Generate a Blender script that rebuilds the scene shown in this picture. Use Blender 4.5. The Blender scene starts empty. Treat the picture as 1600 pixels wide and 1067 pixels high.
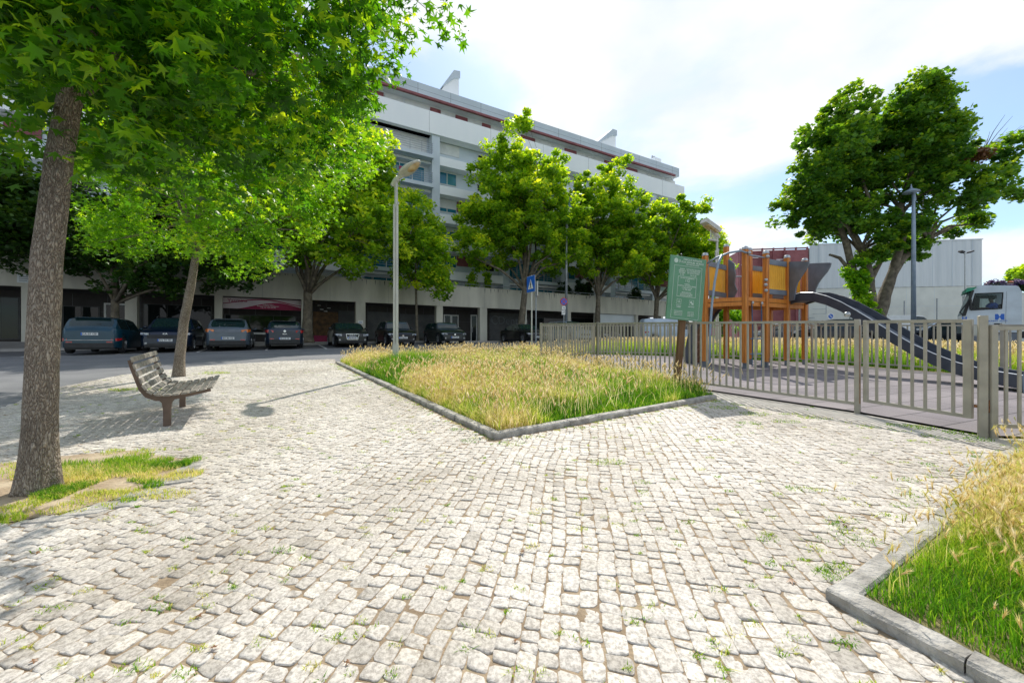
import bpy, math, random
import numpy as np
from mathutils import Vector, Matrix
random.seed(7)
RNG = np.random.default_rng(11)
PI = math.pi
R = math.radians
COL = bpy.context.scene.collection
F = 625.0            # focal length in photo pixels
CAMZ = 1.25
GZ = 1.16

def G(y):
    return min(0.04 * y, GZ)

def Gn(y):
    return np.minimum(0.04 * y, GZ)

def P(px, py):
    y = CAMZ / (0.04 + (py - 533.5) / F)
    return ((px - 800) / F * y, y)

# ------------------------------------------------------------------ materials
def newmat(name):
    m = bpy.data.materials.new(name)
    m.use_nodes = True
    nt = m.node_tree
    nt.nodes.clear()
    out = nt.nodes.new('ShaderNodeOutputMaterial')
    b = nt.nodes.new('ShaderNodeBsdfPrincipled')
    nt.links.new(b.outputs[0], out.inputs[0])
    return m, nt, b, out

def rgba(c):
    return (c[0], c[1], c[2], 1.0)

def noise_mat(name, c1, c2, scale=4.0, rough=0.8, metal=0.0, bump=0.0, bscale=None, coat=0.0, stretch=None, detail=6.0, c3=None, spec=0.5, lo=0.35, hi=0.65):
    m, nt, b, out = newmat(name)
    N = nt.nodes; L = nt.links
    tc = N.new('ShaderNodeTexCoord')
    mp = N.new('ShaderNodeMapping')
    L.new(tc.outputs['Object'], mp.inputs[0])
    if stretch: mp.inputs['Scale'].default_value = stretch
    nz = N.new('ShaderNodeTexNoise'); nz.inputs['Scale'].default_value = scale; nz.inputs['Detail'].default_value = detail
    L.new(mp.outputs[0], nz.inputs['Vector'])
    cr = N.new('ShaderNodeValToRGB')
    cr.color_ramp.elements[0].position = lo; cr.color_ramp.elements[0].color = rgba(c1)
    cr.color_ramp.elements[1].position = hi; cr.color_ramp.elements[1].color = rgba(c2)
    if c3:
        e = cr.color_ramp.elements.new(min(0.98, hi + 0.12)); e.color = rgba(c3)
    L.new(nz.outputs['Fac'], cr.inputs[0])
    L.new(cr.outputs[0], b.inputs['Base Color'])
    b.inputs['Roughness'].default_value = rough
    b.inputs['Metallic'].default_value = metal
    b.inputs['Specular IOR Level'].default_value = spec
    if coat: b.inputs['Coat Weight'].default_value = coat; b.inputs['Coat Roughness'].default_value = 0.05
    if bump:
        n2 = N.new('ShaderNodeTexNoise'); n2.inputs['Scale'].default_value = bscale or scale * 3; n2.inputs['Detail'].default_value = 8
        L.new(mp.outputs[0], n2.inputs['Vector'])
        bp = N.new('ShaderNodeBump'); bp.inputs['Strength'].default_value = bump; bp.inputs['Distance'].default_value = 0.02
        L.new(n2.outputs['Fac'], bp.inputs['Height']); L.new(bp.outputs[0], b.inputs['Normal'])
    return m

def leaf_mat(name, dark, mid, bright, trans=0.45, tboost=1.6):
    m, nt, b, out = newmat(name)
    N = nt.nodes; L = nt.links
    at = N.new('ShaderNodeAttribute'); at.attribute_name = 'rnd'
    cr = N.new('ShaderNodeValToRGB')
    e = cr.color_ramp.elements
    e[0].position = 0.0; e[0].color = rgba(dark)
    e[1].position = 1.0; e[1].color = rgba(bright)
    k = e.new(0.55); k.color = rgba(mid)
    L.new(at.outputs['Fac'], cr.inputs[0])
    L.new(cr.outputs[0], b.inputs['Base Color'])
    b.inputs['Roughness'].default_value = 0.42
    b.inputs['Specular IOR Level'].default_value = 0.35
    tr = N.new('ShaderNodeBsdfTranslucent')
    mx = N.new('ShaderNodeMix'); mx.data_type = 'RGBA'; mx.blend_type = 'MULTIPLY'; mx.inputs[0].default_value = 1.0
    L.new(cr.outputs[0], mx.inputs[6]); mx.inputs[7].default_value = (tboost * 1.75, tboost * 1.40, tboost * 0.35, 1)
    L.new(mx.outputs[2], tr.inputs[0])
    ms = N.new('ShaderNodeMixShader'); ms.inputs[0].default_value = trans
    L.new(b.outputs[0], ms.inputs[1]); L.new(tr.outputs[0], ms.inputs[2])
    L.new(ms.outputs[0], out.inputs[0])
    return m

def grass_mat(name):
    m, nt, b, out = newmat(name)
    N = nt.nodes; L = nt.links
    at = N.new('ShaderNodeAttribute'); at.attribute_name = 'rnd'
    cr = N.new('ShaderNodeValToRGB')
    e = cr.color_ramp.elements
    e[0].position = 0.0; e[0].color = (0.05, 0.17, 0.01, 1)
    e[1].position = 1.0; e[1].color = (0.95, 0.84, 0.58, 1)
    for p, c in ((0.25, (0.15, 0.38, 0.012)), (0.45, (0.42, 0.58, 0.03)), (0.62, (0.74, 0.70, 0.17)), (0.8, (0.90, 0.74, 0.36))):
        k = e.new(p); k.color = rgba(c)
    L.new(at.outputs['Fac'], cr.inputs[0])
    L.new(cr.outputs[0], b.inputs['Base Color'])
    b.inputs['Roughness'].default_value = 0.6
    tr = N.new('ShaderNodeBsdfTranslucent'); L.new(cr.outputs[0], tr.inputs[0])
    ms = N.new('ShaderNodeMixShader'); ms.inputs[0].default_value = 0.6
    L.new(b.outputs[0], ms.inputs[1]); L.new(tr.outputs[0], ms.inputs[2])
    L.new(ms.outputs[0], out.inputs[0])
    return m

def paint_mat(name, c, metal=0.3, rough=0.3, coat=0.8):
    metal *= .4; c = [x * .62 for x in c] if max(c) < .3 else c
    return noise_mat(name, [x * 0.85 for x in c], [x * 1.1 for x in c], scale=1.5, rough=rough, metal=metal, coat=coat)

def glass_mat(name, tint=(0.02, 0.025, 0.03), alpha=0.0, rough=0.04):
    m, nt, b, out = newmat(name)
    N = nt.nodes; L = nt.links
    tc = N.new('ShaderNodeTexCoord'); nz = N.new('ShaderNodeTexNoise'); nz.inputs['Scale'].default_value = 1.3
    L.new(tc.outputs['Object'], nz.inputs['Vector'])
    cr = N.new('ShaderNodeValToRGB')
    cr.color_ramp.elements[0].color = rgba([x * 0.7 for x in tint]); cr.color_ramp.elements[1].color = rgba([x * 1.3 for x in tint])
    L.new(nz.outputs['Fac'], cr.inputs[0]); L.new(cr.outputs[0], b.inputs['Base Color'])
    bp = N.new('ShaderNodeBump'); bp.inputs['Strength'].default_value = 0.04
    L.new(nz.outputs['Fac'], bp.inputs['Height']); L.new(bp.outputs[0], b.inputs['Normal'])
    b.inputs['Roughness'].default_value = rough
    b.inputs['Specular IOR Level'].default_value = 0.28 if 'shop' in name else 0.8
    if alpha:
        t = N.new('ShaderNodeBsdfTransparent'); t.inputs[0].default_value = (0.75, 0.85, 0.85, 1)
        ms = N.new('ShaderNodeMixShader'); ms.inputs[0].default_value = alpha
        L.new(b.outputs[0], ms.inputs[1]); L.new(t.outputs[0], ms.inputs[2]); L.new(ms.outputs[0], out.inputs[0])
    return m

M = {}
M['stone'] = None
def stone_material():
    m, nt, b, out = newmat('limestone_setts')
    N = nt.nodes; L = nt.links
    at = N.new('ShaderNodeAttribute'); at.attribute_name = 'rnd'
    tc = N.new('ShaderNodeTexCoord')
    base = N.new('ShaderNodeValToRGB'); e = base.color_ramp.elements
    e[0].position = 0; e[0].color = (0.52, 0.48, 0.42, 1); e[1].position = 1; e[1].color = (0.84, 0.785, 0.69, 1)
    k = e.new(0.25); k.color = (0.65, 0.605, 0.535, 1)
    k = e.new(0.7); k.color = (0.72, 0.675, 0.61, 1)
    L.new(at.outputs['Fac'], base.inputs[0])
    n1 = N.new('ShaderNodeTexNoise'); n1.inputs['Scale'].default_value = 55; n1.inputs['Detail'].default_value = 9; n1.inputs['Roughness'].default_value = 0.72
    L.new(tc.outputs['Object'], n1.inputs['Vector'])
    r1 = N.new('ShaderNodeValToRGB'); r1.color_ramp.elements[0].position = 0.40; r1.color_ramp.elements[0].color = (0.46, 0.44, 0.42, 1)
    r1.color_ramp.elements[1].position = 0.56; r1.color_ramp.elements[1].color = (1, 1, 1, 1)
    L.new(n1.outputs['Fac'], r1.inputs[0])
    mx = N.new('ShaderNodeMix'); mx.data_type = 'RGBA'; mx.blend_type = 'MULTIPLY'; mx.inputs[0].default_value = 0.8
    L.new(base.outputs[0], mx.inputs[6]); L.new(r1.outputs[0], mx.inputs[7])
    n3 = N.new('ShaderNodeTexNoise'); n3.inputs['Scale'].default_value = 0.7; n3.inputs['Detail'].default_value = 4
    L.new(tc.outputs['Object'], n3.inputs['Vector'])
    r3 = N.new('ShaderNodeValToRGB'); r3.color_ramp.elements[0].position = 0.35; r3.color_ramp.elements[0].color = (0.78, 0.76, 0.73, 1)
    r3.color_ramp.elements[1].position = 0.6; r3.color_ramp.elements[1].color = (1, 1, 1, 1)
    L.new(n3.outputs['Fac'], r3.inputs[0])
    m2 = N.new('ShaderNodeMix'); m2.data_type = 'RGBA'; m2.blend_type = 'MULTIPLY'; m2.inputs[0].default_value = 1
    L.new(mx.outputs[2], m2.inputs[6]); L.new(r3.outputs[0], m2.inputs[7])
    L.new(m2.outputs[2], b.inputs['Base Color'])
    b.inputs['Roughness'].default_value = 0.62
    b.inputs['Specular IOR Level'].default_value = 0.3
    bp = N.new('ShaderNodeBump'); bp.inputs['Strength'].default_value = 0.6; bp.inputs['Distance'].default_value = 0.006
    L.new(n1.outputs['Fac'], bp.inputs['Height']); L.new(bp.outputs[0], b.inputs['Normal'])
    return m
M['stone'] = stone_material()
M['joint'] = noise_mat('sandy_joint_soil', (0.24, 0.175, 0.11), (0.38, 0.29, 0.19), 9, 0.95, bump=0.5, bscale=60, c3=(0.30, 0.32, 0.13))
M['dirt'] = noise_mat('dry_soil', (0.34, 0.25, 0.16), (0.52, 0.42, 0.29), 5, 0.95, bump=0.6, bscale=40)
M['bedsoil'] = noise_mat('dark_bed_soil', (0.13, 0.13, 0.045), (0.28, 0.23, 0.10), 5, 0.95, bump=0.5, bscale=30)  # dark olive-brown soil of the planted beds
M['asphalt'] = noise_mat('asphalt', (0.15, 0.153, 0.16), (0.21, 0.212, 0.215), 0.8, 0.85, bump=0.5, bscale=90, detail=9)
M['asphalt2'] = noise_mat('asphalt_dark', (0.09, 0.09, 0.095), (0.13, 0.13, 0.135), 1.2, 0.9, bump=0.3, bscale=60)
M['roadpaint'] = noise_mat('road_paint', (0.5, 0.5, 0.48), (0.7, 0.7, 0.68), 8, 0.7)
M['pave'] = noise_mat('pavement_concrete', (0.26, 0.25, 0.23), (0.36, 0.34, 0.32), 3, 0.85, bump=0.3)
M['strip'] = noise_mat('pale_concrete_strip', (0.40, 0.37, 0.32), (0.52, 0.49, 0.43), 6, 0.85, bump=0.4, bscale=50)  # pale concrete of the threshold strip
M['kerb'] = noise_mat('kerb_limestone', (0.27, 0.255, 0.23), (0.50, 0.475, 0.43), 9, 0.85, bump=0.8, bscale=45, c3=(0.6, 0.57, 0.52), detail=9)
M['concrete'] = noise_mat('weathered_concrete', (0.50, 0.48, 0.41), (0.66, 0.635, 0.54), 1.1, 0.85, bump=0.15, stretch=(1, 1, 0.25), detail=8)
M['stucco_white'] = noise_mat('white_render', (0.84, 0.87, 0.88), (0.90, 0.92, 0.92), 0.6, 0.8, stretch=(1, 1, 0.3))
M['panel_gray'] = noise_mat('blue_gray_cladding', (0.50, 0.57, 0.62), (0.57, 0.64, 0.69), 0.5, 0.6)
M['panel_light'] = noise_mat('light_gray_cladding', (0.64, 0.69, 0.71), (0.72, 0.76, 0.78), 0.5, 0.6)
M['gap'] = noise_mat('panel_joint', (0.12, 0.13, 0.14), (0.18, 0.19, 0.2), 2, 0.8)
M['maroon'] = noise_mat('maroon_cladding', (0.21, 0.06, 0.065), (0.28, 0.09, 0.095), 2, 0.6)
M['shutter'] = noise_mat('roller_shutter', (0.60, 0.62, 0.60), (0.68, 0.70, 0.68), 2, 0.6)
M['frame_white'] = noise_mat('white_frame', (0.62, 0.62, 0.58), (0.72, 0.72, 0.68), 4, 0.5)
M['glass_blue'] = glass_mat('blue_window_glass', (0.02, 0.16, 0.24), rough=0.08)
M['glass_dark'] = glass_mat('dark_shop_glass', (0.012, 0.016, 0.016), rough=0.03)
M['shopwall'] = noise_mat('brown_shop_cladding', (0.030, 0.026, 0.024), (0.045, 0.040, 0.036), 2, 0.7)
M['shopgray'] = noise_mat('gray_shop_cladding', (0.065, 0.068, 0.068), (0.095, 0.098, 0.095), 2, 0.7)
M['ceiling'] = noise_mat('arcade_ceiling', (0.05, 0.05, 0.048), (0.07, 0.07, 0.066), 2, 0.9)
M['banner_pink'] = noise_mat('banner_cream', (0.62, 0.52, 0.55), (0.70, 0.60, 0.62), 2, 0.6)
M['banner_red'] = noise_mat('banner_magenta', (0.26, 0.005, 0.05), (0.34, 0.01, 0.075), 2, 0.6)
M['rail'] = noise_mat('gray_rail_metal', (0.26, 0.29, 0.31), (0.34, 0.37, 0.39), 6, 0.45, metal=0.5)
M['fence'] = noise_mat('taupe_painted_steel', (0.32, 0.30, 0.25), (0.41, 0.385, 0.32), 5, 0.5, metal=0.1, bump=0.06, bscale=40)
M['rust'] = noise_mat('rust', (0.16, 0.055, 0.02), (0.33, 0.15, 0.06), 30, 0.9)
M['lampmetal'] = noise_mat('pale_gray_lamp_metal', (0.47, 0.47, 0.44), (0.60, 0.60, 0.56), 3, 0.5, metal=0.15, stretch=(4, 4, .5))
M['lampbowl'] = noise_mat('yellowed_lamp_bowl', (0.42, 0.27, 0.11), (0.62, 0.50, 0.30), 7, 0.25)
M['bluegray'] = noise_mat('blue_gray_pole', (0.22, 0.29, 0.37), (0.30, 0.37, 0.45), 3, 0.45, metal=0.2)
M['wood_orange'] = noise_mat('orange_stained_timber', (0.54, 0.17, 0.018), (0.70, 0.26, 0.04), 6, 0.5, bump=0.15, stretch=(6, 6, 0.5))
M['wood_groove'] = noise_mat('timber_groove', (0.13, 0.04, 0.01), (0.2, 0.07, 0.015), 6, 0.7)
M['panel_yellow'] = noise_mat('yellow_panel', (0.75, 0.37, 0.012), (0.85, 0.45, 0.02), 3, 0.45)
M['plastic_gray'] = noise_mat('blue_gray_plastic', (0.13, 0.15, 0.18), (0.18, 0.20, 0.235), 4, 0.5)
M['slide_dark'] = noise_mat('dark_slide_laminate', (0.045, 0.055, 0.075), (0.07, 0.08, 0.105), 4, 0.4)
M['slide_edge'] = noise_mat('pale_slide_edge', (0.5, 0.53, 0.56), (0.62, 0.65, 0.68), 4, 0.3, metal=0.5)
M['steel'] = noise_mat('galvanised_steel', (0.36, 0.38, 0.39), (0.5, 0.52, 0.53), 12, 0.35, metal=0.7)
M['rope'] = noise_mat('blue_rope', (0.02, 0.10, 0.2), (0.04, 0.16, 0.3), 20, 0.8)
M['arch_wood'] = noise_mat('brown_arch_planks', (0.12, 0.055, 0.03), (0.2, 0.10, 0.055), 8, 0.7, bump=0.2)
M['bench_slat'] = noise_mat('weathered_bench_slat', (0.15, 0.13, 0.105), (0.38, 0.35, 0.30), 2.2, 0.7, bump=0.3, bscale=50, stretch=(1, 12, 6), detail=8)
M['bench_frame'] = noise_mat('brown_bench_frame', (0.10, 0.065, 0.045), (0.16, 0.105, 0.075), 5, 0.55)
M['post_brown'] = noise_mat('brown_sign_post', (0.12, 0.06, 0.025), (0.19, 0.10, 0.045), 5, 0.7, stretch=(5, 5, .5), bump=0.2)
M['sign_green'] = noise_mat('green_board', (0.085, 0.235, 0.135), (0.125, 0.30, 0.18), 1.6, 0.45)
M['sign_leaf'] = noise_mat('green_board_motif', (0.15, 0.34, 0.20), (0.18, 0.38, 0.23), 2, 0.45)
M['ink'] = noise_mat('pale_lettering', (0.48, 0.60, 0.52), (0.58, 0.70, 0.60), 9, 0.6)
M['white'] = noise_mat('white_paint', (0.72, 0.72, 0.70), (0.8, 0.8, 0.78), 3, 0.5)
M['sign_blue'] = noise_mat('sign_blue', (0.01, 0.11, 0.50), (0.015, 0.14, 0.58), 3, 0.4)
M['sign_red'] = noise_mat('sign_red', (0.5, 0.01, 0.015), (0.6, 0.02, 0.03), 3, 0.4)
M['black'] = noise_mat('black_plastic', (0.012, 0.012, 0.013), (0.022, 0.022, 0.024), 5, 0.5)
M['tyre'] = noise_mat('tyre_rubber', (0.014, 0.014, 0.015), (0.028, 0.028, 0.03), 9, 0.85)
M['rimm'] = noise_mat('alloy_rim', (0.25, 0.26, 0.27), (0.36, 0.37, 0.38), 5, 0.35, metal=0.8)
M['carglass'] = glass_mat('car_glass', (0.012, 0.03, 0.03), rough=0.03)
M['lamp_clear'] = noise_mat('clear_headlamp', (0.16, 0.175, 0.19), (0.50, 0.52, 0.55), 22, 0.12, metal=0.2, coat=.6)
M['lamp_red'] = noise_mat('red_tail_lamp', (0.35, 0.008, 0.01), (0.55, 0.02, 0.02), 10, 0.2, coat=1)
M['lamp_orange'] = noise_mat('orange_lamp', (0.6, 0.12, 0.01), (0.75, 0.2, 0.02), 10, 0.2, coat=1)
M['plate'] = noise_mat('licence_plate', (0.62, 0.64, 0.64), (0.7, 0.72, 0.72), 10, 0.4)
M['plate_ink'] = noise_mat('plate_lettering', (0.015, 0.015, 0.02), (0.03, 0.03, 0.035), 10, 0.5)
M['chrome'] = noise_mat('chrome', (0.55, 0.57, 0.6), (0.7, 0.72, 0.75), 5, 0.15, metal=0.9)
M['corr'] = noise_mat('white_corrugated_cladding', (0.54, 0.585, 0.60), (0.62, 0.66, 0.67), 0.6, 0.5, stretch=(3, 1, .2))
M['cream'] = noise_mat('cream_wall', (0.60, 0.62, 0.57), (0.70, 0.72, 0.66), 0.5, 0.8)
M['lattice'] = noise_mat('dull_red_lattice', (0.26, 0.08, 0.09), (0.34, 0.12, 0.125), 1.5, 0.7)
M['rubber'] = noise_mat('mauve_rubber_tiles', (0.17, 0.15, 0.16), (0.25, 0.225, 0.235), 2.5, 0.9, bump=0.6, bscale=120, detail=10)
def bark_material():
    m, nt, b, out = newmat('furrowed_bark')
    N = nt.nodes; L = nt.links
    tc = N.new('ShaderNodeTexCoord'); mp = N.new('ShaderNodeMapping'); mp.inputs['Scale'].default_value = (1, 1, .24); L.new(tc.outputs['Object'], mp.inputs[0])
    nz = N.new('ShaderNodeTexNoise'); nz.inputs['Scale'].default_value = 14; nz.inputs['Detail'].default_value = 4; L.new(mp.outputs[0], nz.inputs['Vector'])
    ad = N.new('ShaderNodeMix'); ad.data_type = 'VECTOR'; ad.inputs[0].default_value = .22; L.new(mp.outputs[0], ad.inputs[4]); L.new(nz.outputs['Color'], ad.inputs[5])
    vo = N.new('ShaderNodeTexVoronoi'); vo.feature = 'DISTANCE_TO_EDGE'; vo.inputs['Scale'].default_value = 46; L.new(ad.outputs[1], vo.inputs['Vector'])
    cr = N.new('ShaderNodeValToRGB'); e = cr.color_ramp.elements; e[0].position = 0.0; e[0].color = (.15, .115, .085, 1); e[1].position = .36; e[1].color = (.62, .54, .44, 1)
    k = e.new(.10); k.color = (.42, .345, .27, 1)
    L.new(vo.outputs['Distance'], cr.inputs[0])
    n2 = N.new('ShaderNodeTexNoise'); n2.inputs['Scale'].default_value = 60; n2.inputs['Detail'].default_value = 8; L.new(tc.outputs['Object'], n2.inputs['Vector'])
    n3 = N.new('ShaderNodeTexNoise'); n3.inputs['Scale'].default_value = 3; L.new(tc.outputs['Object'], n3.inputs['Vector'])
    mu = N.new('ShaderNodeMath'); mu.operation = 'ADD'; L.new(n2.outputs['Fac'], mu.inputs[0]); L.new(n3.outputs['Fac'], mu.inputs[1])
    rr = N.new('ShaderNodeMapRange'); rr.inputs[1].default_value = .6; rr.inputs[2].default_value = 1.4; rr.inputs[3].default_value = .6; rr.inputs[4].default_value = 1.35; L.new(mu.outputs[0], rr.inputs[0])
    mx = N.new('ShaderNodeMix'); mx.data_type = 'RGBA'; mx.blend_type = 'MULTIPLY'; mx.inputs[0].default_value = 1; L.new(cr.outputs[0], mx.inputs[6]); L.new(rr.outputs[0], mx.inputs[7]); L.new(mx.outputs[2], b.inputs['Base Color'])
    b.inputs['Roughness'].default_value = .95
    hs = N.new('ShaderNodeMath'); hs.operation = 'MULTIPLY_ADD'; hs.inputs[1].default_value = .12; L.new(n2.outputs['Fac'], hs.inputs[0]); L.new(vo.outputs['Distance'], hs.inputs[2])
    bp = N.new('ShaderNodeBump'); bp.inputs['Strength'].default_value = 1.0; bp.inputs['Distance'].default_value = .08; L.new(hs.outputs[0], bp.inputs['Height']); L.new(bp.outputs[0], b.inputs['Normal'])
    return m
M['bark'] = bark_material()
M['bark2'] = noise_mat('mottled_plane_bark', (0.09, 0.075, 0.055), (0.20, 0.17, 0.12), 4, 0.9, bump=0.6, bscale=14, c3=(0.3, 0.27, 0.19))
M['leaf_near'] = leaf_mat('sweetgum_leaves_near', (0.020, 0.085, 0.006), (0.062, 0.20, 0.010), (0.30, 0.46, 0.02), 0.52, 1.9)
M['leaf_second'] = leaf_mat('sweetgum_leaves_bright', (0.06, 0.17, 0.010), (0.13, 0.32, 0.014), (0.32, 0.48, 0.03), 0.52, 1.75)
M['leaf_plane'] = leaf_mat('plane_leaves', (0.068, 0.165, 0.014), (0.20, 0.37, 0.025), (0.50, 0.58, 0.055), 0.52, 1.85)
M['leaf_plane_shaded'] = leaf_mat('plane_leaves_shaded', (0.018, 0.06, 0.010), (0.04, 0.11, 0.014), (0.11, 0.2, 0.025), 0.35, 1.2)  # darker copy of the plane leaves, shade put into the colour
M['leaf_poplar'] = leaf_mat('broad_tree_leaves', (0.04, 0.13, 0.02), (0.11, 0.26, 0.03), (0.28, 0.42, 0.04), 0.45, 1.6)
M['leaf_dead'] = leaf_mat('dead_leaves', (0.16, 0.07, 0.03), (0.22, 0.11, 0.05), (0.3, 0.16, 0.08), 0.2, 0.7)
M['hedge'] = leaf_mat('hedge_leaves', (0.012, 0.04, 0.01), (0.025, 0.07, 0.015), (0.05, 0.11, 0.02), 0.25, 1.0)
M['purple'] = leaf_mat('purple_blossom', (0.10, 0.06, 0.25), (0.26, 0.18, 0.46), (0.42, 0.36, 0.20), 0.2, 0.7)
M['grass'] = grass_mat('meadow_grass')
M['skin'] = noise_mat('skin', (0.12, 0.06, 0.04), (0.16, 0.085, 0.055), 8, 0.6)
M['shirt'] = noise_mat('blue_shirt', (0.015, 0.07, 0.36), (0.02, 0.1, 0.45), 8, 0.8)
M['hair'] = noise_mat('dark_hair', (0.01, 0.008, 0.006), (0.02, 0.016, 0.012), 20, 0.8)
M['truckpaint'] = paint_mat('white_truck_paint', (0.52, 0.58, 0.64), metal=0.0, rough=0.35)
M['tarp'] = noise_mat('green_visor', (0.01, 0.22, 0.12), (0.02, 0.30, 0.17), 4, 0.5)
M['flower'] = noise_mat('yellow_flower', (0.8, 0.55, 0.0), (0.85, 0.65, 0.02), 8, 0.7)
M['interior_warm'] = noise_mat('warm_shop_interior', (0.05, 0.03, 0.015), (0.18, 0.095, 0.035), 3, 0.8)

# ------------------------------------------------------------------ mesh helpers
def tag(o, label=None, cat=None, group=None, kind=None):
    if label: o['label'] = label
    if cat: o['category'] = cat
    if group: o['group'] = group
    if kind: o['kind'] = kind
    return o

def thing(name, label, cat, loc=(0, 0, 0), rotz=0.0, group=None):
    o = bpy.data.objects.new(name, None)
    o.empty_display_size = 0.2
    COL.objects.link(o)
    o.location = loc; o.rotation_euler = (0, 0, rotz)
    return tag(o, label, cat, group)

def fast_mesh(name, verts, faces, mat, parent=None, rnd=None, smooth=False, origin=None):
    """verts (N,3) float, faces (M,K) int uniform."""
    verts = np.asarray(verts, dtype=np.float32); faces = np.asarray(faces, dtype=np.int32)
    if origin is not None: verts = verts - np.asarray(origin, dtype=np.float32)
    me = bpy.data.meshes.new(name)
    k = faces.shape[1]
    me.vertices.add(len(verts)); me.vertices.foreach_set('co', verts.ravel())
    me.loops.add(faces.size); me.loops.foreach_set('vertex_index', faces.ravel())
    me.polygons.add(len(faces))
    me.polygons.foreach_set('loop_start', np.arange(0, faces.size, k, dtype=np.int32))
    me.polygons.foreach_set('loop_total', np.full(len(faces), k, dtype=np.int32))
    if smooth: me.polygons.foreach_set('use_smooth', np.ones(len(faces), dtype=bool))
    me.update(calc_edges=True)
    if rnd is not None:
        a = me.attributes.new('rnd', 'FLOAT', 'FACE'); a.data.foreach_set('value', np.asarray(rnd, dtype=np.float32))
    me.materials.append(mat)
    o = bpy.data.objects.new(name, me); COL.objects.link(o)
    if parent: o.parent = parent
    return o

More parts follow.
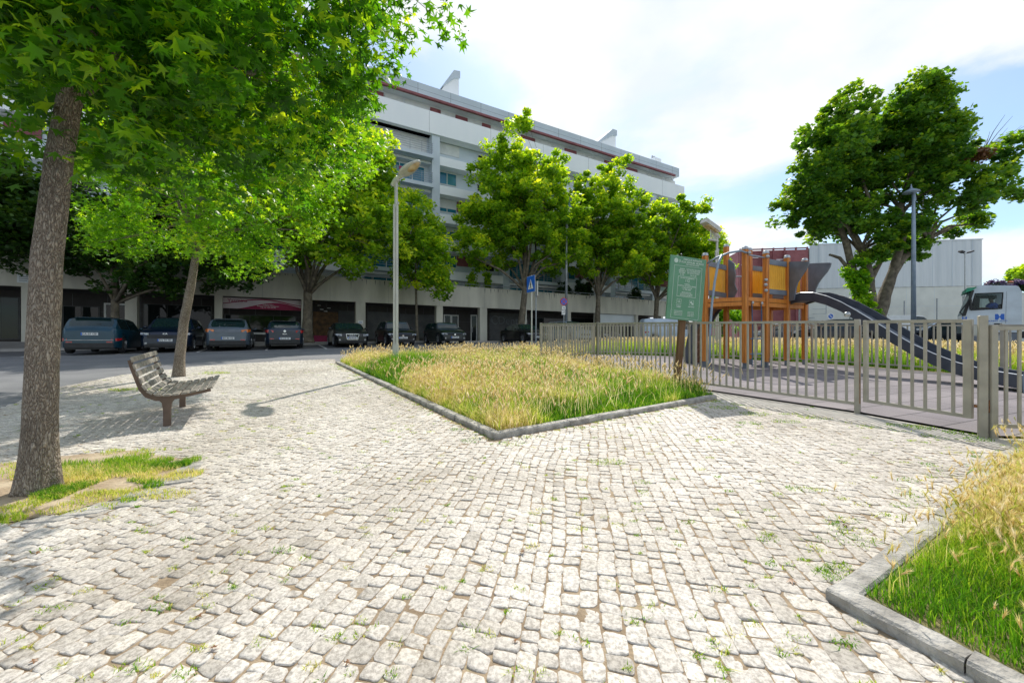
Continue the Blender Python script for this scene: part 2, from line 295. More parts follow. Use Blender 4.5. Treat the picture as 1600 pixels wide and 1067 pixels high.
class MB:
    def __init__(s): s.v = []; s.f = []
    def add(s, vs, fs):
        n = len(s.v); s.v += [tuple(p) for p in vs]; s.f += [tuple(i + n for i in f) for f in fs]; return s
    def box(s, x0, x1, y0, y1, z0, z1):
        return s.add([(x0, y0, z0), (x1, y0, z0), (x1, y1, z0), (x0, y1, z0), (x0, y0, z1), (x1, y0, z1), (x1, y1, z1), (x0, y1, z1)],
                     [(0, 3, 2, 1), (4, 5, 6, 7), (0, 1, 5, 4), (1, 2, 6, 5), (2, 3, 7, 6), (3, 0, 4, 7)])
    def cbox(s, x0, x1, y0, y1, z0, z1, c=0.01):
        # box with chamfered vertical edges and top
        def ring(z, k): return [(x0 + c + k, y0 + k, z), (x1 - c - k, y0 + k, z), (x1 - k, y0 + c + k, z), (x1 - k, y1 - c - k, z), (x1 - c - k, y1 - k, z), (x0 + c + k, y1 - k, z), (x0 + k, y1 - c - k, z), (x0 + k, y0 + c + k, z)]
        vs = ring(z0, 0) + ring(z1 - c, 0) + ring(z1, c * 0.7)
        fs = []
        for r in (0, 8):
            for i in range(8): j = (i + 1) % 8; fs.append((r + i, r + j, r + 8 + j, r + 8 + i))
        fs.append(tuple(range(7, -1, -1))); fs.append(tuple(range(16, 24)))
        return s.add(vs, fs)
    def tube(s, pts, rad, n=8, cap=True):
        pts = [Vector(p) for p in pts]
        if not hasattr(rad, '__len__'): rad = [rad] * len(pts)
        vs = []; prev = None
        for i, p in enumerate(pts):
            d = (pts[min(i + 1, len(pts) - 1)] - pts[max(i - 1, 0)])
            if d.length < 1e-9: d = Vector((0, 0, 1))
            d.normalize()
            if prev is None:
                a = d.orthogonal().normalized()
            else:
                a = prev - d * prev.dot(d)
                a = a.normalized() if a.length > 1e-6 else d.orthogonal().normalized()
            prev = a; b = d.cross(a)
            for k in range(n):
                t = 2 * PI * k / n
                vs.append(p + (a * math.cos(t) + b * math.sin(t)) * rad[i])
        fs = []
        for i in range(len(pts) - 1):
            for k in range(n):
                k2 = (k + 1) % n
                fs.append((i * n + k, i * n + k2, (i + 1) * n + k2, (i + 1) * n + k))
        if cap:
            fs.append(tuple(range(n - 1, -1, -1))); fs.append(tuple((len(pts) - 1) * n + k for k in range(n)))
        return s.add(vs, fs)
    def prism(s, poly, z0, z1, plane='xy'):
        n = len(poly)
        def q(p, z):
            if plane == 'xy': return (p[0], p[1], z)
            if plane == 'xz': return (p[0], z, p[1])
            return (z, p[0], p[1])
        vs = [q(p, z0) for p in poly] + [q(p, z1) for p in poly]
        fs = [tuple(range(n - 1, -1, -1)), tuple(range(n, 2 * n))] + [(i, (i + 1) % n, n + (i + 1) % n, n + i) for i in range(n)]
        return s.add(vs, fs)
    def bar(s, a, b, w, h, up=(0, 0, 1)):
        a = Vector(a); b = Vector(b); d = (b - a).normalized(); u = Vector(up)
        sd = d.cross(u)
        if sd.length < 1e-5: sd = d.orthogonal()
        sd.normalize(); u2 = sd.cross(d).normalized()
        vs = []
        for p in (a, b):
            for i, j in ((-1, -1), (1, -1), (1, 1), (-1, 1)): vs.append(p + sd * (i * w / 2) + u2 * (j * h / 2))
        return s.add(vs, [(3, 2, 1, 0), (4, 5, 6, 7), (0, 1, 5, 4), (1, 2, 6, 5), (2, 3, 7, 6), (3, 0, 4, 7)])
    def lathe(s, prof, n=16, c=(0, 0, 0), axis='z'):
        vs = []
        for r, z in prof:
            for k in range(n):
                t = 2 * PI * k / n; x = r * math.cos(t); y = r * math.sin(t)
                if axis == 'z': vs.append((c[0] + x, c[1] + y, c[2] + z))
                elif axis == 'y': vs.append((c[0] + x, c[1] + z, c[2] + y))
                else: vs.append((c[0] + z, c[1] + x, c[2] + y))
        fs = []
        for i in range(len(prof) - 1):
            for k in range(n):
                k2 = (k + 1) % n; fs.append((i * n + k, i * n + k2, (i + 1) * n + k2, (i + 1) * n + k))
        fs.append(tuple(range(n))); fs.append(tuple((len(prof) - 1) * n + k for k in range(n - 1, -1, -1)))
        return s.add(vs, fs)
    def ell(s, c, r, n=12, m=8):
        prof = []
        vs = [(c[0], c[1], c[2] - r[2])]; fs = []
        for i in range(1, m):
            a = -PI / 2 + PI * i / m
            for k in range(n):
                t = 2 * PI * k / n
                vs.append((c[0] + r[0] * math.cos(a) * math.cos(t), c[1] + r[1] * math.cos(a) * math.sin(t), c[2] + r[2] * math.sin(a)))
        vs.append((c[0], c[1], c[2] + r[2]))
        for k in range(n): fs.append((0, 1 + (k + 1) % n, 1 + k))
        for i in range(m - 2):
            for k in range(n):
                k2 = (k + 1) % n; fs.append((1 + i * n + k, 1 + i * n + k2, 1 + (i + 1) * n + k2, 1 + (i + 1) * n + k))
        l = len(vs) - 1
        for k in range(n): fs.append((1 + (m - 2) * n + k, 1 + (m - 2) * n + (k + 1) % n, l))
        return s.add(vs, fs)
    def xf(s, mat, start=0):
        s.v = s.v[:start] + [tuple(mat @ Vector(p)) for p in s.v[start:]]; return s
    def build(s, name, mat, parent=None, origin=None, smooth=False):
        o_ = origin or (0, 0, 0)
        me = bpy.data.meshes.new(name)
        me.from_pydata([(p[0] - o_[0], p[1] - o_[1], p[2] - o_[2]) for p in s.v], [], s.f)
        if smooth: me.polygons.foreach_set('use_smooth', [True] * len(me.polygons))
        me.materials.append(mat if not isinstance(mat, str) else M[mat])
        me.update()
        o = bpy.data.objects.new(name, me); COL.objects.link(o)
        if parent: o.parent = parent
        return o

def text_mesh(txt, size, mat, name, parent, matrix, ext=0.002, align='CENTER', bold=0.0):
    cu = bpy.data.curves.new(name, 'FONT'); cu.body = txt; cu.size = size; cu.align_x = align; cu.align_y = 'CENTER'; cu.extrude = ext; cu.offset = bold
    cu.resolution_u = 3
    tmp = bpy.data.objects.new(name + '_tmp', cu); COL.objects.link(tmp)
    dg = bpy.context.evaluated_depsgraph_get()
    me = bpy.data.meshes.new_from_object(tmp.evaluated_get(dg))
    bpy.data.objects.remove(tmp); bpy.data.curves.remove(cu)
    me.name = name; me.transform(matrix); me.materials.clear(); me.materials.append(M[mat])
    o = bpy.data.objects.new(name, me); COL.objects.link(o)
    if parent: o.parent = parent
    return o

def frame(origin, xdir, ydir):
    """matrix mapping local x,y to world dirs, z = x cross y"""
    x = Vector(xdir).normalized(); y = Vector(ydir).normalized(); z = x.cross(y)
    m = Matrix.Identity(4)
    for i in range(3): m[i][0] = x[i]; m[i][1] = y[i]; m[i][2] = z[i]; m[i][3] = origin[i]
    return m

def in_poly(pts, poly):
    x = pts[:, 0]; y = pts[:, 1]; res = np.zeros(len(pts), bool); n = len(poly)
    for i in range(n):
        x0, y0 = poly[i]; x1, y1 = poly[(i + 1) % n]
        c = ((y0 > y) != (y1 > y)) & (x < (x1 - x0) * (y - y0) / ((y1 - y0) + 1e-12) + x0)
        res ^= c
    return res

def inset_poly(poly, d):
    """poly counter-clockwise; positive d moves inward"""
    n = len(poly); out = []
    for i in range(n):
        p0 = Vector(poly[i - 1]); p1 = Vector(poly[i]); p2 = Vector(poly[(i + 1) % n])
        a = (p1 - p0).normalized(); b = (p2 - p1).normalized()
        n1 = Vector((-a.y, a.x)); n2 = Vector((-b.y, b.x))
        m = (n1 + n2); m = m / max(0.35, (1 + n1.dot(n2)))
        out.append((p1.x + m.x * d, p1.y + m.y * d))
    return out

def sheet(name, poly, dz, mat, kind='structure', ys=None):
    """flat polygon draped on the tilted ground (split at the slope break)"""
    import bmesh
    bm = bmesh.new()
    vs = [bm.verts.new((p[0], p[1], 0)) for p in poly]
    bm.faces.new(vs)
    for yb in (ys or (29.0,)):
        bmesh.ops.bisect_plane(bm, geom=bm.verts[:] + bm.edges[:] + bm.faces[:], plane_co=(0, yb, 0), plane_no=(0, 1, 0))
    for v in bm.verts: v.co.z = G(v.co.y) + dz
    bmesh.ops.triangulate(bm, faces=bm.faces[:])
    bmesh.ops.recalc_face_normals(bm, faces=bm.faces[:])
    for f in bm.faces:
        if f.normal.z < 0: f.normal_flip()
    me = bpy.data.meshes.new(name); bm.to_mesh(me); bm.free(); me.materials.append(M[mat])
    o = bpy.data.objects.new(name, me); COL.objects.link(o)
    if kind: o['kind'] = kind
    return o

def vnoise(x, y, seed=0):
    """cheap smooth value noise, vectorised"""
    x = np.asarray(x, float); y = np.asarray(y, float)
    xi = np.floor(x).astype(np.int64); yi = np.floor(y).astype(np.int64)
    fx = x - xi; fy = y - yi; fx = fx * fx * (3 - 2 * fx); fy = fy * fy * (3 - 2 * fy)
    def h(a, b):
        n = (a * 374761393 + b * 668265263 + seed * 974711) & 0x7fffffff
        n = ((n ^ (n >> 13)) * 1274126177) & 0x7fffffff
        return ((n ^ (n >> 16)) & 0xffff) / 65535.0
    return (h(xi, yi) * (1 - fx) + h(xi + 1, yi) * fx) * (1 - fy) + (h(xi, yi + 1) * (1 - fx) + h(xi + 1, yi + 1) * fx) * fy
# ================================================================== ground layout (metres; x right, y away, z up)
BED_SW = [(-5.73, 13.0), (-0.19, 4.29), (3.42, 6.68)]
PA, PB, PC, PD = (0.94, 13.0), (3.52, 7.7), (4.82, 5.58), (5.24, 4.36)
REAR = [PA, (3.4, 16.6), (6.2, 15.6), (9.6, 12.8), (11.4, 9.3), (12.3, 6.2), (11.4, 4.2), (8.2, 3.95)]
PLAY = [PD, PC, PB] + REAR
ROAD_EDGE = [(-7.3, -3.0), (-7.2, 3.5), (-7.5, 5.83), (-8.97, 7.9), (-9.7, 10.0), (-9.5, 11.9), (-8.1, 13.7), (-6.5, 14.6), (-5.73, 13.0)]
GREEN = [(-5.73, 13.0), (-0.19, 4.29), (3.42, 6.68), PB, PA] + REAR[1:6] + [(14, 4.5), (22, 5), (21, 13), (15.5, 18), (9, 21.5), (4, 19.8), (-4.6, 14.6)]
NEARBED = [(1.40, 1.79), (1.585, 1.40), (1.85, 0.9), (2.2, 0.2), (9.5, 0.2), (9.5, 3.7), (5.55, 4.1), (4.55, 3.74), (2.62, 2.50)]
PIT = [P(-60, 745), P(10, 728), P(120, 715), P(205, 708), P(285, 722), P(270, 745), P(228, 768), P(165, 790), P(95, 808), P(20, 822), P(-60, 825)]
COBBLE = [(-7.3, -3.0)] + ROAD_EDGE[1:] + [(-0.19, 4.29), (3.42, 6.68), (3.5, 7.6), PC, PD, (9, 3.95), (9.5, -3.0)]

# terrain
gv = []; gf = []
ys = [-60, 0, 10, 20, 29, 60, 120, 400, 1500]
for y in ys:
    for x in (-1500, -200, 0, 200, 1500): gv.append((x, y, G(y)))
for i in range(len(ys) - 1):
    for j in range(4): a = i * 5 + j; gf.append((a, a + 1, a + 6, a + 5))
o = fast_mesh('ground', gv, gf, M['asphalt']); o['kind'] = 'structure'
sheet('cobble_joint_sand', COBBLE, 0.0232, 'joint')
sheet('meadow_soil', GREEN, 0.045, 'bedsoil')
sheet('corner_bed_soil', NEARBED, 0.06, 'bedsoil')
sheet('tree_pit_soil', PIT, 0.030, 'dirt')
# concrete threshold strip in front of the fence
strip = [PB, PC, PD, (5.30, 4.22), (4.98, 3.98), (4.38, 5.30), (3.47, 6.80)]
sheet('concrete_strip', [PB, PC, PD, (5.42, 4.18), (4.99, 3.86), (4.28, 5.24), (3.38, 6.75)], 0.0252, 'strip')

def rubber_material():
    m, nt, b, out = newmat('mauve_rubber_tiling')
    N = nt.nodes; L = nt.links
    tc = N.new('ShaderNodeTexCoord'); mp = N.new('ShaderNodeMapping'); mp.inputs['Rotation'].default_value = (0, 0, R(-22))
    L.new(tc.outputs['Object'], mp.inputs[0])
    br = N.new('ShaderNodeTexBrick'); br.offset = 0.5; br.inputs['Scale'].default_value = 1.0
    br.inputs['Brick Width'].default_value = 1.0; br.inputs['Row Height'].default_value = 0.5; br.inputs['Mortar Size'].default_value = 0.008
    br.inputs['Color1'].default_value = (0.185, 0.165, 0.175, 1); br.inputs['Color2'].default_value = (0.235, 0.21, 0.215, 1); br.inputs['Mortar'].default_value = (0.03, 0.028, 0.03, 1)
    L.new(mp.outputs[0], br.inputs['Vector'])
    nz = N.new('ShaderNodeTexNoise'); nz.inputs['Scale'].default_value = 90; nz.inputs['Detail'].default_value = 6
    L.new(tc.outputs['Object'], nz.inputs['Vector'])
    n2 = N.new('ShaderNodeTexNoise'); n2.inputs['Scale'].default_value = 1.2; L.new(tc.outputs['Object'], n2.inputs['Vector'])
    ad = N.new('ShaderNodeMath'); ad.operation = 'ADD'; L.new(nz.outputs['Fac'], ad.inputs[0]); L.new(n2.outputs['Fac'], ad.inputs[1])
    rr = N.new('ShaderNodeMapRange'); rr.inputs[1].default_value = 0.6; rr.inputs[2].default_value = 1.4; rr.inputs[3].default_value = 0.65; rr.inputs[4].default_value = 1.35
    L.new(ad.outputs[0], rr.inputs[0])
    mx = N.new('ShaderNodeMix'); mx.data_type = 'RGBA'; mx.blend_type = 'MULTIPLY'; mx.inputs[0].default_value = 1
    L.new(br.outputs[0], mx.inputs[6]); L.new(rr.outputs[0], mx.inputs[7]); L.new(mx.outputs[2], b.inputs['Base Color'])
    b.inputs['Roughness'].default_value = 0.9
    bp = N.new('ShaderNodeBump'); bp.inputs['Strength'].default_value = 0.4; bp.inputs['Distance'].default_value = 0.01
    L.new(nz.outputs['Fac'], bp.inputs['Height']); L.new(bp.outputs[0], b.inputs['Normal'])
    return m
M['rubber'] = rubber_material()
sheet('playground_rubber_surface', PLAY, 0.052, 'rubber')

# road markings: lay-by edge line
D1 = Vector((0.865, 0.5015)); NN = Vector((0.5015, -0.865))   # along / out of the apartment front
def fac(s, D): v = -NN * D + D1 * s; return (v.x, v.y)
sheet('parking_edge_line', [fac(-30, 23.3), fac(60, 23.3), fac(60, 23.42), fac(-30, 23.42)][::-1], 0.006, 'roadpaint')
for k in range(-8, 14):
    s0 = -8.9 + 2.75 * k
    sheet('parking_bay_line', [fac(s0, 28.4), fac(s0 + .1, 28.4), fac(s0 + .1, 23.42), fac(s0, 23.42)], 0.005, 'roadpaint')
sheet('lay_by', [fac(-45, 23.45), fac(70, 23.45), fac(70, 28.5), fac(-45, 28.5)][::-1], 0.002, 'asphalt2')

# sidewalk under the apartments: sloped slab with kerb
def sidewalk():
    N_ = 40; vs = []; fs = []
    for i in range(N_ + 1):
        s = -45 + 120 * i / N_
        a = fac(s, 28.5); b = fac(s, 28.35 + 0.3); c = fac(s, 31.6); d = fac(s, 37)
        za = G(a[1]) + 0.13
        vs += [(a[0], a[1], G(a[1]) - 0.02), (a[0], a[1], za), (b[0], b[1], za + 0.005), (c[0], c[1], max(1.21, za + .01)), (d[0], d[1], max(1.215, za + .012))]
        if i:
            k = i * 5
            for j in range(4): fs.append((k - 5 + j, k + j, k + j + 1, k - 5 + j + 1))
    return fast_mesh('sidewalk', vs, fs, M['pave'])
sw = sidewalk(); sw['kind'] = 'structure'

# ------------------------------------------------------------------ cobble setts: real stones
def cobbles():
    az = R(11); e1 = np.array([math.sin(az), math.cos(az)]); e2 = np.array([math.cos(az), -math.sin(az)])
    us = []; 
    v = -16.0; rows = []
    rng = RNG
    while v < 13.5:
        w = rng.uniform(0.072, 0.094)
        rows.append((v, w)); v += w
    quads = []
    for v, w in rows:
        n = int(20 / 0.076)
        ln = np.clip(rng.normal(.076, .017, n), .042, .13); u = -1.5 + rng.uniform(0, .1) + np.concatenate([[0], np.cumsum(ln)[:-1]])
        q = np.zeros((n, 4)); q[:, 0] = u; q[:, 1] = ln; q[:, 2] = v; q[:, 3] = w
        quads.append(q)
    q = np.concatenate(quads)
    uc = q[:, 0] + q[:, 1] / 2; vc = q[:, 2] + q[:, 3] / 2
    def warp(u, v):
        wv = v + 0.55 * (vnoise(u * .22 + 3, v * .22 + 7, 3) - .5) + 0.07 * (vnoise(u * .9, v * .9, 5) - .5) + 0.035 * (vnoise(u * 4, v * 4, 8) - .5)
        wu = u + 0.5 * (vnoise(u * .2 + 13, v * .2 + 1, 4) - .5) + 0.10 * (vnoise(u * .8, v * 1.1, 6) - .5) + 0.03 * (vnoise(u * 4, v * 4, 9) - .5)
        return wu[..., None] * e1 + wv[..., None] * e2
    c = warp(uc, vc)
    keep = (c[:, 1] > 0.95) & (np.abs(c[:, 0]) < 1.36 * c[:, 1] + 0.9) & in_poly(c, COBBLE) & ~in_poly(c, PIT)
    # stay clear of kerbs, strip, and near bed
    nb = inset_poly(NEARBED, 0.0)
    keep &= ~in_poly(c, nb) & ~in_poly(c, NEARBED) & ~in_poly(c, strip) & ~in_poly(c, GREEN)
    for a, b in ((BED_SW[0], BED_SW[1]), (BED_SW[1], BED_SW[2])):
        a = np.array(a); b = np.array(b); d = b - a; L_ = np.linalg.norm(d); d = d / L_
        t = (c - a) @ d; dist = np.abs((c - a) @ np.array([-d[1], d[0]]))
        keep &= ~((t > -0.1) & (t < L_ + 0.05) & (dist < 0.06))
    # a few stones missing
    keep &= rng.random(len(c)) > 0.0002
    q = q[keep]; n = len(q)
    print('cobbles', n)
    gap = rng.uniform(0.0010, 0.0034, (n, 1))
    far = 1
    u0 = q[:, 0:1] + gap; u1 = q[:, 0:1] + q[:, 1:2] - gap; v0 = q[:, 2:3] + gap; v1 = q[:, 2:3] + q[:, 3:4] - gap
    U = np.concatenate([u0, u1, u1, u0], 1); V = np.concatenate([v0, v0, v1, v1], 1)
    ju = rng.normal(0, 0.0058, (n, 4)); jv = rng.normal(0, 0.0040, (n, 4)); U = U + ju; V = V + jv
    XY = warp(U, V)   # n,4,2
    # outline of 12 points: near-corner pairs + bulged edge middles
    out = []
    for i in range(4):
        a = XY[:, i]; b = XY[:, (i + 1) % 4]
        k = rng.uniform(0.04, 0.20, (n, 1)); k2 = rng.uniform(0.04, 0.20, (n, 1))
        out.append(a + (b - a) * k)
        m = (a + b) / 2; cen = XY.mean(1); m = m + (m - cen) * rng.uniform(-0.05, 0.07, (n, 1)); out.append(m)
        out.append(b + (a - b) * k2)
    O = np.stack(out, 1)           # n,12,2
    cen = O.mean(1, keepdims=True)
    # raise / tilt
    hz = 0.028 + rng.normal(0, 0.0015, n); tx = rng.normal(0, 0.026, n); ty = rng.normal(0, 0.026, n)
    def ring(scale, drop, jit):
        p = cen + (O - cen) * scale
        z = Gn(p[..., 1]) + hz[:, None] + (p[..., 0] - cen[..., 0]) * tx[:, None] + (p[..., 1] - cen[..., 1]) * ty[:, None] - drop
        z = z + rng.normal(0, jit, z.shape)
        return np.concatenate([p, z[..., None]], 2)
    r0 = ring(1.0, 0.030, 0.0); r1 = ring(0.992, 0.0017, 0.0006); r2 = ring(0.962, 0.0006, 0.0006); r3 = ring(0.55, 0.0, 0.0010)
    cc = np.concatenate([cen, (Gn(cen[..., 1]) + hz[:, None] + rng.normal(0.0, 0.0007, (n, 1)))[..., None]], 2)
    Vt = np.concatenate([r0, r1, r2, r3, cc], 1)  # n,49,3
    fs = []
    for r in range(3):
        for k in range(12):
            k2 = (k + 1) % 12
            fs.append((r * 12 + k, r * 12 + k2, (r + 1) * 12 + k2)); fs.append((r * 12 + k, (r + 1) * 12 + k2, (r + 1) * 12 + k))
    for k in range(12): fs.append((36 + k, 36 + (k + 1) % 12, 48))
    fs = np.array(fs)
    Fc = (fs[None] + (np.arange(n) * 49)[:, None, None]).reshape(-1, 3)
    rnd = np.repeat(np.clip(rng.normal(0.55, 0.24, n), 0, 1), len(fs))
    o = fast_mesh('cobblestone_pavement', Vt.reshape(-1, 3), Fc, M['stone'], rnd=rnd, smooth=False)
    o['kind'] = 'structure'
cobbles()

# flat slabs that rim the tree pit
mb = MB()
for (px, py, l, w, a) in ((296, 735, .34, .2, -60), (272, 756, .34, .2, 25), (226, 777, .30, .17, 22), (178, 795, .30, .16, 18), (136, 806, .26, .14, 12), (80, 818, .26, .12, 6)):
    x, y = P(px, py); st = len(mb.v)
    k = random.uniform(.02, .05)
    mb.add([(-l/2, -w/2, 0), (l/2-k, -w/2+k/2, 0), (l/2, w/2-k, 0), (-l/2+k, w/2, 0), (-l/2+.01, -w/2+.01, .022), (l/2-k-.01, -w/2+k/2+.01, .022), (l/2-.01, w/2-k-.01, .024), (-l/2+k+.01, w/2-.01, .022)],
           [(0, 3, 2, 1), (4, 5, 6, 7), (0, 1, 5, 4), (1, 2, 6, 5), (2, 3, 7, 6), (3, 0, 4, 7)])
    mb.xf(Matrix.Translation((x, y, G(y) + .012)) @ Matrix.Rotation(R(a), 4, 'Z'), st)
o = mb.build('tree_pit_slabs', 'kerb'); o['kind'] = 'structure'

# ------------------------------------------------------------------ kerbs
def kerb(pts, side=1, w=0.12, h=0.085, seg=1.0):
    mb = MB()
    for a, b in zip(pts[:-1], pts[1:]):
        a = Vector(a); b = Vector(b); d = b - a; L_ = d.length; d.normalize(); nr = Vector((-d.y, d.x)) * side
        n = max(1, round(L_ / seg)); 
        for i in range(n):
            p = a + d * (L_ * i / n + .003); q = a + d * (L_ * (i + 1) / n - .003)
            off = random.uniform(-.006, .006); hh = h + random.uniform(-.006, .006)
            p = p + nr * off; q = q + nr * off * random.uniform(-1, 1)
            sub = 5; vs = []
            for k in range(sub + 1):
                c = p.lerp(q, k / sub); z = G(c.y); jj = [random.uniform(-.0035, .0035) for _ in range(4)]
                c2 = c + nr * w
                e = 0.012
                vs += [(c.x, c.y, z - .02), (c.x + jj[0], c.y + jj[0], z + hh - e + jj[1]), ((c + nr * e).x, (c + nr * e).y, z + hh + jj[2]),
                       ((c2 - nr * e).x, (c2 - nr * e).y, z + hh + jj[3]), (c2.x, c2.y, z + hh - e), (c2.x, c2.y, z - .02)]
            fs = []
            for k in range(sub):
                for j in range(5): fs.append((k * 6 + j, k * 6 + 6 + j, k * 6 + 7 + j, k * 6 + 1 + j))
            fs.append((0, 1, 2, 3, 4, 5)); fs.append(tuple(sub * 6 + j for j in (5, 4, 3, 2, 1, 0)))
            mb.add(vs, fs)
    return mb
o = kerb([BED_SW[0], BED_SW[1], BED_SW[2]], 1).build('meadow_kerb', 'kerb'); o['kind'] = 'structure'
o = kerb([(5.55, 4.1), (4.55, 3.74), (2.62, 2.50), (1.40, 1.79), (1.585, 1.40), (1.85, 0.9), (2.2, .3)], 1, w=0.10, h=.078, seg=.95).build('corner_bed_kerb', 'kerb'); o['kind'] = 'structure'

# ------------------------------------------------------------------ grass
def blades(name, xy, h, w, rnd, zoff, lean=0.35, dirs=None, curve=0.5):
    n = len(xy); a = RNG.uniform(0, 2 * PI, n); l = np.abs(RNG.normal(0, lean, n)) * h
    la = RNG.uniform(0, 2 * PI, n); dx = np.cos(la) * l; dy = np.sin(la) * l
    wx = np.cos(a) * w / 2; wy = np.sin(a) * w / 2; z0 = Gn(xy[:, 1]) + zoff
    b0 = np.stack([xy[:, 0] - wx, xy[:, 1] - wy, z0], 1); b1 = np.stack([xy[:, 0] + wx, xy[:, 1] + wy, z0], 1)
    mx = xy[:, 0] + dx * (1 - curve) * .5; my = xy[:, 1] + dy * (1 - curve) * .5; mz = z0 + h * .55
    m0 = np.stack([mx - wx * .8, my - wy * .8, mz], 1); m1 = np.stack([mx + wx * .8, my + wy * .8, mz], 1)
    t = np.stack([xy[:, 0] + dx, xy[:, 1] + dy, z0 + h], 1)
    V = np.stack([b0, b1, m0, m1, t], 1).reshape(-1, 3)
    f = np.array([(0, 1, 3), (0, 3, 2), (2, 3, 4)])
    Fc = (f[None] + (np.arange(n) * 5)[:, None, None]).reshape(-1, 3)
    return V, Fc, np.repeat(rnd, 3), t

def spindles(t, length, r, rnd, awns=0):
    n = len(t); d = RNG.normal(0, .35, (n, 3)); d[:, 2] = RNG.uniform(.5, 1, n); d /= np.linalg.norm(d, axis=1)[:, None]
    a = np.cross(d, RNG.normal(0, 1, (n, 3))); a /= np.linalg.norm(a, axis=1)[:, None]; b = np.cross(d, a)
    L_ = length[:, None]; r_ = r[:, None]
    base = t - d * L_ * .15; tip = t + d * L_; mid = t + d * L_ * .35
    vs = [base]
    for k in range(3):
        ang = 2 * PI * k / 3; vs.append(mid + (a * math.cos(ang) + b * math.sin(ang)) * r_)
    vs.append(tip)
    fs = [(0, 1, 2), (0, 2, 3), (0, 3, 1), (4, 2, 1), (4, 3, 2), (4, 1, 3)]
    if awns:
        for k in range(awns):
            ang = RNG.uniform(0, 2 * PI, n)[:, None]; s = RNG.uniform(.0, .8, n)[:, None]
            o_ = a * np.cos(ang) + b * np.sin(ang)
            p = t + d * L_ * s; q = p + d * L_ * .60 + o_ * L_ * .26; sd = np.cross(d, o_) * (0.0011)
            i = len(vs); vs += [p - sd, p + sd, q]; fs.append((i, i + 1, i + 2))
    V = np.stack(vs, 1).reshape(-1, 3); f = np.array(fs)
    Fc = (f[None] + (np.arange(n) * len(vs))[:, None, None]).reshape(-1, 3)
    return V, Fc, np.repeat(rnd, len(fs))

def join(parts):
    V = []; Fc = []; Rn = []; n = 0
    for v, f, r in parts: V.append(v); Fc.append(f + n); Rn.append(r); n += len(v)
    return np.concatenate(V), np.concatenate(Fc), np.concatenate(Rn)

def scatter(poly, n, excl=()):
    xs = [p[0] for p in poly]; ysx = [p[1] for p in poly]
    pts = np.stack([RNG.uniform(min(xs), max(xs), n), RNG.uniform(min(ysx), max(ysx), n)], 1)
    k = in_poly(pts, poly) & (np.abs(pts[:, 0]) < 1.45 * pts[:, 1] + 1.2)
    for e in excl: k &= ~in_poly(pts, e)
    return pts[k]

# front meadow
FRONT = [(-5.65, 13.0), (-0.15, 4.46), (3.42, 6.8), PB, PA, (3.2, 16.9), (4, 19.6), (-4.4, 14.5)]
def dryness(p):
    d = 0.35 * vnoise(p[:, 0] * .55 + 5, p[:, 1] * .55, 21) + 0.40 * vnoise(p[:, 0] * 1.5, p[:, 1] * 1.5, 22) + .25 * vnoise(p[:, 0] * 4, p[:, 1] * 4, 23)
    a = np.array((-5.73, 13.0)); b = np.array((-0.19, 4.29)); e = (b - a) / np.linalg.norm(b - a)
    dd = np.abs((p[:, 0] - a[0]) * e[1] - (p[:, 1] - a[1]) * e[0])
    d = d + .20 * np.exp(-((dd - .8) / .7) ** 2)
    for gx, gy, gr, am in ((760, 650, .5, .28), (705, 618, .6, .25), (640, 600, .7, .2), (870, 600, .9, .12), (600, 565, .8, .22), (900, 660, .7, .22), (1000, 640, .6, .25), (760, 585, 1.0, .15)):
        X_, Y_ = P(gx, gy); d = d - am * np.exp(-((p[:, 0] - X_) ** 2 + (p[:, 1] - Y_) ** 2) / gr ** 2)
    return d
p = scatter(FRONT, 620000)
p = p[RNG.random(len(p)) < np.clip(8.0 / p[:, 1], 0.35, 1)]
dr = dryness(p)
# greener round lamp foot, along the fence and along the kerb corner
dr -= 0.45 * np.exp(-((p[:, 0] + 2.6) ** 2 + (p[:, 1] - 10.0) ** 2) / 1.6)
dr -= 0.25 * np.exp(-((p[:, 0] - .5) ** 2 + (p[:, 1] - 5.4) ** 2) / .8)
dr -= 0.35 * np.exp(-((p[:, 0] - 3.4) ** 2 + (p[:, 1] - 7.0) ** 2) / .18)
edge = np.abs((p[:, 0] - PA[0]) * (PB[1] - PA[1]) - (p[:, 1] - PA[1]) * (PB[0] - PA[0])) / 5.9
dr -= 0.25 * np.exp(-(edge / .35) ** 2)
c = np.clip((dr - 0.36) * 3.0, 0, 1)
n = len(p)
tall = 0.55 + 0.45 * np.clip(c * 1.4, 0, 1) + 0.35 * (vnoise(p[:, 0] * .9, p[:, 1] * .9, 33) - .5)
# height drops next to the kerbs
def dist_seg(p, a, b):
    a = np.array(a); b = np.array(b); d = b - a; L_ = np.linalg.norm(d); d = d / L_; t = np.clip((p - a) @ d, 0, L_)
    return np.linalg.norm(p - a - t[:, None] * d, axis=1)
lampg = np.exp(-((p[:, 0] + 2.7) ** 2 + (p[:, 1] - 10.2) ** 2) / 1.1)
tall = tall + .9 * lampg + .35 * (vnoise(p[:, 0] * 2.3, p[:, 1] * 2.3, 34) - .5)
dk = np.minimum(dist_seg(p, BED_SW[0], BED_SW[1]), dist_seg(p, BED_SW[1], BED_SW[2]))
hf = np.clip(0.35 + dk / 0.9, 0.4, 1)
p_ok = dk > .12
h = RNG.uniform(.12, .42, n) * tall * hf
rn = np.clip(.14 + c * 0.58 + RNG.normal(0.02, .14, n), 0, 1)
s = p_ok
print('meadow blades', s.sum())
V, Fc, Rn, t = blades('g', p[s], h[s], RNG.uniform(.004, .008, n)[s] * (1 + p[s][:, 1] * .07), rn[s], .04, lean=.62)
fast_mesh('meadow_grass', V, Fc, M['grass'], rnd=Rn).__setitem__('kind', 'stuff')
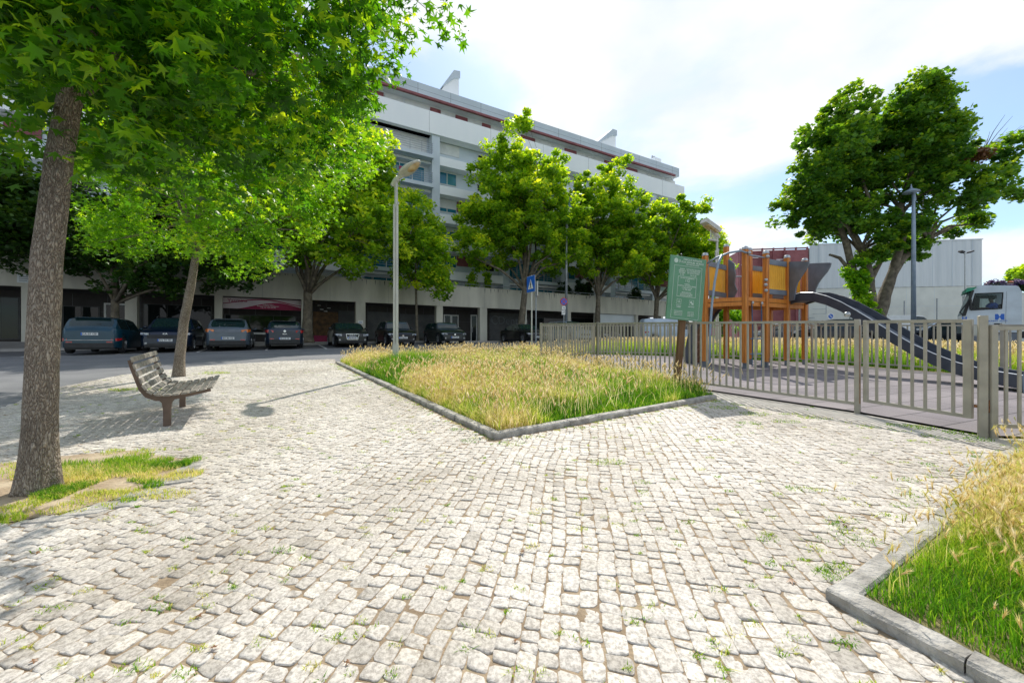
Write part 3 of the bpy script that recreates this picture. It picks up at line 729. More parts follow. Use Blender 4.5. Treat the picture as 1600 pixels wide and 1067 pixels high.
q = scatter(FRONT, 125000); q = q[RNG.random(len(q)) < np.clip(8.0 / q[:, 1], 0.35, 1)]
dq = np.minimum(dist_seg(q, BED_SW[0], BED_SW[1]), dist_seg(q, BED_SW[1], BED_SW[2]))
cq = np.clip((dryness(q) - .27) * 2.4, 0, 1)
cq = np.clip((dryness(q) - .43) * 4.0, 0, 1) * (0.25 + .75 * vnoise(q[:, 0] * 3.1, q[:, 1] * 3.1, 47)) * (1 - .8 * np.exp(-((q[:, 0] + 2.6) ** 2 + (q[:, 1] - 10.0) ** 2) / 1.6))
k = (dq > .14) & (RNG.random(len(q)) < 0.05 + cq * .58)
q = q[k]; dq = dq[k]; n = len(q)
h = (RNG.uniform(.16, .50, n) + .30 * (vnoise(q[:, 0] * .8, q[:, 1] * .8, 44) - .4)) * np.clip(.5 + dq / 1.0, .5, 1)
V1, F1, R1_, t = blades('s', q, h, np.full(n, .0035) * (1 + q[:, 1] * .09), np.clip(RNG.normal(.80, .10, n), 0, 1), .04, lean=.6)
V2, F2, R2_ = spindles(t, RNG.uniform(.06, .13, n), RNG.uniform(.005, .012, n) * (1 + q[:, 1] * .035), np.clip(RNG.normal(.93, .07, n), 0, 1))
V, Fc, Rn = join([(V1, F1, R1_), (V2, F2, R2_)])
fast_mesh('seeding_meadow_grass', V, Fc, M['grass'], rnd=Rn).__setitem__('kind', 'stuff')

# meadow behind the playground
BACK = [(3.3, 16.9), (6.3, 15.8), (9.8, 13.0), (11.6, 9.4), (12.5, 6.3), (14, 4.6), (22, 5), (21, 13), (15.5, 18), (9, 21.5), (4, 19.8)]
p = scatter(BACK, 330000); n = len(p)
c = np.clip((0.6 * vnoise(p[:, 0] * .4, p[:, 1] * .4, 51) + .4 * vnoise(p[:, 0] * 1.6, p[:, 1] * 1.6, 52) - .32) * 1.5, 0, 1)
di = np.full(n, 99.0)
for a, b in zip(REAR[1:6], REAR[2:7]): di = np.minimum(di, dist_seg(p, a, b))
h = RNG.uniform(.22, .52, n) * np.clip(.5 + di / 1.2, .5, 1.15)
rn = np.clip(.30 + c * .38 + RNG.normal(0, .12, n) + .12 * np.clip((di - 1.2) / 2, 0, 1) - .45 * np.exp(-(di / .45) ** 2), 0, 1)  # blades darkened along the fence foot: painted shadow and dark weeds
V1, F1, R1_, t = blades('b', p, h, RNG.uniform(.008, .016, n), rn, .04, lean=.3)
q = RNG.random(n) < (.05 + .18 * (p[:, 1] > 0) * np.clip((di - 1.2) / 2, 0, 1))
V2, F2, R2_ = spindles(t[q], RNG.uniform(.06, .12, q.sum()), np.full(q.sum(), .014), np.clip(RNG.normal(.93, .06, q.sum()), 0, 1))
V, Fc, Rn = join([(V1, F1, R1_), (V2, F2, R2_)])
fast_mesh('rear_meadow_grass', V, Fc, M['grass'], rnd=Rn).__setitem__('kind', 'stuff')

# near corner bed: fine green lawn in the corner, foxtails behind
NB = [(1.55, 1.76), (1.70, 1.46), (1.97, .95), (2.35, .2), (9.4, .2), (9.4, 3.6), (5.5, 3.97), (4.6, 3.60), (2.70, 2.37)]
p = scatter(NB, 260000); p = p[(p[:, 0] < 1.5 * p[:, 1] + .6) & (p[:, 1] > .9)]; n = len(p)
dcorner = np.sqrt((p[:, 0] - 1.75) ** 2 * .7 + (p[:, 1] - 1.55) ** 2 * 1.1)
c = np.clip((.5 * vnoise(p[:, 0] * 2.2, p[:, 1] * 2.2, 61) + .5 * vnoise(p[:, 0] * .9, p[:, 1] * .9, 62)) * 1.5 - .85 + np.clip(dcorner - .38, 0, 1.0) * 1.15, 0, 1)
dk = np.full(n, 9.0)
for a, b in zip(NB[:4], NB[1:5]): dk = np.minimum(dk, dist_seg(p, a, b))
for a, b in ((NB[8], NB[0]), (NB[7], NB[8])): dk = np.minimum(dk, dist_seg(p, a, b))
h = RNG.uniform(.045, .11, n) + c * RNG.uniform(.05, .20, n)
h *= np.clip(.5 + dk * 3, .5, 1)
rn = np.clip(.06 + RNG.uniform(0, .30, n) + c * .48 + RNG.normal(0, .05, n), 0, 1)
V1, F1, R1_, t = blades('n', p, h, RNG.uniform(.0028, .0055, n), rn, .06, lean=.55)
fast_mesh('corner_bed_grass', V1, F1, M['grass'], rnd=R1_).__setitem__('kind', 'stuff')
q = scatter(NB, 75000); q = q[(q[:, 0] < 1.5 * q[:, 1] + .6) & (q[:, 1] > .9)]
dc = np.sqrt((q[:, 0] - 1.75) ** 2 * .7 + (q[:, 1] - 1.55) ** 2 * 1.1)
cl = vnoise(q[:, 0] * 3, q[:, 1] * 3, 71)
k = (RNG.random(len(q)) < np.clip((dc - .35) * 1.6, 0, .95)) & (cl > .28) | ((cl > .56) & (dc > .18) & (RNG.random(len(q)) < .6))
q = q[k]; n = len(q); print('foxtails', n)
V1, F1, R1_, t = blades('f', q, RNG.uniform(.09, .27, n), np.full(n, .0032), np.clip(RNG.normal(.62, .12, n), 0, 1), .06, lean=.6)
V2, F2, R2_ = spindles(t, RNG.uniform(.035, .065, n), RNG.uniform(.0025, .0045, n), np.clip(RNG.normal(.78, .12, n), 0, 1), awns=18)
V, Fc, Rn = join([(V1, F1, R1_), (V2, F2, R2_)])
fast_mesh('foxtail_grass', V, Fc, M['grass'], rnd=Rn).__setitem__('kind', 'stuff')

# tree pit: patches of short grass; weeds in the joints
def patch(cx, cy, sx, sy, n, dry, hh):
    a = RNG.uniform(0, 2 * PI, n); r = np.sqrt(RNG.random(n))
    pp = np.stack([cx + np.cos(a) * r * sx, cy + np.sin(a) * r * sy], 1)
    m = vnoise(pp[:, 0] * 7, pp[:, 1] * 7, 81) > .34; pp = pp[m]; k = len(pp)
    return blades('x', pp, RNG.uniform(.3, 1, k) * hh, RNG.uniform(.003, .006, k), np.clip(RNG.normal(dry, .1, k), 0, 1), .03, lean=.7)[:3]
parts = []
for (px, py, sx, sy, n, dry, hh) in ((150, 738, .55, .20, 2600, .33, .055), (170, 748, .75, .24, 5200, .66, .045), (120, 775, .45, .10, 1500, .55, .04), (30, 790, .3, .12, 700, .5, .04), (20, 740, .5, .2, 900, .5, .04), (215, 712, .5, .1, 700, .5, .04), (90, 800, .4, .1, 700, .55, .035), (200, 780, .5, .1, 900, .6, .035), (240, 725, .42, .14, 1800, .36, .055), (268, 733, .16, .09, 900, .2, .06), (185, 765, .35, .09, 1500, .25, .05), (70, 776, .22, .08, 1400, .22, .05),
                                     (100, 752, .3, .14, 1400, .68, .07), (8, 820, .12, .07, 300, .45, .05), (80, 786, .1, .03, 200, .25, .04), (200, 790, .06, .03, 60, .3, .05), (215, 612, .55, .16, 700, .45, .06), (330, 585, .5, .2, 500, .45, .06)):
    x, y = P(px, py); parts.append(patch(x, y, sx, sy, n, dry, hh))
V, Fc, Rn = join(parts); fast_mesh('tree_pit_grass', V, Fc, M['grass'], rnd=Rn).__setitem__('kind', 'stuff')

parts = []
spots = []
for i in range(900):
    y = 1.2 + 9.5 * RNG.random() ** 1.3; x = RNG.uniform(-1.25, 1.25) * y; spots.append((x, y, RNG.uniform(.010, .04), int(RNG.integers(14, 40)), RNG.uniform(.3, .6)))
for (px, py, sz, nn) in ((545, 605, .12, 120), (950, 727, .12, 160), (1440, 672, .14, 160), (1405, 668, .12, 120), (1300, 905, .07, 220), (1312, 893, .05, 120), (735, 693, .1, 80), (800, 697, .12, 90), (715, 675, .08, 70), (1250, 770, .08, 90), (1170, 665, .12, 120),
                         (1130, 640, .16, 200), (1180, 650, .16, 160), (1230, 662, .14, 120), (1320, 1015, .05, 60), (1530, 690, .12, 140), (1200, 850, .05, 50), (1000, 760, .06, 50), (1100, 625, .2, 260), (1500, 680, .14, 160), (1560, 686, .14, 240), (250, 960, .04, 60), (440, 868, .05, 60), (210, 1055, .05, 60)):
    x, y = P(px, py); spots.append((x, y, sz, nn, RNG.uniform(.15, .4)))
# weeds collect along the kerbs
for (a, b, cnt) in ((BED_SW[0], BED_SW[1], 90), (BED_SW[1], BED_SW[2], 45), ((4.5, 3.8), (1.40, 1.85), 40), ((3.3, 6.6), (4.9, 4.2), 50)):
    for i in range(cnt):
        t_ = RNG.random(); x = a[0] + (b[0] - a[0]) * t_; y = a[1] + (b[1] - a[1]) * t_
        d = np.array([b[1] - a[1], -(b[0] - a[0])]); d = d / np.linalg.norm(d) * RNG.uniform(.02, .22)
        if a == BED_SW[0] or a == BED_SW[1]: d = d if (d[1] < 0) else -d
        else: d = d if d[0] < 0 else -d
        spots.append((x + d[0], y + d[1], RNG.uniform(.02, .08), int(RNG.integers(14, 40)), RNG.uniform(.2, .6)))
for (x, y, sz, nn, dry) in spots:
    pp = np.array([[x, y]])
    if in_poly(pp, COBBLE)[0] and not in_poly(pp, GREEN)[0] and not in_poly(pp, NEARBED)[0]:
        a = RNG.uniform(0, 2 * PI, nn); r = np.sqrt(RNG.random(nn)) * sz
        pp = np.stack([x + np.cos(a) * r * 1.3, y + np.sin(a) * r * .8], 1)
        parts.append(blades('w', pp, RNG.uniform(.010, .022, nn) * (1 + sz * 5), RNG.uniform(.003, .006, nn) * (1 + y * .06), np.clip(RNG.normal(dry, .1, nn), 0, 1), .018, lean=1.0)[:3])
V, Fc, Rn = join(parts); fast_mesh('paving_weeds', V, Fc, M['grass'], rnd=Rn).__setitem__('kind', 'stuff')
# broad blade in the lower left corner
x, y = P(10, 1062)

# ------------------------------------------------------------------ fences
picket_me = None
def fence(p0, p1, name, label, group, H=1.25, gap=0.11, sp=0.125, posts=(1, 1), postw=.062, pext=0.0, parent_cat='fence', rail=.04, lintop=None):
    global picket_me
    a = Vector((p0[0], p0[1], G(p0[1]) + .05)); b = Vector((p1[0], p1[1], G(p1[1]) + .05))
    d = b - a; L_ = math.hypot(d.x, d.y); ang = math.atan2(d.y, d.x)
    t = thing(name, label, parent_cat, tuple(a), 0, group)
    mb = MB(); mb.bar((0, 0, H), (d.x, d.y, d.z + H), .035, rail); mb.build('top_rail', 'fence', t)
    mb = MB(); mb.bar((0, 0, gap), (d.x, d.y, d.z + gap), .035, rail); mb.build('bottom_rail', 'fence', t)
    if picket_me is None:
        mb = MB(); mb.cbox(-.016, .016, -.010, .010, 0, 1.0, .003); po = mb.build('picket', 'fence'); picket_me = po.data; bpy.data.objects.remove(po)
    n = max(2, round(L_ / sp))
    for i in range(1, n):
        f = i / n; o = bpy.data.objects.new('picket', picket_me); COL.objects.link(o); o.parent = t
        o.location = (d.x * f, d.y * f, d.z * f + gap + rail / 2); o.scale = (1, 1, H - gap - rail); o.rotation_euler = (0, 0, ang)
    for k, q in enumerate((Vector((0, 0, 0)), d)):
        if posts[k]:
            mb = MB(); st = 0; mb.cbox(-postw / 2, postw / 2, -postw / 2, postw / 2, -.05, H + .035 + pext, .006)
            mb.xf(Matrix.Translation(q) @ Matrix.Rotation(ang, 4, 'Z')); mb.build('post', 'fence', t)
    return t, d, ang
mid = (PA[0] + (PB[0] - PA[0]) * .497, PA[1] + (PB[1] - PA[1]) * .497)
fg = 'metal railings around the playground'
fence(PA, mid, 'playground_fence', 'taupe railing panel standing in tall grass, farthest on the left side of the playground', 'taupe railing panels around the playground')
fence(mid, PB, 'playground_fence', 'taupe railing panel beginning mid-way in the dry grass and ending behind the green sign', 'taupe railing panels around the playground', posts=(1, 0))
t, d, ang = fence(PB, PC, 'playground_fence', 'taupe railing panel between the green sign and the rust-streaked gate post', 'taupe railing panels around the playground')
# rust streak and ball knob on gate post
mb = MB(); mb.box(.036, .044, -.045, -.041, .12, 1.2); mb.xf(Matrix.Translation(d) @ Matrix.Rotation(ang, 4, 'Z')); mb.build('rust_streak', 'rust', t)
mb = MB(); mb.lathe([(0.001, -.035), (.03, -.03), (.04, 0), (.03, .03), (.001, .035)], 12, (d.x - .06, d.y + .1, d.z + 1.36)); mb.build('knob', 'steel', t, smooth=True)
# gate leaf
gd = (Vector(PD) - Vector(PC)); gdn = gd.normalized()
g0 = Vector(PC) + gdn * .10; g1 = Vector(PC) + gdn * (gd.length - .19)
t, d, ang = fence(tuple(g0), tuple(g1), 'playground_gate', 'taupe barred gate leaf hung between the two thick posts', None, gap=.17, posts=(0, 0), parent_cat='gate', sp=.128)
for q, w in ((Vector((0, 0, 0)), .05), (d, .075)):
    mb = MB(); mb.cbox(-w / 2, w / 2, -.025, .025, .15, 1.27, .006); mb.xf(Matrix.Translation(q) @ Matrix.Rotation(ang, 4, 'Z')); mb.build('stile', 'fence', t)
mb = MB(); mb.box(0, .12, -.012, .012, .28, .31); mb.box(.085, .13, -.03, .03, .24, .38); mb.xf(Matrix.Translation(d + Vector((gdn.x * .05, gdn.y * .05, 0))) @ Matrix.Rotation(ang, 4, 'Z')); mb.build('latch', 'rust', t)
mb = MB(); mb.box(.055, .11, -.03, .03, 1.08, 1.2); mb.xf(Matrix.Translation(d) @ Matrix.Rotation(ang, 4, 'Z')); mb.build('hinge', 'steel', t)
# gate post pair + rear right run
t, d, ang = fence(PD, (8.2, 3.95), 'playground_fence', 'low taupe railing panel right of the gate, cut by the photo edge', 'taupe railing panels around the playground', H=1.17)
mb = MB(); mb.cbox(-.036, .036, -.036, .036, -.05, 1.31, .006); mb.xf(Matrix.Translation((-.055, .045, 0)) @ Matrix.Rotation(R(-40), 4, 'Z')); mb.build('gate_post', 'fence', t)
rl = ['taupe railing panel far back left, running up behind the first panel', 'taupe railing panel at the back left corner in front of the meadow', 'taupe railing panel behind the wooden play tower', 'taupe railing panel behind the long slide', 'taupe railing panel behind the foot of the slide', 'taupe railing panel at the right end of the playground', 'taupe railing panel closing the right corner of the playground']
for i in range(len(REAR) - 1):
    fence(REAR[i], REAR[i + 1], 'playground_fence', rl[i], 'taupe railing panels around the playground', posts=(0 if i == 0 else 1, 0), H=1.2)

# ------------------------------------------------------------------ bench
def bench():
    x, y = -4.56, 5.47
    ax = Vector((-.55, .835, .033)).normalized(); f = Vector((.835, .55, 0)).normalized()
    t = thing('park_bench', 'weathered slatted bench with brown steel frame beside the road tree', 'bench', (x, y, G(y)))
    prof = [(-.345, .84), (-.325, .755), (-.30, .67), (-.272, .585), (-.24, .505), (-.19, .44), (-.115, .405), (-.03, .395), (.055, .40), (.14, .41), (.225, .424), (.31, .442), (.39, .46)]
    L2 = .74
    for i, (a, z) in enumerate(prof):
        p_ = prof[max(i - 1, 0)]; n_ = prof[min(i + 1, len(prof) - 1)]
        tg = Vector((n_[0] - p_[0], n_[1] - p_[1])).normalized(); nr = Vector((tg.y, -tg.x)) if False else Vector((-tg.y, tg.x))
        c = f * a + Vector((0, 0, z))
        wdir = f * tg.x + Vector((0, 0, tg.y)); ndir = f * nr.x + Vector((0, 0, nr.y))
        mb = MB(); vs = []
        for sx in (-1, 1):
            for (u, v) in ((-.033, 0.002), (-.028, .018), (.028, .018), (.033, 0.002), (.030, -.003), (-.030, -.003)):
                vs.append(c + ax * (L2 * sx) + wdir * u + ndir * v)
        mb.add(vs, [(0, 1, 2, 3, 4, 5), (11, 10, 9, 8, 7, 6)] + [(k, 6 + k, 6 + (k + 1) % 6, (k + 1) % 6) for k in range(6)])
        mb.build('slat', 'bench_slat', t)
    for sx in (-1, 1):
        mb = MB(); top = []; bot = []
        for i, (a, z) in enumerate(prof):
            p_ = prof[max(i - 1, 0)]; n_ = prof[min(i + 1, len(prof) - 1)]
            tg = Vector((n_[0] - p_[0], n_[1] - p_[1])).normalized(); nr = Vector((-tg.y, tg.x))
            th = .040 + .03 * math.exp(-((i - 6) / 2.2) ** 2)
            top.append((a - nr.x * .006, z - nr.y * .006)); bot.append((a - nr.x * th, z - nr.y * th))
        w = .022; cx = sx * .68
        vs = []
        for s_ in (-w, w):
            for (a, z) in top: vs.append(ax * (cx + s_) + f * a + Vector((0, 0, z)))
            for (a, z) in bot: vs.append(ax * (cx + s_) + f * a + Vector((0, 0, z)))
        n = len(prof); fs = []
        for k in range(n - 1):
            fs += [(k, k + 1, n + k + 1, n + k), (2 * n + k + 1, 2 * n + k, 3 * n + k, 3 * n + k + 1), (k + 1, k, 2 * n + k, 2 * n + k + 1), (n + k, n + k + 1, 3 * n + k + 1, 3 * n + k)]
        fs += [(0, n, 3 * n, 2 * n), (n - 1, 3 * n - 1, 4 * n - 1, 2 * n - 1)]
        mb.add(vs, fs); mb.build('side_frame', 'bench_frame', t)
        mb = MB(); vs = []
        zg = -.02 + sx * .03 * .7
        for (z, wa) in ((zg, .036), (.22, .036), (.31, .048), (.36, .085)):
            for (i, j) in ((-1, -1), (1, -1), (1, 1), (-1, 1)):
                vs.append(ax * (cx + j * .028) + f * (-.03 + i * wa) + Vector((0, 0, z)))
        fs = [(3, 2, 1, 0), (12, 13, 14, 15)]
        for r_ in range(3):
            for k in range(4): k2 = (k + 1) % 4; fs.append((r_ * 4 + k, r_ * 4 + k2, r_ * 4 + 4 + k2, r_ * 4 + 4 + k))
        mb.add(vs, fs); mb.build('leg', 'bench_frame', t)
bench()

# ------------------------------------------------------------------ street lamps
def lamp(x, y, name, label, hdir, H=5.15, head='oval', group=None):
    z = G(y); t = thing(name, label, 'street lamp', (x, y, z), 0, group)
    mb = MB(); mb.cbox(-.062, -.004, -.045, .045, 0, H - .62, .012); mb.build('pole', 'lampmetal', t)
    mb = MB(); mb.cbox(.004, .062, -.045, .045, 0, H - .62, .012); mb.build('pole', 'lampmetal', t)
    mb = MB(); mb.box(-.070, .070, -.053, .053, 0, .75); mb.build('base_sleeve', 'lampmetal', t)
    mb = MB(); mb.tube([(0.01, 0, H - .7), (.01, 0, H)], .045, 12); mb.box(.045, .085, -.02, .02, H - .62, H - .55); mb.build('upper_tube', 'lampmetal', t, smooth=False)
    hd = Vector((hdir[0], hdir[1], 0)).normalized()
    up = Vector((0, 0, 1))
    mb = MB(); mb.tube([(-hd * .11) + up * (H - .08), up * (H + .02), hd * .1 + up * (H + .1)], [.07, .085, .06], 10); mb.build('joint', 'lampmetal', t)
    ax = (hd + up * .38).normalized(); c0 = hd * .12 + up * (H + .10)
    if head == 'oval':
        mb = MB(); mb.tube([c0 - ax * .05, c0 + ax * .16], [.05, .075], 12); mb.build('arm', 'lampmetal', t)
        side = ax.cross(up).normalized(); nz = side.cross(ax).normalized()
        m4 = frame(c0 + ax * .42, ax, side.cross(ax).cross(ax))
        for nm, mt, zs, off, sc_ in (('housing', 'lampmetal', (.085, -.06), 0, 1), ('bowl', 'lampbowl', (.02, -.12), .12, .60)):
            mb = MB(); vs = []; fs = []; n = 20; mm = 10
            for i in range(mm + 1):
                a = -PI / 2 + PI * i / mm
                for k in range(n):
                    b = 2 * PI * k / n; cx = math.cos(b); sy = math.sin(b)
                    wid = .20 * sc_ * (1 - .18 * cx); hz_ = zs[0] if a > 0 else -zs[1]
                    vs.append(c0 + ax * (.42 + off + .38 * sc_ * cx * math.cos(a)) + side * (wid * sy * math.cos(a)) + nz * (hz_ * math.sin(a)))
            for i in range(mm):
                for k in range(n): k2 = (k + 1) % n; fs.append((i * n + k, i * n + k2, (i + 1) * n + k2, (i + 1) * n + k))
            mb.add(vs, fs); mb.build(nm, mt, t, smooth=True)
    else:
        side = ax.cross(up).normalized()
        mb = MB(); mb.bar(c0 - ax * .2 + up * .16, c0 + ax * .62 + up * .22, .34, .17); mb.build('housing', 'lampmetal', t)
        mb = MB(); mb.bar(c0 - ax * .1 + up * .05, c0 + ax * .5 + up * .1, .28, .06); mb.build('bowl', 'lampbowl', t)
        for k in range(5):
            p = -hd * (.32 - .12 * k) * -1 + up * (H - .02)
            mb = MB(); mb.bar(hd * (.05 + .07 * k) + up * (H - .22), hd * (.05 + .07 * k) + up * (H + .22), .02, .03); mb.build('cooling_rib', 'lampmetal', t)
        mb = MB(); mb.bar(-hd * .05 + up * (H - .22), hd * .42 + up * (H - .2), .12, .05); mb.build('bracket', 'lampmetal', t)
lamp(-3.16, 10.87, 'street_lamp', 'pale lamp post with oval lantern rising from the dry meadow', (.8, -.45))
lamp(8.45, 16.5, 'street_lamp', 'pale lamp with ribbed box head above the play tower', (-.85, -.3), head='box', H=4.95)

def tall_lamp(x, y, H, r, label, head=True, mat='bluegray'):
    t = thing('tall_street_lamp', label, 'street lamp', (x, y, G(y)))
    mb = MB(); mb.tube([(0, 0, 0), (0, 0, H * .78), (0, 0, H)], [r, r * .75, r * .5], 12); mb.build('pole', mat, t, smooth=True)
    if head:
        mb = MB(); mb.lathe([(.05, H + .08), (.12, H + .02), (.42, H - .16), (.44, H - .22), (.1, H - .26)], 18, (-.15, 0, 0)); mb.build('lantern', mat, t, smooth=True)
        mb = MB(); mb.tube([(-.15, 0, H), (-.15, 0, H + .32)], [.07, .02], 8); mb.build('finial', mat, t)
        mb = MB(); mb.tube([(0, 0, H - .9), (.12, 0, H - .7), (.05, 0, H - .2)], .05, 8); mb.build('bracket', mat, t)
    return t
tall_lamp(26.1, 26, 10.1, .14, 'tall blue-gray street lamp in front of the big broad tree')
tall_lamp(4.62, 34, 10.5, .12, 'slim dark street lamp hidden in the plane trees behind the round sign', mat='rail')

# ------------------------------------------------------------------ traffic signs
def cross_sign():
    x, y = .77, 15.6; z = G(y); t = thing('crossing_sign', 'blue square pedestrian crossing sign on a pale post', 'road sign', (x, y, z), 0)
    mb = MB(); mb.tube([(0, 0, 0), (0, 0, 3.2)], .028, 10); mb.build('post', 'lampmetal', t)
    ang = R(-62)
    Rm = Matrix.Rotation(ang, 4, 'Z')
    mb = MB(); mb.cbox(-.3, .3, -.05, -.035, 2.55, 3.17, .006); mb.xf(Rm); mb.build('panel', 'sign_blue', t)
    mb = MB(); mb.box(-.31, .31, -.034, -.028, 2.54, 3.18); mb.xf(Rm); mb.build('backing', 'white', t)
    mb = MB(); mb.prism([(-.2, 2.67), (.2, 2.67), (0, 3.05)], -.054, -.051, 'xz'); mb.xf(Rm); mb.build('triangle', 'white', t)
    mb = MB()
    mb.tube([(0, -.056, 2.93), (0, -.056, 2.80)], .018, 6); mb.tube([(0, -.056, 2.80), (-.05, -.056, 2.70)], .012, 6); mb.tube([(0, -.056, 2.80), (.05, -.056, 2.70)], .012, 6); mb.tube([(-.05, -.056, 2.83), (0, -.056, 2.89), (.05, -.056, 2.83)], .01, 6)
    mb.ell((0, -.056, 2.96), (.02, .01, .022), 8, 6); mb.xf(Rm); mb.build('pictogram', 'black', t)
cross_sign()
def thin_sign(x, y, label):
    t = thing('narrow_sign', label, 'road sign', (x, y, G(y)))
    mb = MB(); mb.tube([(0, 0, 0), (0, 0, 3.6)], .035, 8); mb.build('post', 'rail', t)
    mb = MB(); mb.cbox(.04, .10, -.3, .3, 2.9, 3.7, .005); mb.build('panel', 'lampmetal', t)
thin_sign(1.35, 22.5, 'thin sign seen edge-on on a dark post right of the blue crossing sign')
def round_sign():
    x, y = 3.63, 28; t = thing('no_stopping_sign', 'round blue and red no-stopping sign with white plates below', 'road sign', (x, y, G(y)), R(8))
    mb = MB(); mb.tube([(0, .03, 0), (0, .03, 3.2)], .03, 8); mb.build('post', 'rail', t)
    zc = 2.92
    for nm, r_, yy, mt in (('rim', .27, 0, 'sign_red'), ('face', .22, -.008, 'sign_blue')):
        mb = MB(); mb.lathe([(r_, -.004), (r_, .004)], 24, (0, yy, zc), 'y'); mb.build(nm, mt, t)
    for a in (45, -45):
        mb = MB(); mb.bar((-.2 * math.cos(R(a)), -.016, zc - .2 * math.sin(R(a))), (.2 * math.cos(R(a)), -.016, zc + .2 * math.sin(R(a))), .004, .045, up=(0, 0, 1)); mb.build('slash', 'sign_red', t)
    mb = MB(); mb.box(-.13, .13, -.01, 0, 2.35, 2.6); mb.build('plate', 'white', t)
    mb = MB(); mb.box(-.16, .1, -.01, 0, 2.0, 2.3); mb.build('plate', 'white', t)
    mb = MB(); mb.bar((-.05, -.014, 2.5), (.08, -.014, 2.45), .004, .03); mb.build('arrow', 'black', t)
    mb = MB(); mb.bar((-.1, -.014, 2.12), (.06, -.014, 2.2), .004, .03); mb.build('arrow', 'black', t)
round_sign()
def far_sign(px, y, zc, label):
    x = (px - 800) / F * y; t = thing('parking_sign', label, 'road sign', (x, y, G(y)))
    mb = MB(); mb.tube([(0, .03, 0), (0, .03, zc + .3)], .035, 8); mb.build('post', 'hedge_green' if 'hedge_green' in M else 'rail', t)
    mb = MB(); mb.lathe([(.3, -.006), (.3, .006)], 20, (0, 0, zc), 'y'); mb.build('rim', 'white', t)
    mb = MB(); mb.lathe([(.22, -.006), (.22, .006)], 20, (0, -.014, zc), 'y'); mb.build('face', 'sign_blue', t)
    mb = MB(); mb.bar((-.14, -.026, zc + .14), (.14, -.026, zc - .14), .004, .05); mb.build('slash', 'white', t)
far_sign(1298, 36, 2.35, 'small round blue sign between the play tower and the slide')

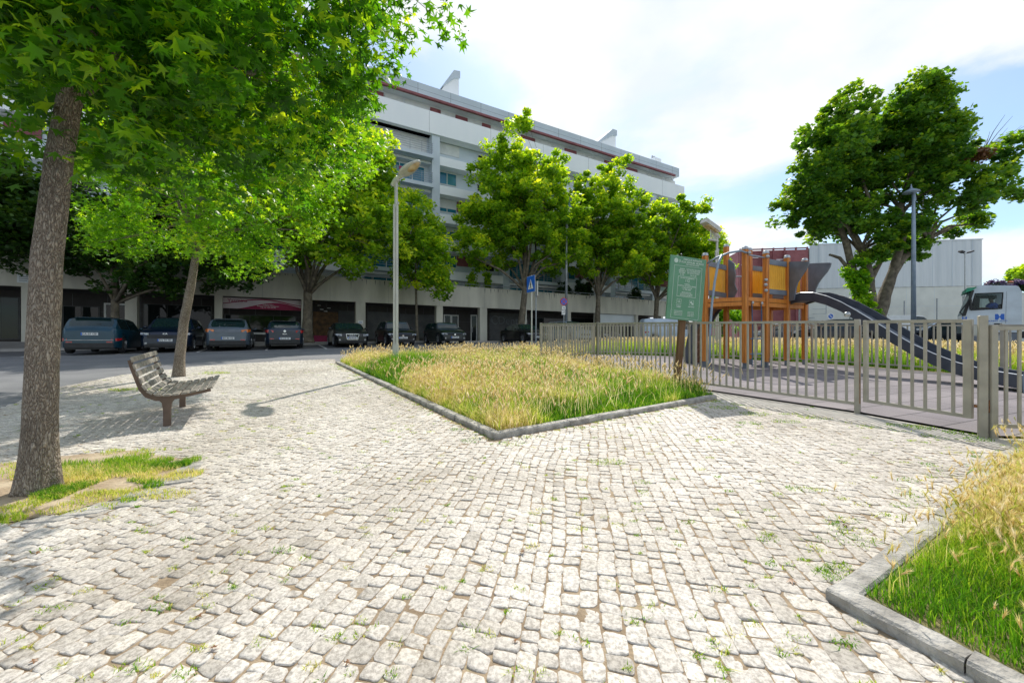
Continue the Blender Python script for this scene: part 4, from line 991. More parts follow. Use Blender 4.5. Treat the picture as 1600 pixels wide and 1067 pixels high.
# ------------------------------------------------------------------ green playground sign
def green_sign():
    x, y = P(1059, 609); z = G(y); t = thing('playground_sign', 'green notice board with white lettering on a leaning brown post', 'notice board', (x, y, z))
    tilt = R(4.5)
    Tm = Matrix.Rotation(tilt, 4, 'Y')
    mb = MB(); mb.cbox(-.055, .055, 0, .11, -.03, 1.5, .008); mb.xf(Tm); mb.build('post', 'post_brown', t)
    # board frame: centre 1.93 m up; turned a little
    W, H = .80, 1.22; zc = 1.96
    m4 = Tm @ Matrix.Translation((-.01, -.02, zc)) @ Matrix.Rotation(R(14), 4, 'Z') @ Matrix.Rotation(R(90), 4, 'X')
    def pl(x0, x1, y0, y1, z0, z1, nm, mt):
        mb = MB(); mb.box(x0, x1, y0, y1, z0, z1); mb.xf(m4); return mb.build(nm, mt, t)
    mb = MB(); mb.cbox(-W / 2, W / 2, -H / 2, H / 2, 0, .03, .006); mb.xf(m4); mb.build('board', 'sign_green', t)
    # faint leaf motifs
    def leafm(cx, cy, ln, a, n=9):
        mb = MB()
        for k in range(n):
            u = k / (n - 1); L_ = ln * .35 * math.sin(PI * (.15 + .8 * u))
            for s_ in (-1, 1):
                p = Vector((cx + math.cos(a) * ln * u, cy + math.sin(a) * ln * u)); b = a + s_ * .8
                q = p + Vector((math.cos(b), math.sin(b))) * L_; nn_ = Vector((-math.sin(b), math.cos(b))) * .006
                if abs(q.x) < W / 2 - .01 and abs(q.y) < H / 2 - .01 and abs(p.x) < W / 2 - .01 and abs(p.y) < H / 2 - .01:
                    mb.add([(p.x - nn_.x, p.y - nn_.y, .032), (p.x + nn_.x, p.y + nn_.y, .032), (q.x, q.y, .032)], [(0, 1, 2)])
        mb.add([(cx - .004, cy, .0322), (cx + .004, cy, .0322), (cx + math.cos(a) * ln * .9, cy + math.sin(a) * ln * .9, .0322)], [(0, 1, 2)])
        mb.v = [(min(W / 2 - .005, max(-W / 2 + .005, v[0])), min(H / 2 - .005, max(-H / 2 + .005, v[1])), v[2]) for v in mb.v]
        mb.xf(m4); mb.build('leaf_motif', 'sign_leaf', t)
    leafm(-.39, .1, .3, 1.35); leafm(-.38, -.3, .3, 1.7); leafm(.38, .05, .36, 2.0); leafm(.2, -.1, .4, .3); leafm(.36, -.55, .4, 1.9); leafm(-.34, -.58, .4, 1.2); leafm(.05, -.55, .4, .5); leafm(.3, .58, .3, -2.4); leafm(.12, .2, .35, .2)
    def rect(x0, x1, y0, y1, w, nm):
        mb = MB(); z0, z1 = .0305, .034
        mb.box(x0, x1, y0, y0 + w, z0, z1); mb.box(x0, x1, y1 - w, y1, z0, z1); mb.box(x0, x0 + w, y0 + w, y1 - w, z0, z1); mb.box(x1 - w, x1, y0 + w, y1 - w, z0, z1)
        mb.xf(m4); mb.build(nm, 'ink', t)
    rect(-.31, .31, -.58, .43, .006, 'border'); rect(-.21, .21, -.16, .23, .007, 'border')
    def tx(s_, sz, cx, cy): text_mesh(s_, sz, 'ink', 'lettering', t, m4 @ Matrix.Translation((cx, cy, .033)), ext=.001, bold=.001)
    tx('PARQUE INFANTIL', .05, .09, .555); tx('RUA MANUEL MURIAS', .05, .09, .505); tx('FREGUESIA DO LUMIAR', .028, .09, .465)
    tx('JL', .07, -.19, .52)
    mb = MB(); mb.lathe([(.045, .0), (.045, .003)], 18, (0, 0, 0)); mb.xf(m4 @ Matrix.Translation((-.28, .52, .031))); mb.build('emblem', 'ink', t)
    tx('IDADE', .036, -.13, .37); tx('MINIMA E', .036, -.13, .335); tx('MAXIMA', .036, -.13, .30)
    tx('DOS 3', .05, -.13, .255) if False else None
    tx('3-12', .045, -.13, .262); tx('LOTACAO MAXIMA', .036, .12, .375); tx('DE UTILIZADORES', .036, .12, .34); tx('EM SIMULTANEO', .036, .12, .305); tx('14 A 20', .045, .12, .262)
    tx('EM CASO DE EMERGENCIA', .026, 0, .2); tx('112', .07, 0, .15); tx('HOSPITAL', .026, 0, .085)
    tx('HOSPITAL DE SANTA MARIA', .033, 0, .05); tx('AV. PROF. EGAS MONIZ', .022, 0, .015); tx('21 780 5000', .036, 0, -.02)
    tx('MANUTENCAO', .03, 0, -.075); tx('JUNTA DE FREGUESIA', .028, 0, -.105); tx('SEGURANCA DO ESPACO', .024, 0, -.135)
    rect(-.2, -.1, -.31, -.21, .005, 'pictogram_frame'); rect(.08, .18, -.31, -.21, .005, 'pictogram_frame')
    mb = MB(); mb.box(-.18, -.12, -.265, -.255, .031, .034); mb.box(-.155, -.145, -.29, -.23, .0345, .037); mb.box(.10, .14, -.27, -.235, .031, .034); mb.box(.13, .165, -.295, -.26, .0345, .037); mb.xf(m4); mb.build('pictogram', 'ink', t)
    tx('PROIBIDO', .024, -.15, -.34); tx('ANIMAIS', .024, -.15, -.365); tx('NAO FUMAR', .024, .13, -.34)
    for k in range(4): tx('NORMAS DE UTILIZACAO', .016, -.15, -.44 - .026 * k); tx('PROTEJA O ESPACO', .016, .13, -.44 - .026 * k)
green_sign()

# ------------------------------------------------------------------ play tower
def play_tower():
    O = (7.4, 11.9, G(11.9) + .05); t = thing('play_tower', 'orange timber climbing tower with yellow panels and long dark slide', 'play structure', O)
    posts = {1: (5.65, 11.7, 3.80), 2: (6.75, 12.6, 4.27), 3: (6.5, 11.15, 3.86), 4: (7.42, 12.5, 4.13), 5: (7.3, 11.5, 3.82), 6: (8.25, 12.0, 3.80), 7: (9.0, 12.3, 3.77), 8: (8.35, 12.95, 3.72)}
    def B(mb, nm, mt, par=t, **k): return mb.build(nm, mt, par, origin=O if par is t else None, **k)
    for k, (x, y, zt) in posts.items():
        zg = G(y) + .05; w = .068
        rot = R(33)
        mb = MB(); mb.cbox(-w, w, -w, w, zg + .16, zt - .04, .016); mb.xf(Matrix.Translation((x, y, 0)) @ Matrix.Rotation(rot, 4, 'Z')); po = B(mb, 'post', 'wood_orange')
        mb = MB()
        for s_ in (-.022, .022):
            for (dx, dy, ex, ey) in ((s_ - .004, -w - .0015, s_ + .004, -w + .001), (s_ - .004, w - .001, s_ + .004, w + .0015), (-w - .0015, s_ - .004, -w + .001, s_ + .004), (w - .001, s_ - .004, w + .0015, s_ + .004)):
                mb.box(dx, ex, dy, ey, zg + .18, zt - .07)
        mb.xf(Matrix.Translation((x, y, 0)) @ Matrix.Rotation(rot, 4, 'Z')); B(mb, 'post_grooves', 'wood_groove')
        mb = MB(); mb.lathe([(.085, zt - .05), (.088, zt - .02), (.07, zt + .025), (.02, zt + .045)], 14, (x, y, 0)); B(mb, 'post_cap', 'steel', smooth=True)
        mb = MB(); mb.box(-.05, .05, -.05, .05, zg - .03, zg + .17); mb.xf(Matrix.Translation((x, y, 0)) @ Matrix.Rotation(rot, 4, 'Z')); B(mb, 'post_foot', 'plastic_gray')
    dk = [posts[i][:2] for i in (1, 3, 5, 6, 7, 8, 4, 2)]
    mb = MB(); mb.prism(inset_poly(dk, .03), 2.38, 2.46); B(mb, 'deck', 'arch_wood')
    order = (1, 3, 5, 6, 7, 8, 4, 2)
    for i in range(8):
        a = posts[order[i]]; b = posts[order[(i + 1) % 8]]
        for k, (z0, z1) in enumerate(((2.25, 2.36), (2.38, 2.49))):
            mb = MB(); mb.bar((a[0], a[1], (z0 + z1) / 2), (b[0], b[1], (z0 + z1) / 2), .06, z1 - z0); B(mb, 'fascia_board', 'wood_orange')
    def panel(i, j, inset=.1, mt='panel_yellow', zz=(2.62, 2.76, 3.47, 3.62)):
        a = Vector(posts[i][:2]); b = Vector(posts[j][:2]); d = (b - a).normalized(); L_ = (b - a).length; a2 = a + d * inset; b2 = b - d * inset
        mb = MB(); mb.bar((a2.x, a2.y, (zz[0] + zz[1]) / 2), (b2.x, b2.y, (zz[0] + zz[1]) / 2), .09, zz[1] - zz[0]); B(mb, 'panel_rail', 'plastic_gray')
        mb = MB(); mb.bar((a2.x, a2.y, (zz[2] + zz[3]) / 2), (b2.x, b2.y, (zz[2] + zz[3]) / 2), .09, zz[3] - zz[2]); B(mb, 'panel_rail', 'plastic_gray')
        n = max(3, int((b2 - a2).length / .095)); mb = MB(); nr = Vector((-d.y, d.x))
        for k in range(n):
            p = a2.lerp(b2, (k + .08) / n); q = a2.lerp(b2, (k + .92) / n); m_ = p.lerp(q, .5)
            vs = []
            for z in (zz[1], zz[2]):
                vs += [(p.x, p.y, z), ((p.lerp(q, .3) - nr * .025).x, (p.lerp(q, .3) - nr * .025).y, z), ((p.lerp(q, .7) - nr * .025).x, (p.lerp(q, .7) - nr * .025).y, z), (q.x, q.y, z), ((q + nr * .02).x, (q + nr * .02).y, z), ((p + nr * .02).x, (p + nr * .02).y, z)]
            mb.add(vs, [(k2, (k2 + 1) % 6, 6 + (k2 + 1) % 6, 6 + k2) for k2 in range(6)] + [(0, 5, 4, 3, 2, 1), (6, 7, 8, 9, 10, 11)])
        B(mb, 'slatted_panel', mt)
    panel(1, 2); panel(5, 6); panel(7, 8); panel(8, 4)
    # gray wave-edged side boards
    def wave(a, dr, zs, nm='wave_board', th=.02, base=2.5):
        dr = Vector(dr).normalized(); nr = Vector((-dr.y, dr.x)) * th
        vs = []; n = len(zs)
        for s_ in (-1, 1):
            for (u, z) in zs: p = Vector(a) + dr * u + nr * s_; vs.append((p.x, p.y, z))
        mb = MB(); mb.add(vs, [tuple(range(n)), tuple(range(2 * n - 1, n - 1, -1))] + [(i, n + i, n + (i + 1) % n, (i + 1) % n) for i in range(n)])
        B(mb, nm, 'plastic_gray')
    sdir = (.165, -.986)
    prof = [(0.02, 2.45), (.18, 2.47), (.20, 2.62), (.23, 2.80), (.30, 2.97), (.42, 3.12), (.56, 3.27), (.64, 3.40), (.66, 3.50), (.60, 3.52), (.02, 3.62)]
    wave((8.27, 11.93), sdir, prof); wave((9.03, 12.2), sdir, [(u * 1.12, z) for u, z in prof])
    wave((6.72, 12.55), (.3, -1), [(.1, 2.55), (.3, 2.6), (.42, 2.8), (.33, 3.0), (.36, 3.3), (.3, 3.65), (.1, 3.8)])
    wave((5.70, 11.72), (.76, .62), [(.02, 2.7), (.12, 2.75), (.16, 2.95), (.13, 3.2), (.12, 3.4), (.2, 3.6), (.02, 3.75)], th=.015)
    # slide
    path = [(12.05, 2.60), (11.7, 2.665), (11.3, 2.62), (10.9, 2.48), (10.5, 2.28), (10.1, 2.02), (9.7, 1.74), (9.3, 1.46), (8.9, 1.20), (8.5, .99), (8.1, .82), (7.7, .71), (7.2, .64), (6.7, .61), (6.3, .60)]
    def cx(y): return 8.62 + (12.05 - y) * .158
    pr = Vector((.987, .156))
    n = len(path)
    for nm, off, mt in (('slide_side', -.27, 'slide_dark'), ('slide_side', .27, 'slide_dark')):
        vs = []
        for (y, z) in path:
            x = cx(y); sc = min(1, .75 + .25 * (12.05 - y))
            for (o_, dz) in ((-.02, -.24), (-.02, 0), (.02, 0), (.02, -.24)):
                p = Vector((x, y)) + pr * (off + o_); vs.append((p.x, p.y, z + dz))
        fs = [(0, 1, 2, 3), tuple(4 * (n - 1) + k for k in (3, 2, 1, 0))]
        for i in range(n - 1):
            for k in range(4): fs.append((4 * i + k, 4 * i + 4 + k, 4 * i + 4 + (k + 1) % 4, 4 * i + (k + 1) % 4))
        mb = MB(); mb.add(vs, fs); sd = mb.build(nm, mt, t, origin=O)
        mb = MB(); mb.tube([((Vector((cx(y), y)) + pr * off).x, (Vector((cx(y), y)) + pr * off).y, z + .004) for y, z in path], .013, 6); B(mb, 'slide_edge', 'slide_edge' if off < 0 else 'slide_dark')
    vs = []
    for (y, z) in path:
        for o_ in (-.25, .25):
            p = Vector((cx(y), y)) + pr * o_; vs += [(p.x, p.y, z - .17), (p.x, p.y, z - .19)]
    fs = []
    for i in range(n - 1):
        a = 4 * i; fs += [(a, a + 2, a + 6, a + 4), (a + 1, a + 5, a + 7, a + 3)]
    mb = MB(); mb.add(vs, fs); B(mb, 'slide_bed', 'plastic_gray')
    for off in (-.3, .3):
        p = Vector((cx(7.1), 7.1)) + pr * off; zg = G(7.1) + .05
        mb = MB(); mb.prism([(p.y - .07, zg), (p.y + .07, zg), (p.y + .075, zg + .3), (p.y + .05, zg + .37), (p.y - .05, zg + .37), (p.y - .075, zg + .3)], p.x - .012, p.x + .012, 'yz'); B(mb, 'slide_foot', 'bluegray')
    # climbing arch
    e = Vector((.775, .632)); on = Vector((-.632, .775)); c = Vector((6.52, 12.15))
    arcs = []
    for i in range(13):
        a = PI / 2 * i / 12; arcs.append((.05 + .95 * math.sin(a), .52 + 1.93 * math.cos(a)))
    for s_ in (-.42, .42):
        vs = []
        for i, (u, z) in enumerate(arcs):
            a = PI / 2 * i / 12; nu, nz = math.sin(a), math.cos(a) * .6
            for (w, q) in ((-.035, -.15), (-.035, .10), (.035, .10), (.035, -.15)):
                p = c + e * (s_ + w) + on * (u + nu * q); vs.append((p.x, p.y, z + nz * q))
        fs = [(0, 1, 2, 3), (51, 50, 49, 48)]
        for i in range(12):
            for k in range(4): fs.append((4 * i + k, 4 * i + 4 + k, 4 * i + 4 + (k + 1) % 4, 4 * i + (k + 1) % 4))
        mb = MB(); mb.add(vs, fs); B(mb, 'arch_side', 'slide_dark')
    mb = MB()
    for i in range(12):
        (u0, z0), (u1, z1) = arcs[i], arcs[i + 1]
        a0 = c + on * (u0 + (u1 - u0) * .03); a1 = c + on * (u0 + (u1 - u0) * .97)
        za = z0 + (z1 - z0) * .03; zb = z0 + (z1 - z0) * .97
        vs = [(*(a0 - e * .39), za), (*(a0 + e * .39), za), (*(a1 + e * .39), zb), (*(a1 - e * .39), zb)]
        vs2 = [(x - on.x * .03, y - on.y * .03, z - .02) for x, y, z in vs]
        mb.add(vs + vs2, [(0, 1, 2, 3), (7, 6, 5, 4), (0, 4, 5, 1), (1, 5, 6, 2), (2, 6, 7, 3), (3, 7, 4, 0)])
    B(mb, 'arch_planks', 'arch_wood')
    # curved pipes
    mb = MB(); mb.tube([(6.5, 11.08, 3.70), (6.3, 11.0, 3.74), (6.0, 11.05, 3.70), (5.75, 11.25, 3.6), (5.62, 11.5, 3.5)], .028, 8); B(mb, 'curved_bar', 'bluegray', smooth=True)
    zg = G(10.9) + .05
    mb = MB(); mb.tube([(5.85, 11.14, 3.66), (5.72, 11.1, 3.4), (5.6, 11.05, 2.9), (5.5, 11.0, 2.3), (5.45, 11.0, 1.6), (5.43, 11.0, zg)], .034, 8); B(mb, 'sliding_pole', 'bluegray', smooth=True)
    for z in (3.68, 3.18):
        mb = MB(); mb.tube([(6.5, 11.15, z), (7.3, 11.5, z - .03)] if z > 3.5 else [(6.75, 12.6, z + .1), (7.42, 12.5, z + .1)], .022, 8); B(mb, 'handrail', 'bluegray')
    for (x, y, z) in ((7.24, 11.44, 3.0), (7.22, 11.42, 2.86), (6.56, 11.1, 3.70), (7.26, 11.4, 3.66), (7.24, 11.44, 2.7)):
        mb = MB(); mb.ell((x, y - .04, z), (.05, .05, .05), 10, 8); B(mb, 'grip', 'steel', smooth=True)
    # rope ladder
    a = Vector((6.72, 11.2)); b = Vector((7.08, 11.36))
    for p in (a, b):
        mb = MB(); mb.tube([(p.x, p.y, 2.3), (p.x + .02, p.y, 1.4), (p.x - .01, p.y - .02, .55)], .012, 6); B(mb, 'ladder_rope', 'rope')
        mb = MB(); mb.ell((p.x, p.y - .03, 2.33), (.035, .03, .05), 8, 6); B(mb, 'shackle', 'steel')
    for z in (1.78, 1.33, .9):
        mb = MB(); mb.tube([(a.x - .04, a.y, z), (b.x + .04, b.y, z)], .02, 8); B(mb, 'ladder_rung', 'bluegray')
    # second net-climb behind
    for (x, y) in ((5.9, 11.3), (6.1, 11.2)):
        pass
play_tower()
# ================================================================== apartment building
def sx(px, D):
    r = (px - 800) / F
    return (r * .865 * D + .5015 * D) / (.865 - .5015 * r)
def hz(px, py, D):
    Z = .865 * D + .5015 * sx(px, D)
    return (533.5 - py) * Z / F + .03
FR = math.atan2(.5015, .865)

def apartments():
    o0 = -NN * 32.5
    B = thing('apartment_building', 'long pale apartment block with shop arcade below, gray top band and maroon stripe', 'building', (o0.x, o0.y, 1.22), FR)
    def bx(nm, mt, x0, x1, y0, y1, z0, z1, par=B):
        mb = MB(); mb.box(x0, x1, y0, y1, z0, z1); return mb.build(nm, mt, par)
    XL, XR = -40.0, 40.8
    zb, zt = 3.06, 4.80
    bx('podium_wall', 'concrete', XL, XR, 0, .3, zb, zt)
    mb = MB(); mb.box(XL, XR, -.03, .34, zt + .002, zt + .07); mb.build('coping', 'concrete', B)
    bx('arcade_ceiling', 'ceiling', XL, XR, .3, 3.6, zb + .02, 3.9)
    bx('arcade_floor', 'pave', XL, XR, -.3, 3.2, -.1, .012)
    # vertical board-marks / joints on podium
    mb = MB()
    for s in np.arange(XL + .7, XR, 4.25):
        mb = MB(); mb.box(s, s + .012, -.003, .002, zb + .01, zt - .01); mb.build('podium_joint', 'gap', B)
    # stain streaks down the podium wall
    mb = MB()
    for i in range(260):
        s = random.uniform(XL, XR); w = random.uniform(.02, .10); h_ = random.uniform(.1, .9) * random.random()
        mb.add([(s, -.0015, zt), (s + w, -.0015, zt), (s + w * .6, -.0015, zt - h_), (s + w * .4, -.0015, zt - h_)], [(0, 3, 2, 1)])
    mb.build('rain_stains', 'shopgray', B)
    pil = [(33, 50), (195, 214), (335, 347), (471, 488), (556, 571), (682, 692), (750, 761), (816, 823), (886, 892), (932, 934.5), (994, 997), (1033, 1036)]
    ps = [(sx(a, 32.55), sx(b, 32.55)) for a, b in pil]
    ps = [(ps[0][0] - 9, ps[0][0] - 8.4), (ps[0][0] - 4.6, ps[0][0] - 4.0)] + ps
    for a, b in ps: bx('pillar', 'concrete', a, b, .05, .55, 0, zb)
    bx('plaque', 'panel_light', sx(27, 32.5), sx(52, 32.5), -.02, 0, hz(40, 442, 32.5), hz(40, 429, 32.5))
    for k in range(3):
        z_ = hz(40, 432.5 + 3 * k, 32.5); bx('plaque_line', 'gap', sx(30, 32.5), sx(49 - 3 * k, 32.5), -.024, -.021, z_ - .03, z_)
    bx('street_plate', 'white', sx(559.5, 32.5), sx(567.5, 32.5), .03, .048, hz(563, 506, 32.5), hz(563, 500.5, 32.5))
    for k in range(2): bx('plate_line', 'sign_blue', sx(561, 32.5), sx(566, 32.5), .024, .029, hz(563, 505 - 2 * k, 32.5), hz(563, 504.5 - 2 * k, 32.5))
    # shop fronts, back plane at y = 2.8
    DS = 32.5 + 2.8
    def S(px): return sx(px, DS)
    def HZ(px, py): return hz(px, py, DS)
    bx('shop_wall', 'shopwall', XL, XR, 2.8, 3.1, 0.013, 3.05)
    mb = MB()
    for s in np.arange(XL, XR, 1.6): mb.box(s, s + .02, 2.797, 2.802, .05, 3.0)
    for z in (.9, 1.9): mb.box(XL, XR, 2.7975, 2.8005, z, z + .015)
    mb.build('shop_wall_joints', 'gap', B)
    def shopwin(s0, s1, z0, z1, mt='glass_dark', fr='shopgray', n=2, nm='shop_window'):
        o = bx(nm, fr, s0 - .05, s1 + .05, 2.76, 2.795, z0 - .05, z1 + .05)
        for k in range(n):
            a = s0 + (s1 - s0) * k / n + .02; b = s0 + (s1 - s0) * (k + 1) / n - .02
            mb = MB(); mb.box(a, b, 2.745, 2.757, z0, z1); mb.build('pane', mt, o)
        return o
    def door(s0, s1, z1, leaves=2):
        mb = MB(); w = .1
        mb.box(s0, s0 + w, 2.72, 2.79, .02, z1); mb.box(s1 - w, s1, 2.72, 2.79, .02, z1); mb.box(s0 + w, s1 - w, 2.72, 2.79, z1 - w, z1)
        if leaves == 2: m_ = (s0 + s1) / 2; mb.box(m_ - w, m_ + w, 2.72, 2.79, .02, z1 - w)
        o = mb.build('shop_door', 'frame_white', B)
        mb = MB(); mb.box(s0 + w, s1 - w, 2.75, 2.76, .05, z1 - w); mb.build('pane', 'glass_dark', o)
        mb = MB(); mb.box(s0 + .14, s0 + .17, 2.66, 2.7, .9, 1.4); mb.build('handle', 'steel', o)
    door(S(163), S(200), HZ(180, 474)); door(S(693), S(716), HZ(705, 492))
    door(S(735), S(745), HZ(740, 492), 1)
    shopwin(S(70), S(155), .9, 2.2, n=3); shopwin(S(-60), S(30), .2, 2.6, n=3)
    shopwin(S(225), S(330), .6, 2.5, n=3)
    # hairdresser front with wavy banner
    shopwin(S(352), S(462), .75, 1.95, n=3)
    s0, s1 = sx(347.5, 33.2), sx(470.5, 33.2)
    bn = bx('shop_banner', 'banner_pink', s0, s1, .65, .70, 2.28, 3.02)
    def wave_strip(par, f0, f1, mt, nm, y=.64):
        n = 48; vs = []
        for i in range(n + 1):
            u = i / n; x = s0 + (s1 - s0) * u; a, b = f0(u), f1(u); vs += [(x, y, 2.28 + .74 * a), (x, y, 2.28 + .74 * b)]
        mb = MB(); mb.add(vs, [(2 * i, 2 * i + 2, 2 * i + 3, 2 * i + 1) for i in range(n)]); return mb.build(nm, mt, par)
    wave_strip(bn, lambda u: 0.0, lambda u: max(0.01, .30 + .36 * math.sin(u * 5.2 - 1.9)), 'banner_red', 'banner_wave')
    wave_strip(bn, lambda u: .62 + .25 * math.sin(u * 5.2 - 1.0), lambda u: .68 + .25 * math.sin(u * 5.2 - 1.0) + .05 * math.sin(u * 3), 'banner_red', 'banner_line')
    text_mesh('Yasmina', .34, 'banner_red', 'banner_lettering', bn, frame((s0 + (s1 - s0) * .18, .638, 2.82), (1, 0, 0), (0, 0, 1)) @ Matrix.Rotation(R(2), 4, 'Z'), ext=.001)
    for k, (tt, zz) in enumerate((('Cabeleireiro', 2.63), ('Estetica Unhas Depilacao', 2.52), ('Tel. 21 759 00 00', 2.42))):
        text_mesh(tt, .13, 'white', 'banner_lettering', bn, frame((s0 + (s1 - s0) * .56, .636, zz), (1, 0, 0), (0, 0, 1)), ext=.001)
    # low planted panel seen through the window
    bx('display_panel', 'frame_white', S(350), S(415), 2.6, 2.7, .55, .70)
    # shop interior panel, warm lamp glow put into its colour
    bx('shop_interior', 'interior_warm', S(489), S(528), 2.70, 2.742, .5, 2.4)
    shopwin(S(530), S(553), .1, 2.5, mt='shopgray', n=2, nm='shutter')
    for px_, py_ in ((498, 478), (502, 484), (513, 482), (508, 487)):
        o = bx('ceiling_lamp', 'white', S(px_) - .12, S(px_) + .12, 2.3, 2.5, HZ(px_, py_) - .02, HZ(px_, py_) + .02)
    bx('shop_plinth', 'banner_red', S(490), S(528), 2.64, 2.69, .02, .5)
    shopwin(S(575), S(615), .3, 2.5, mt='shopgray', n=2); shopwin(S(625), S(678), .4, 2.4, mt='shopgray', n=4)
    # dental clinic
    a_, b_ = S(764), S(814)
    bx('clinic_panel', 'shopgray', a_, b_, 2.72, 2.79, .05, 2.9)
    text_mesh('Dentica', 1.15, 'gap', 'clinic_lettering', B, frame(((a_ + b_) / 2 + .9, 2.71, 2.1), (1, 0, 0), (0, 0, 1)) , ext=.004)
    mb = MB()
    for r0, r1, a0, a1 in ((.42, .50, 20, 200), (.30, .37, 150, 400)):
        n = 20; vs = []
        for i in range(n + 1):
            t = R(a0 + (a1 - a0) * i / n)
            for r_ in (r0, r1): vs.append((a_ + .65 + r_ * math.cos(t), 2.71, 2.1 + r_ * math.sin(t)))
        mb.add(vs, [(2 * i, 2 * i + 2, 2 * i + 3, 2 * i + 1) for i in range(n)])
    mb.build('clinic_emblem', 'gap', B)
    shopwin(S(828), S(884), .4, 2.5, n=3); shopwin(S(893), S(931), .4, 2.6, n=2)
    bx('white_fascia', 'panel_light', sx(934.5, 32.8), sx(994, 32.8), .35, .5, 2.0, 3.05)
    shopwin(S(1000), S(1030), .4, 2.6, n=3)
    for k in range(5):
        s = S(705) + k * .9; bx('mail_box', 'shopgray', S(662) + k * .5, S(662) + k * .5 + .4, 2.7, 2.79, 1.2, 1.5)
    # terrace rail
    mb = MB(); mb.tube([(XL, .15, zt + .32), (XR, .15, zt + .32)], .03, 6)
    for s in np.arange(XL, XR, 2.1): mb.tube([(s, .15, zt + .05), (s, .15, zt + .32)], .02, 5)
    mb.build('terrace_railing', 'rail', B)
    # ---------------- upper storeys, front plane y = 2.5 (D = 35)
    DU = 35.0; yU = 2.5
    XE = sx(1061, DU)
    def HU(px, py): return hz(px, py, DU)
    zroof = HU(700, 143.6) 
    zroof = 23.1
    bx('terrace_floor', 'concrete', XL, XR, .3, 2.6, 3.92, 4.0)
    bx('upper_wall', 'panel_gray', XL, XE, yU + 1.0, yU + 15, 4.0, 20.8)
    bx('top_recess_wall', 'panel_light', XL, XE, yU + .9, yU + 15, 20.802, 22.0)
    bx('roof_band', 'panel_gray', XL, XE + .02, yU, yU + 15.02, 22.0, zroof)
    bx('maroon_stripe', 'maroon', XL, XE - 1.0, yU - .25, yU - .002, 21.78, 21.98)
    bx('soffit', 'panel_light', XL, XE - .3, yU + .0, yU + .9, 21.9, 21.998)
    bx('white_parapet', 'stucco_white', XL, XE + .9, yU - .15, yU + .9, 18.8, 20.78)
    mb = MB()
    for s in np.arange(XL + 1, XE, 3.1): mb.box(s, s + .025, yU - .003, yU + .001, 22.02, 23.08)
    mb.box(XL, XE, yU - .0035, yU + .001, 22.52, 22.54)
    for s in np.arange(XL + 2, XE, 6.2): mb.box(s, s + .02, yU - .153, yU - .149, 18.85, 20.75)
    mb.build('cladding_joints', 'gap', B)
    # top recess infill: maroon panels and windows
    def window(x0, x1, z0, z1, y, n=2, glass='glass_blue', shut=0.0, par=B):
        w = .06
        mb = MB(); mb.box(x0, x1, y - .05, y, z0, z0 + w); mb.box(x0, x1, y - .05, y, z1 - w, z1)
        for k in range(n + 1):
            c = x0 + (x1 - x0) * k / n; mb.box(max(x0, c - w / 2), min(x1, c + w / 2), y - .045, y - .001, z0 + w, z1 - w)
        o = mb.build('window', 'frame_white', par)
        mb = MB(); mb.box(x0 + .01, x1 - .01, y - .02, y - .005, z0 + w, z1 - w); mb.build('pane', glass, o)
        if shut:
            mb = MB(); mb.box(x0 + .03, x1 - .03, y - .04, y - .022, z1 - w - (z1 - z0 - 2 * w) * shut, z1 - w); mb.build('shutter', 'shutter', o)
        return o
    def infill(pa, pb, kind):
        a, b = sx(pa, DU + .9), sx(pb, DU + .9)
        if kind == 'm': bx('maroon_panel', 'maroon', a, b, yU + .80, yU + .898, 20.82, 21.7)
        elif kind == 'w': window(a, b, 20.85, 21.68, yU + .895, 2, 'glass_dark', .45)
        elif kind == 'g': bx('shutter', 'shutter', a, b, yU + .82, yU + .896, 20.83, 21.72)
    for pa, pb, kk in ((430, 460, 'w'), (462, 480, 'm'), (481, 500, 'g'), (502, 530, 'w'), (532, 564, 'g'), (567, 599, 'm'), (601, 630, 'g'), (632, 670, 'g'), (672, 688, 'm'), (689, 710, 'w'), (711.5, 730, 'm'), (731, 752, 'w'), (753, 766, 'm'), (767, 790, 'w'), (791, 812, 'w'), (814, 835, 'm'), (836, 860, 'g'),
                       (862, 880, 'w'), (882, 900, 'm'), (901, 916, 'w'), (917, 925, 'w'), (926, 942, 'w'), (944, 960, 'm'), (962, 976, 'w'), (978, 995, 'm'), (996, 1010, 'g'), (1012, 1034, 'w'), (1040, 1054, 'g')): infill(pa, pb, kk)
    floors = [16.72, 14.1, 11.5, 8.9, 6.3, 3.7]
    # modules: pilaster anchored at photo x 675..687
    pA = sx(675, DU); pw = .75; bal = 6.4; rec = 6.6; mod = bal + rec + 2 * pw
    k0 = -3
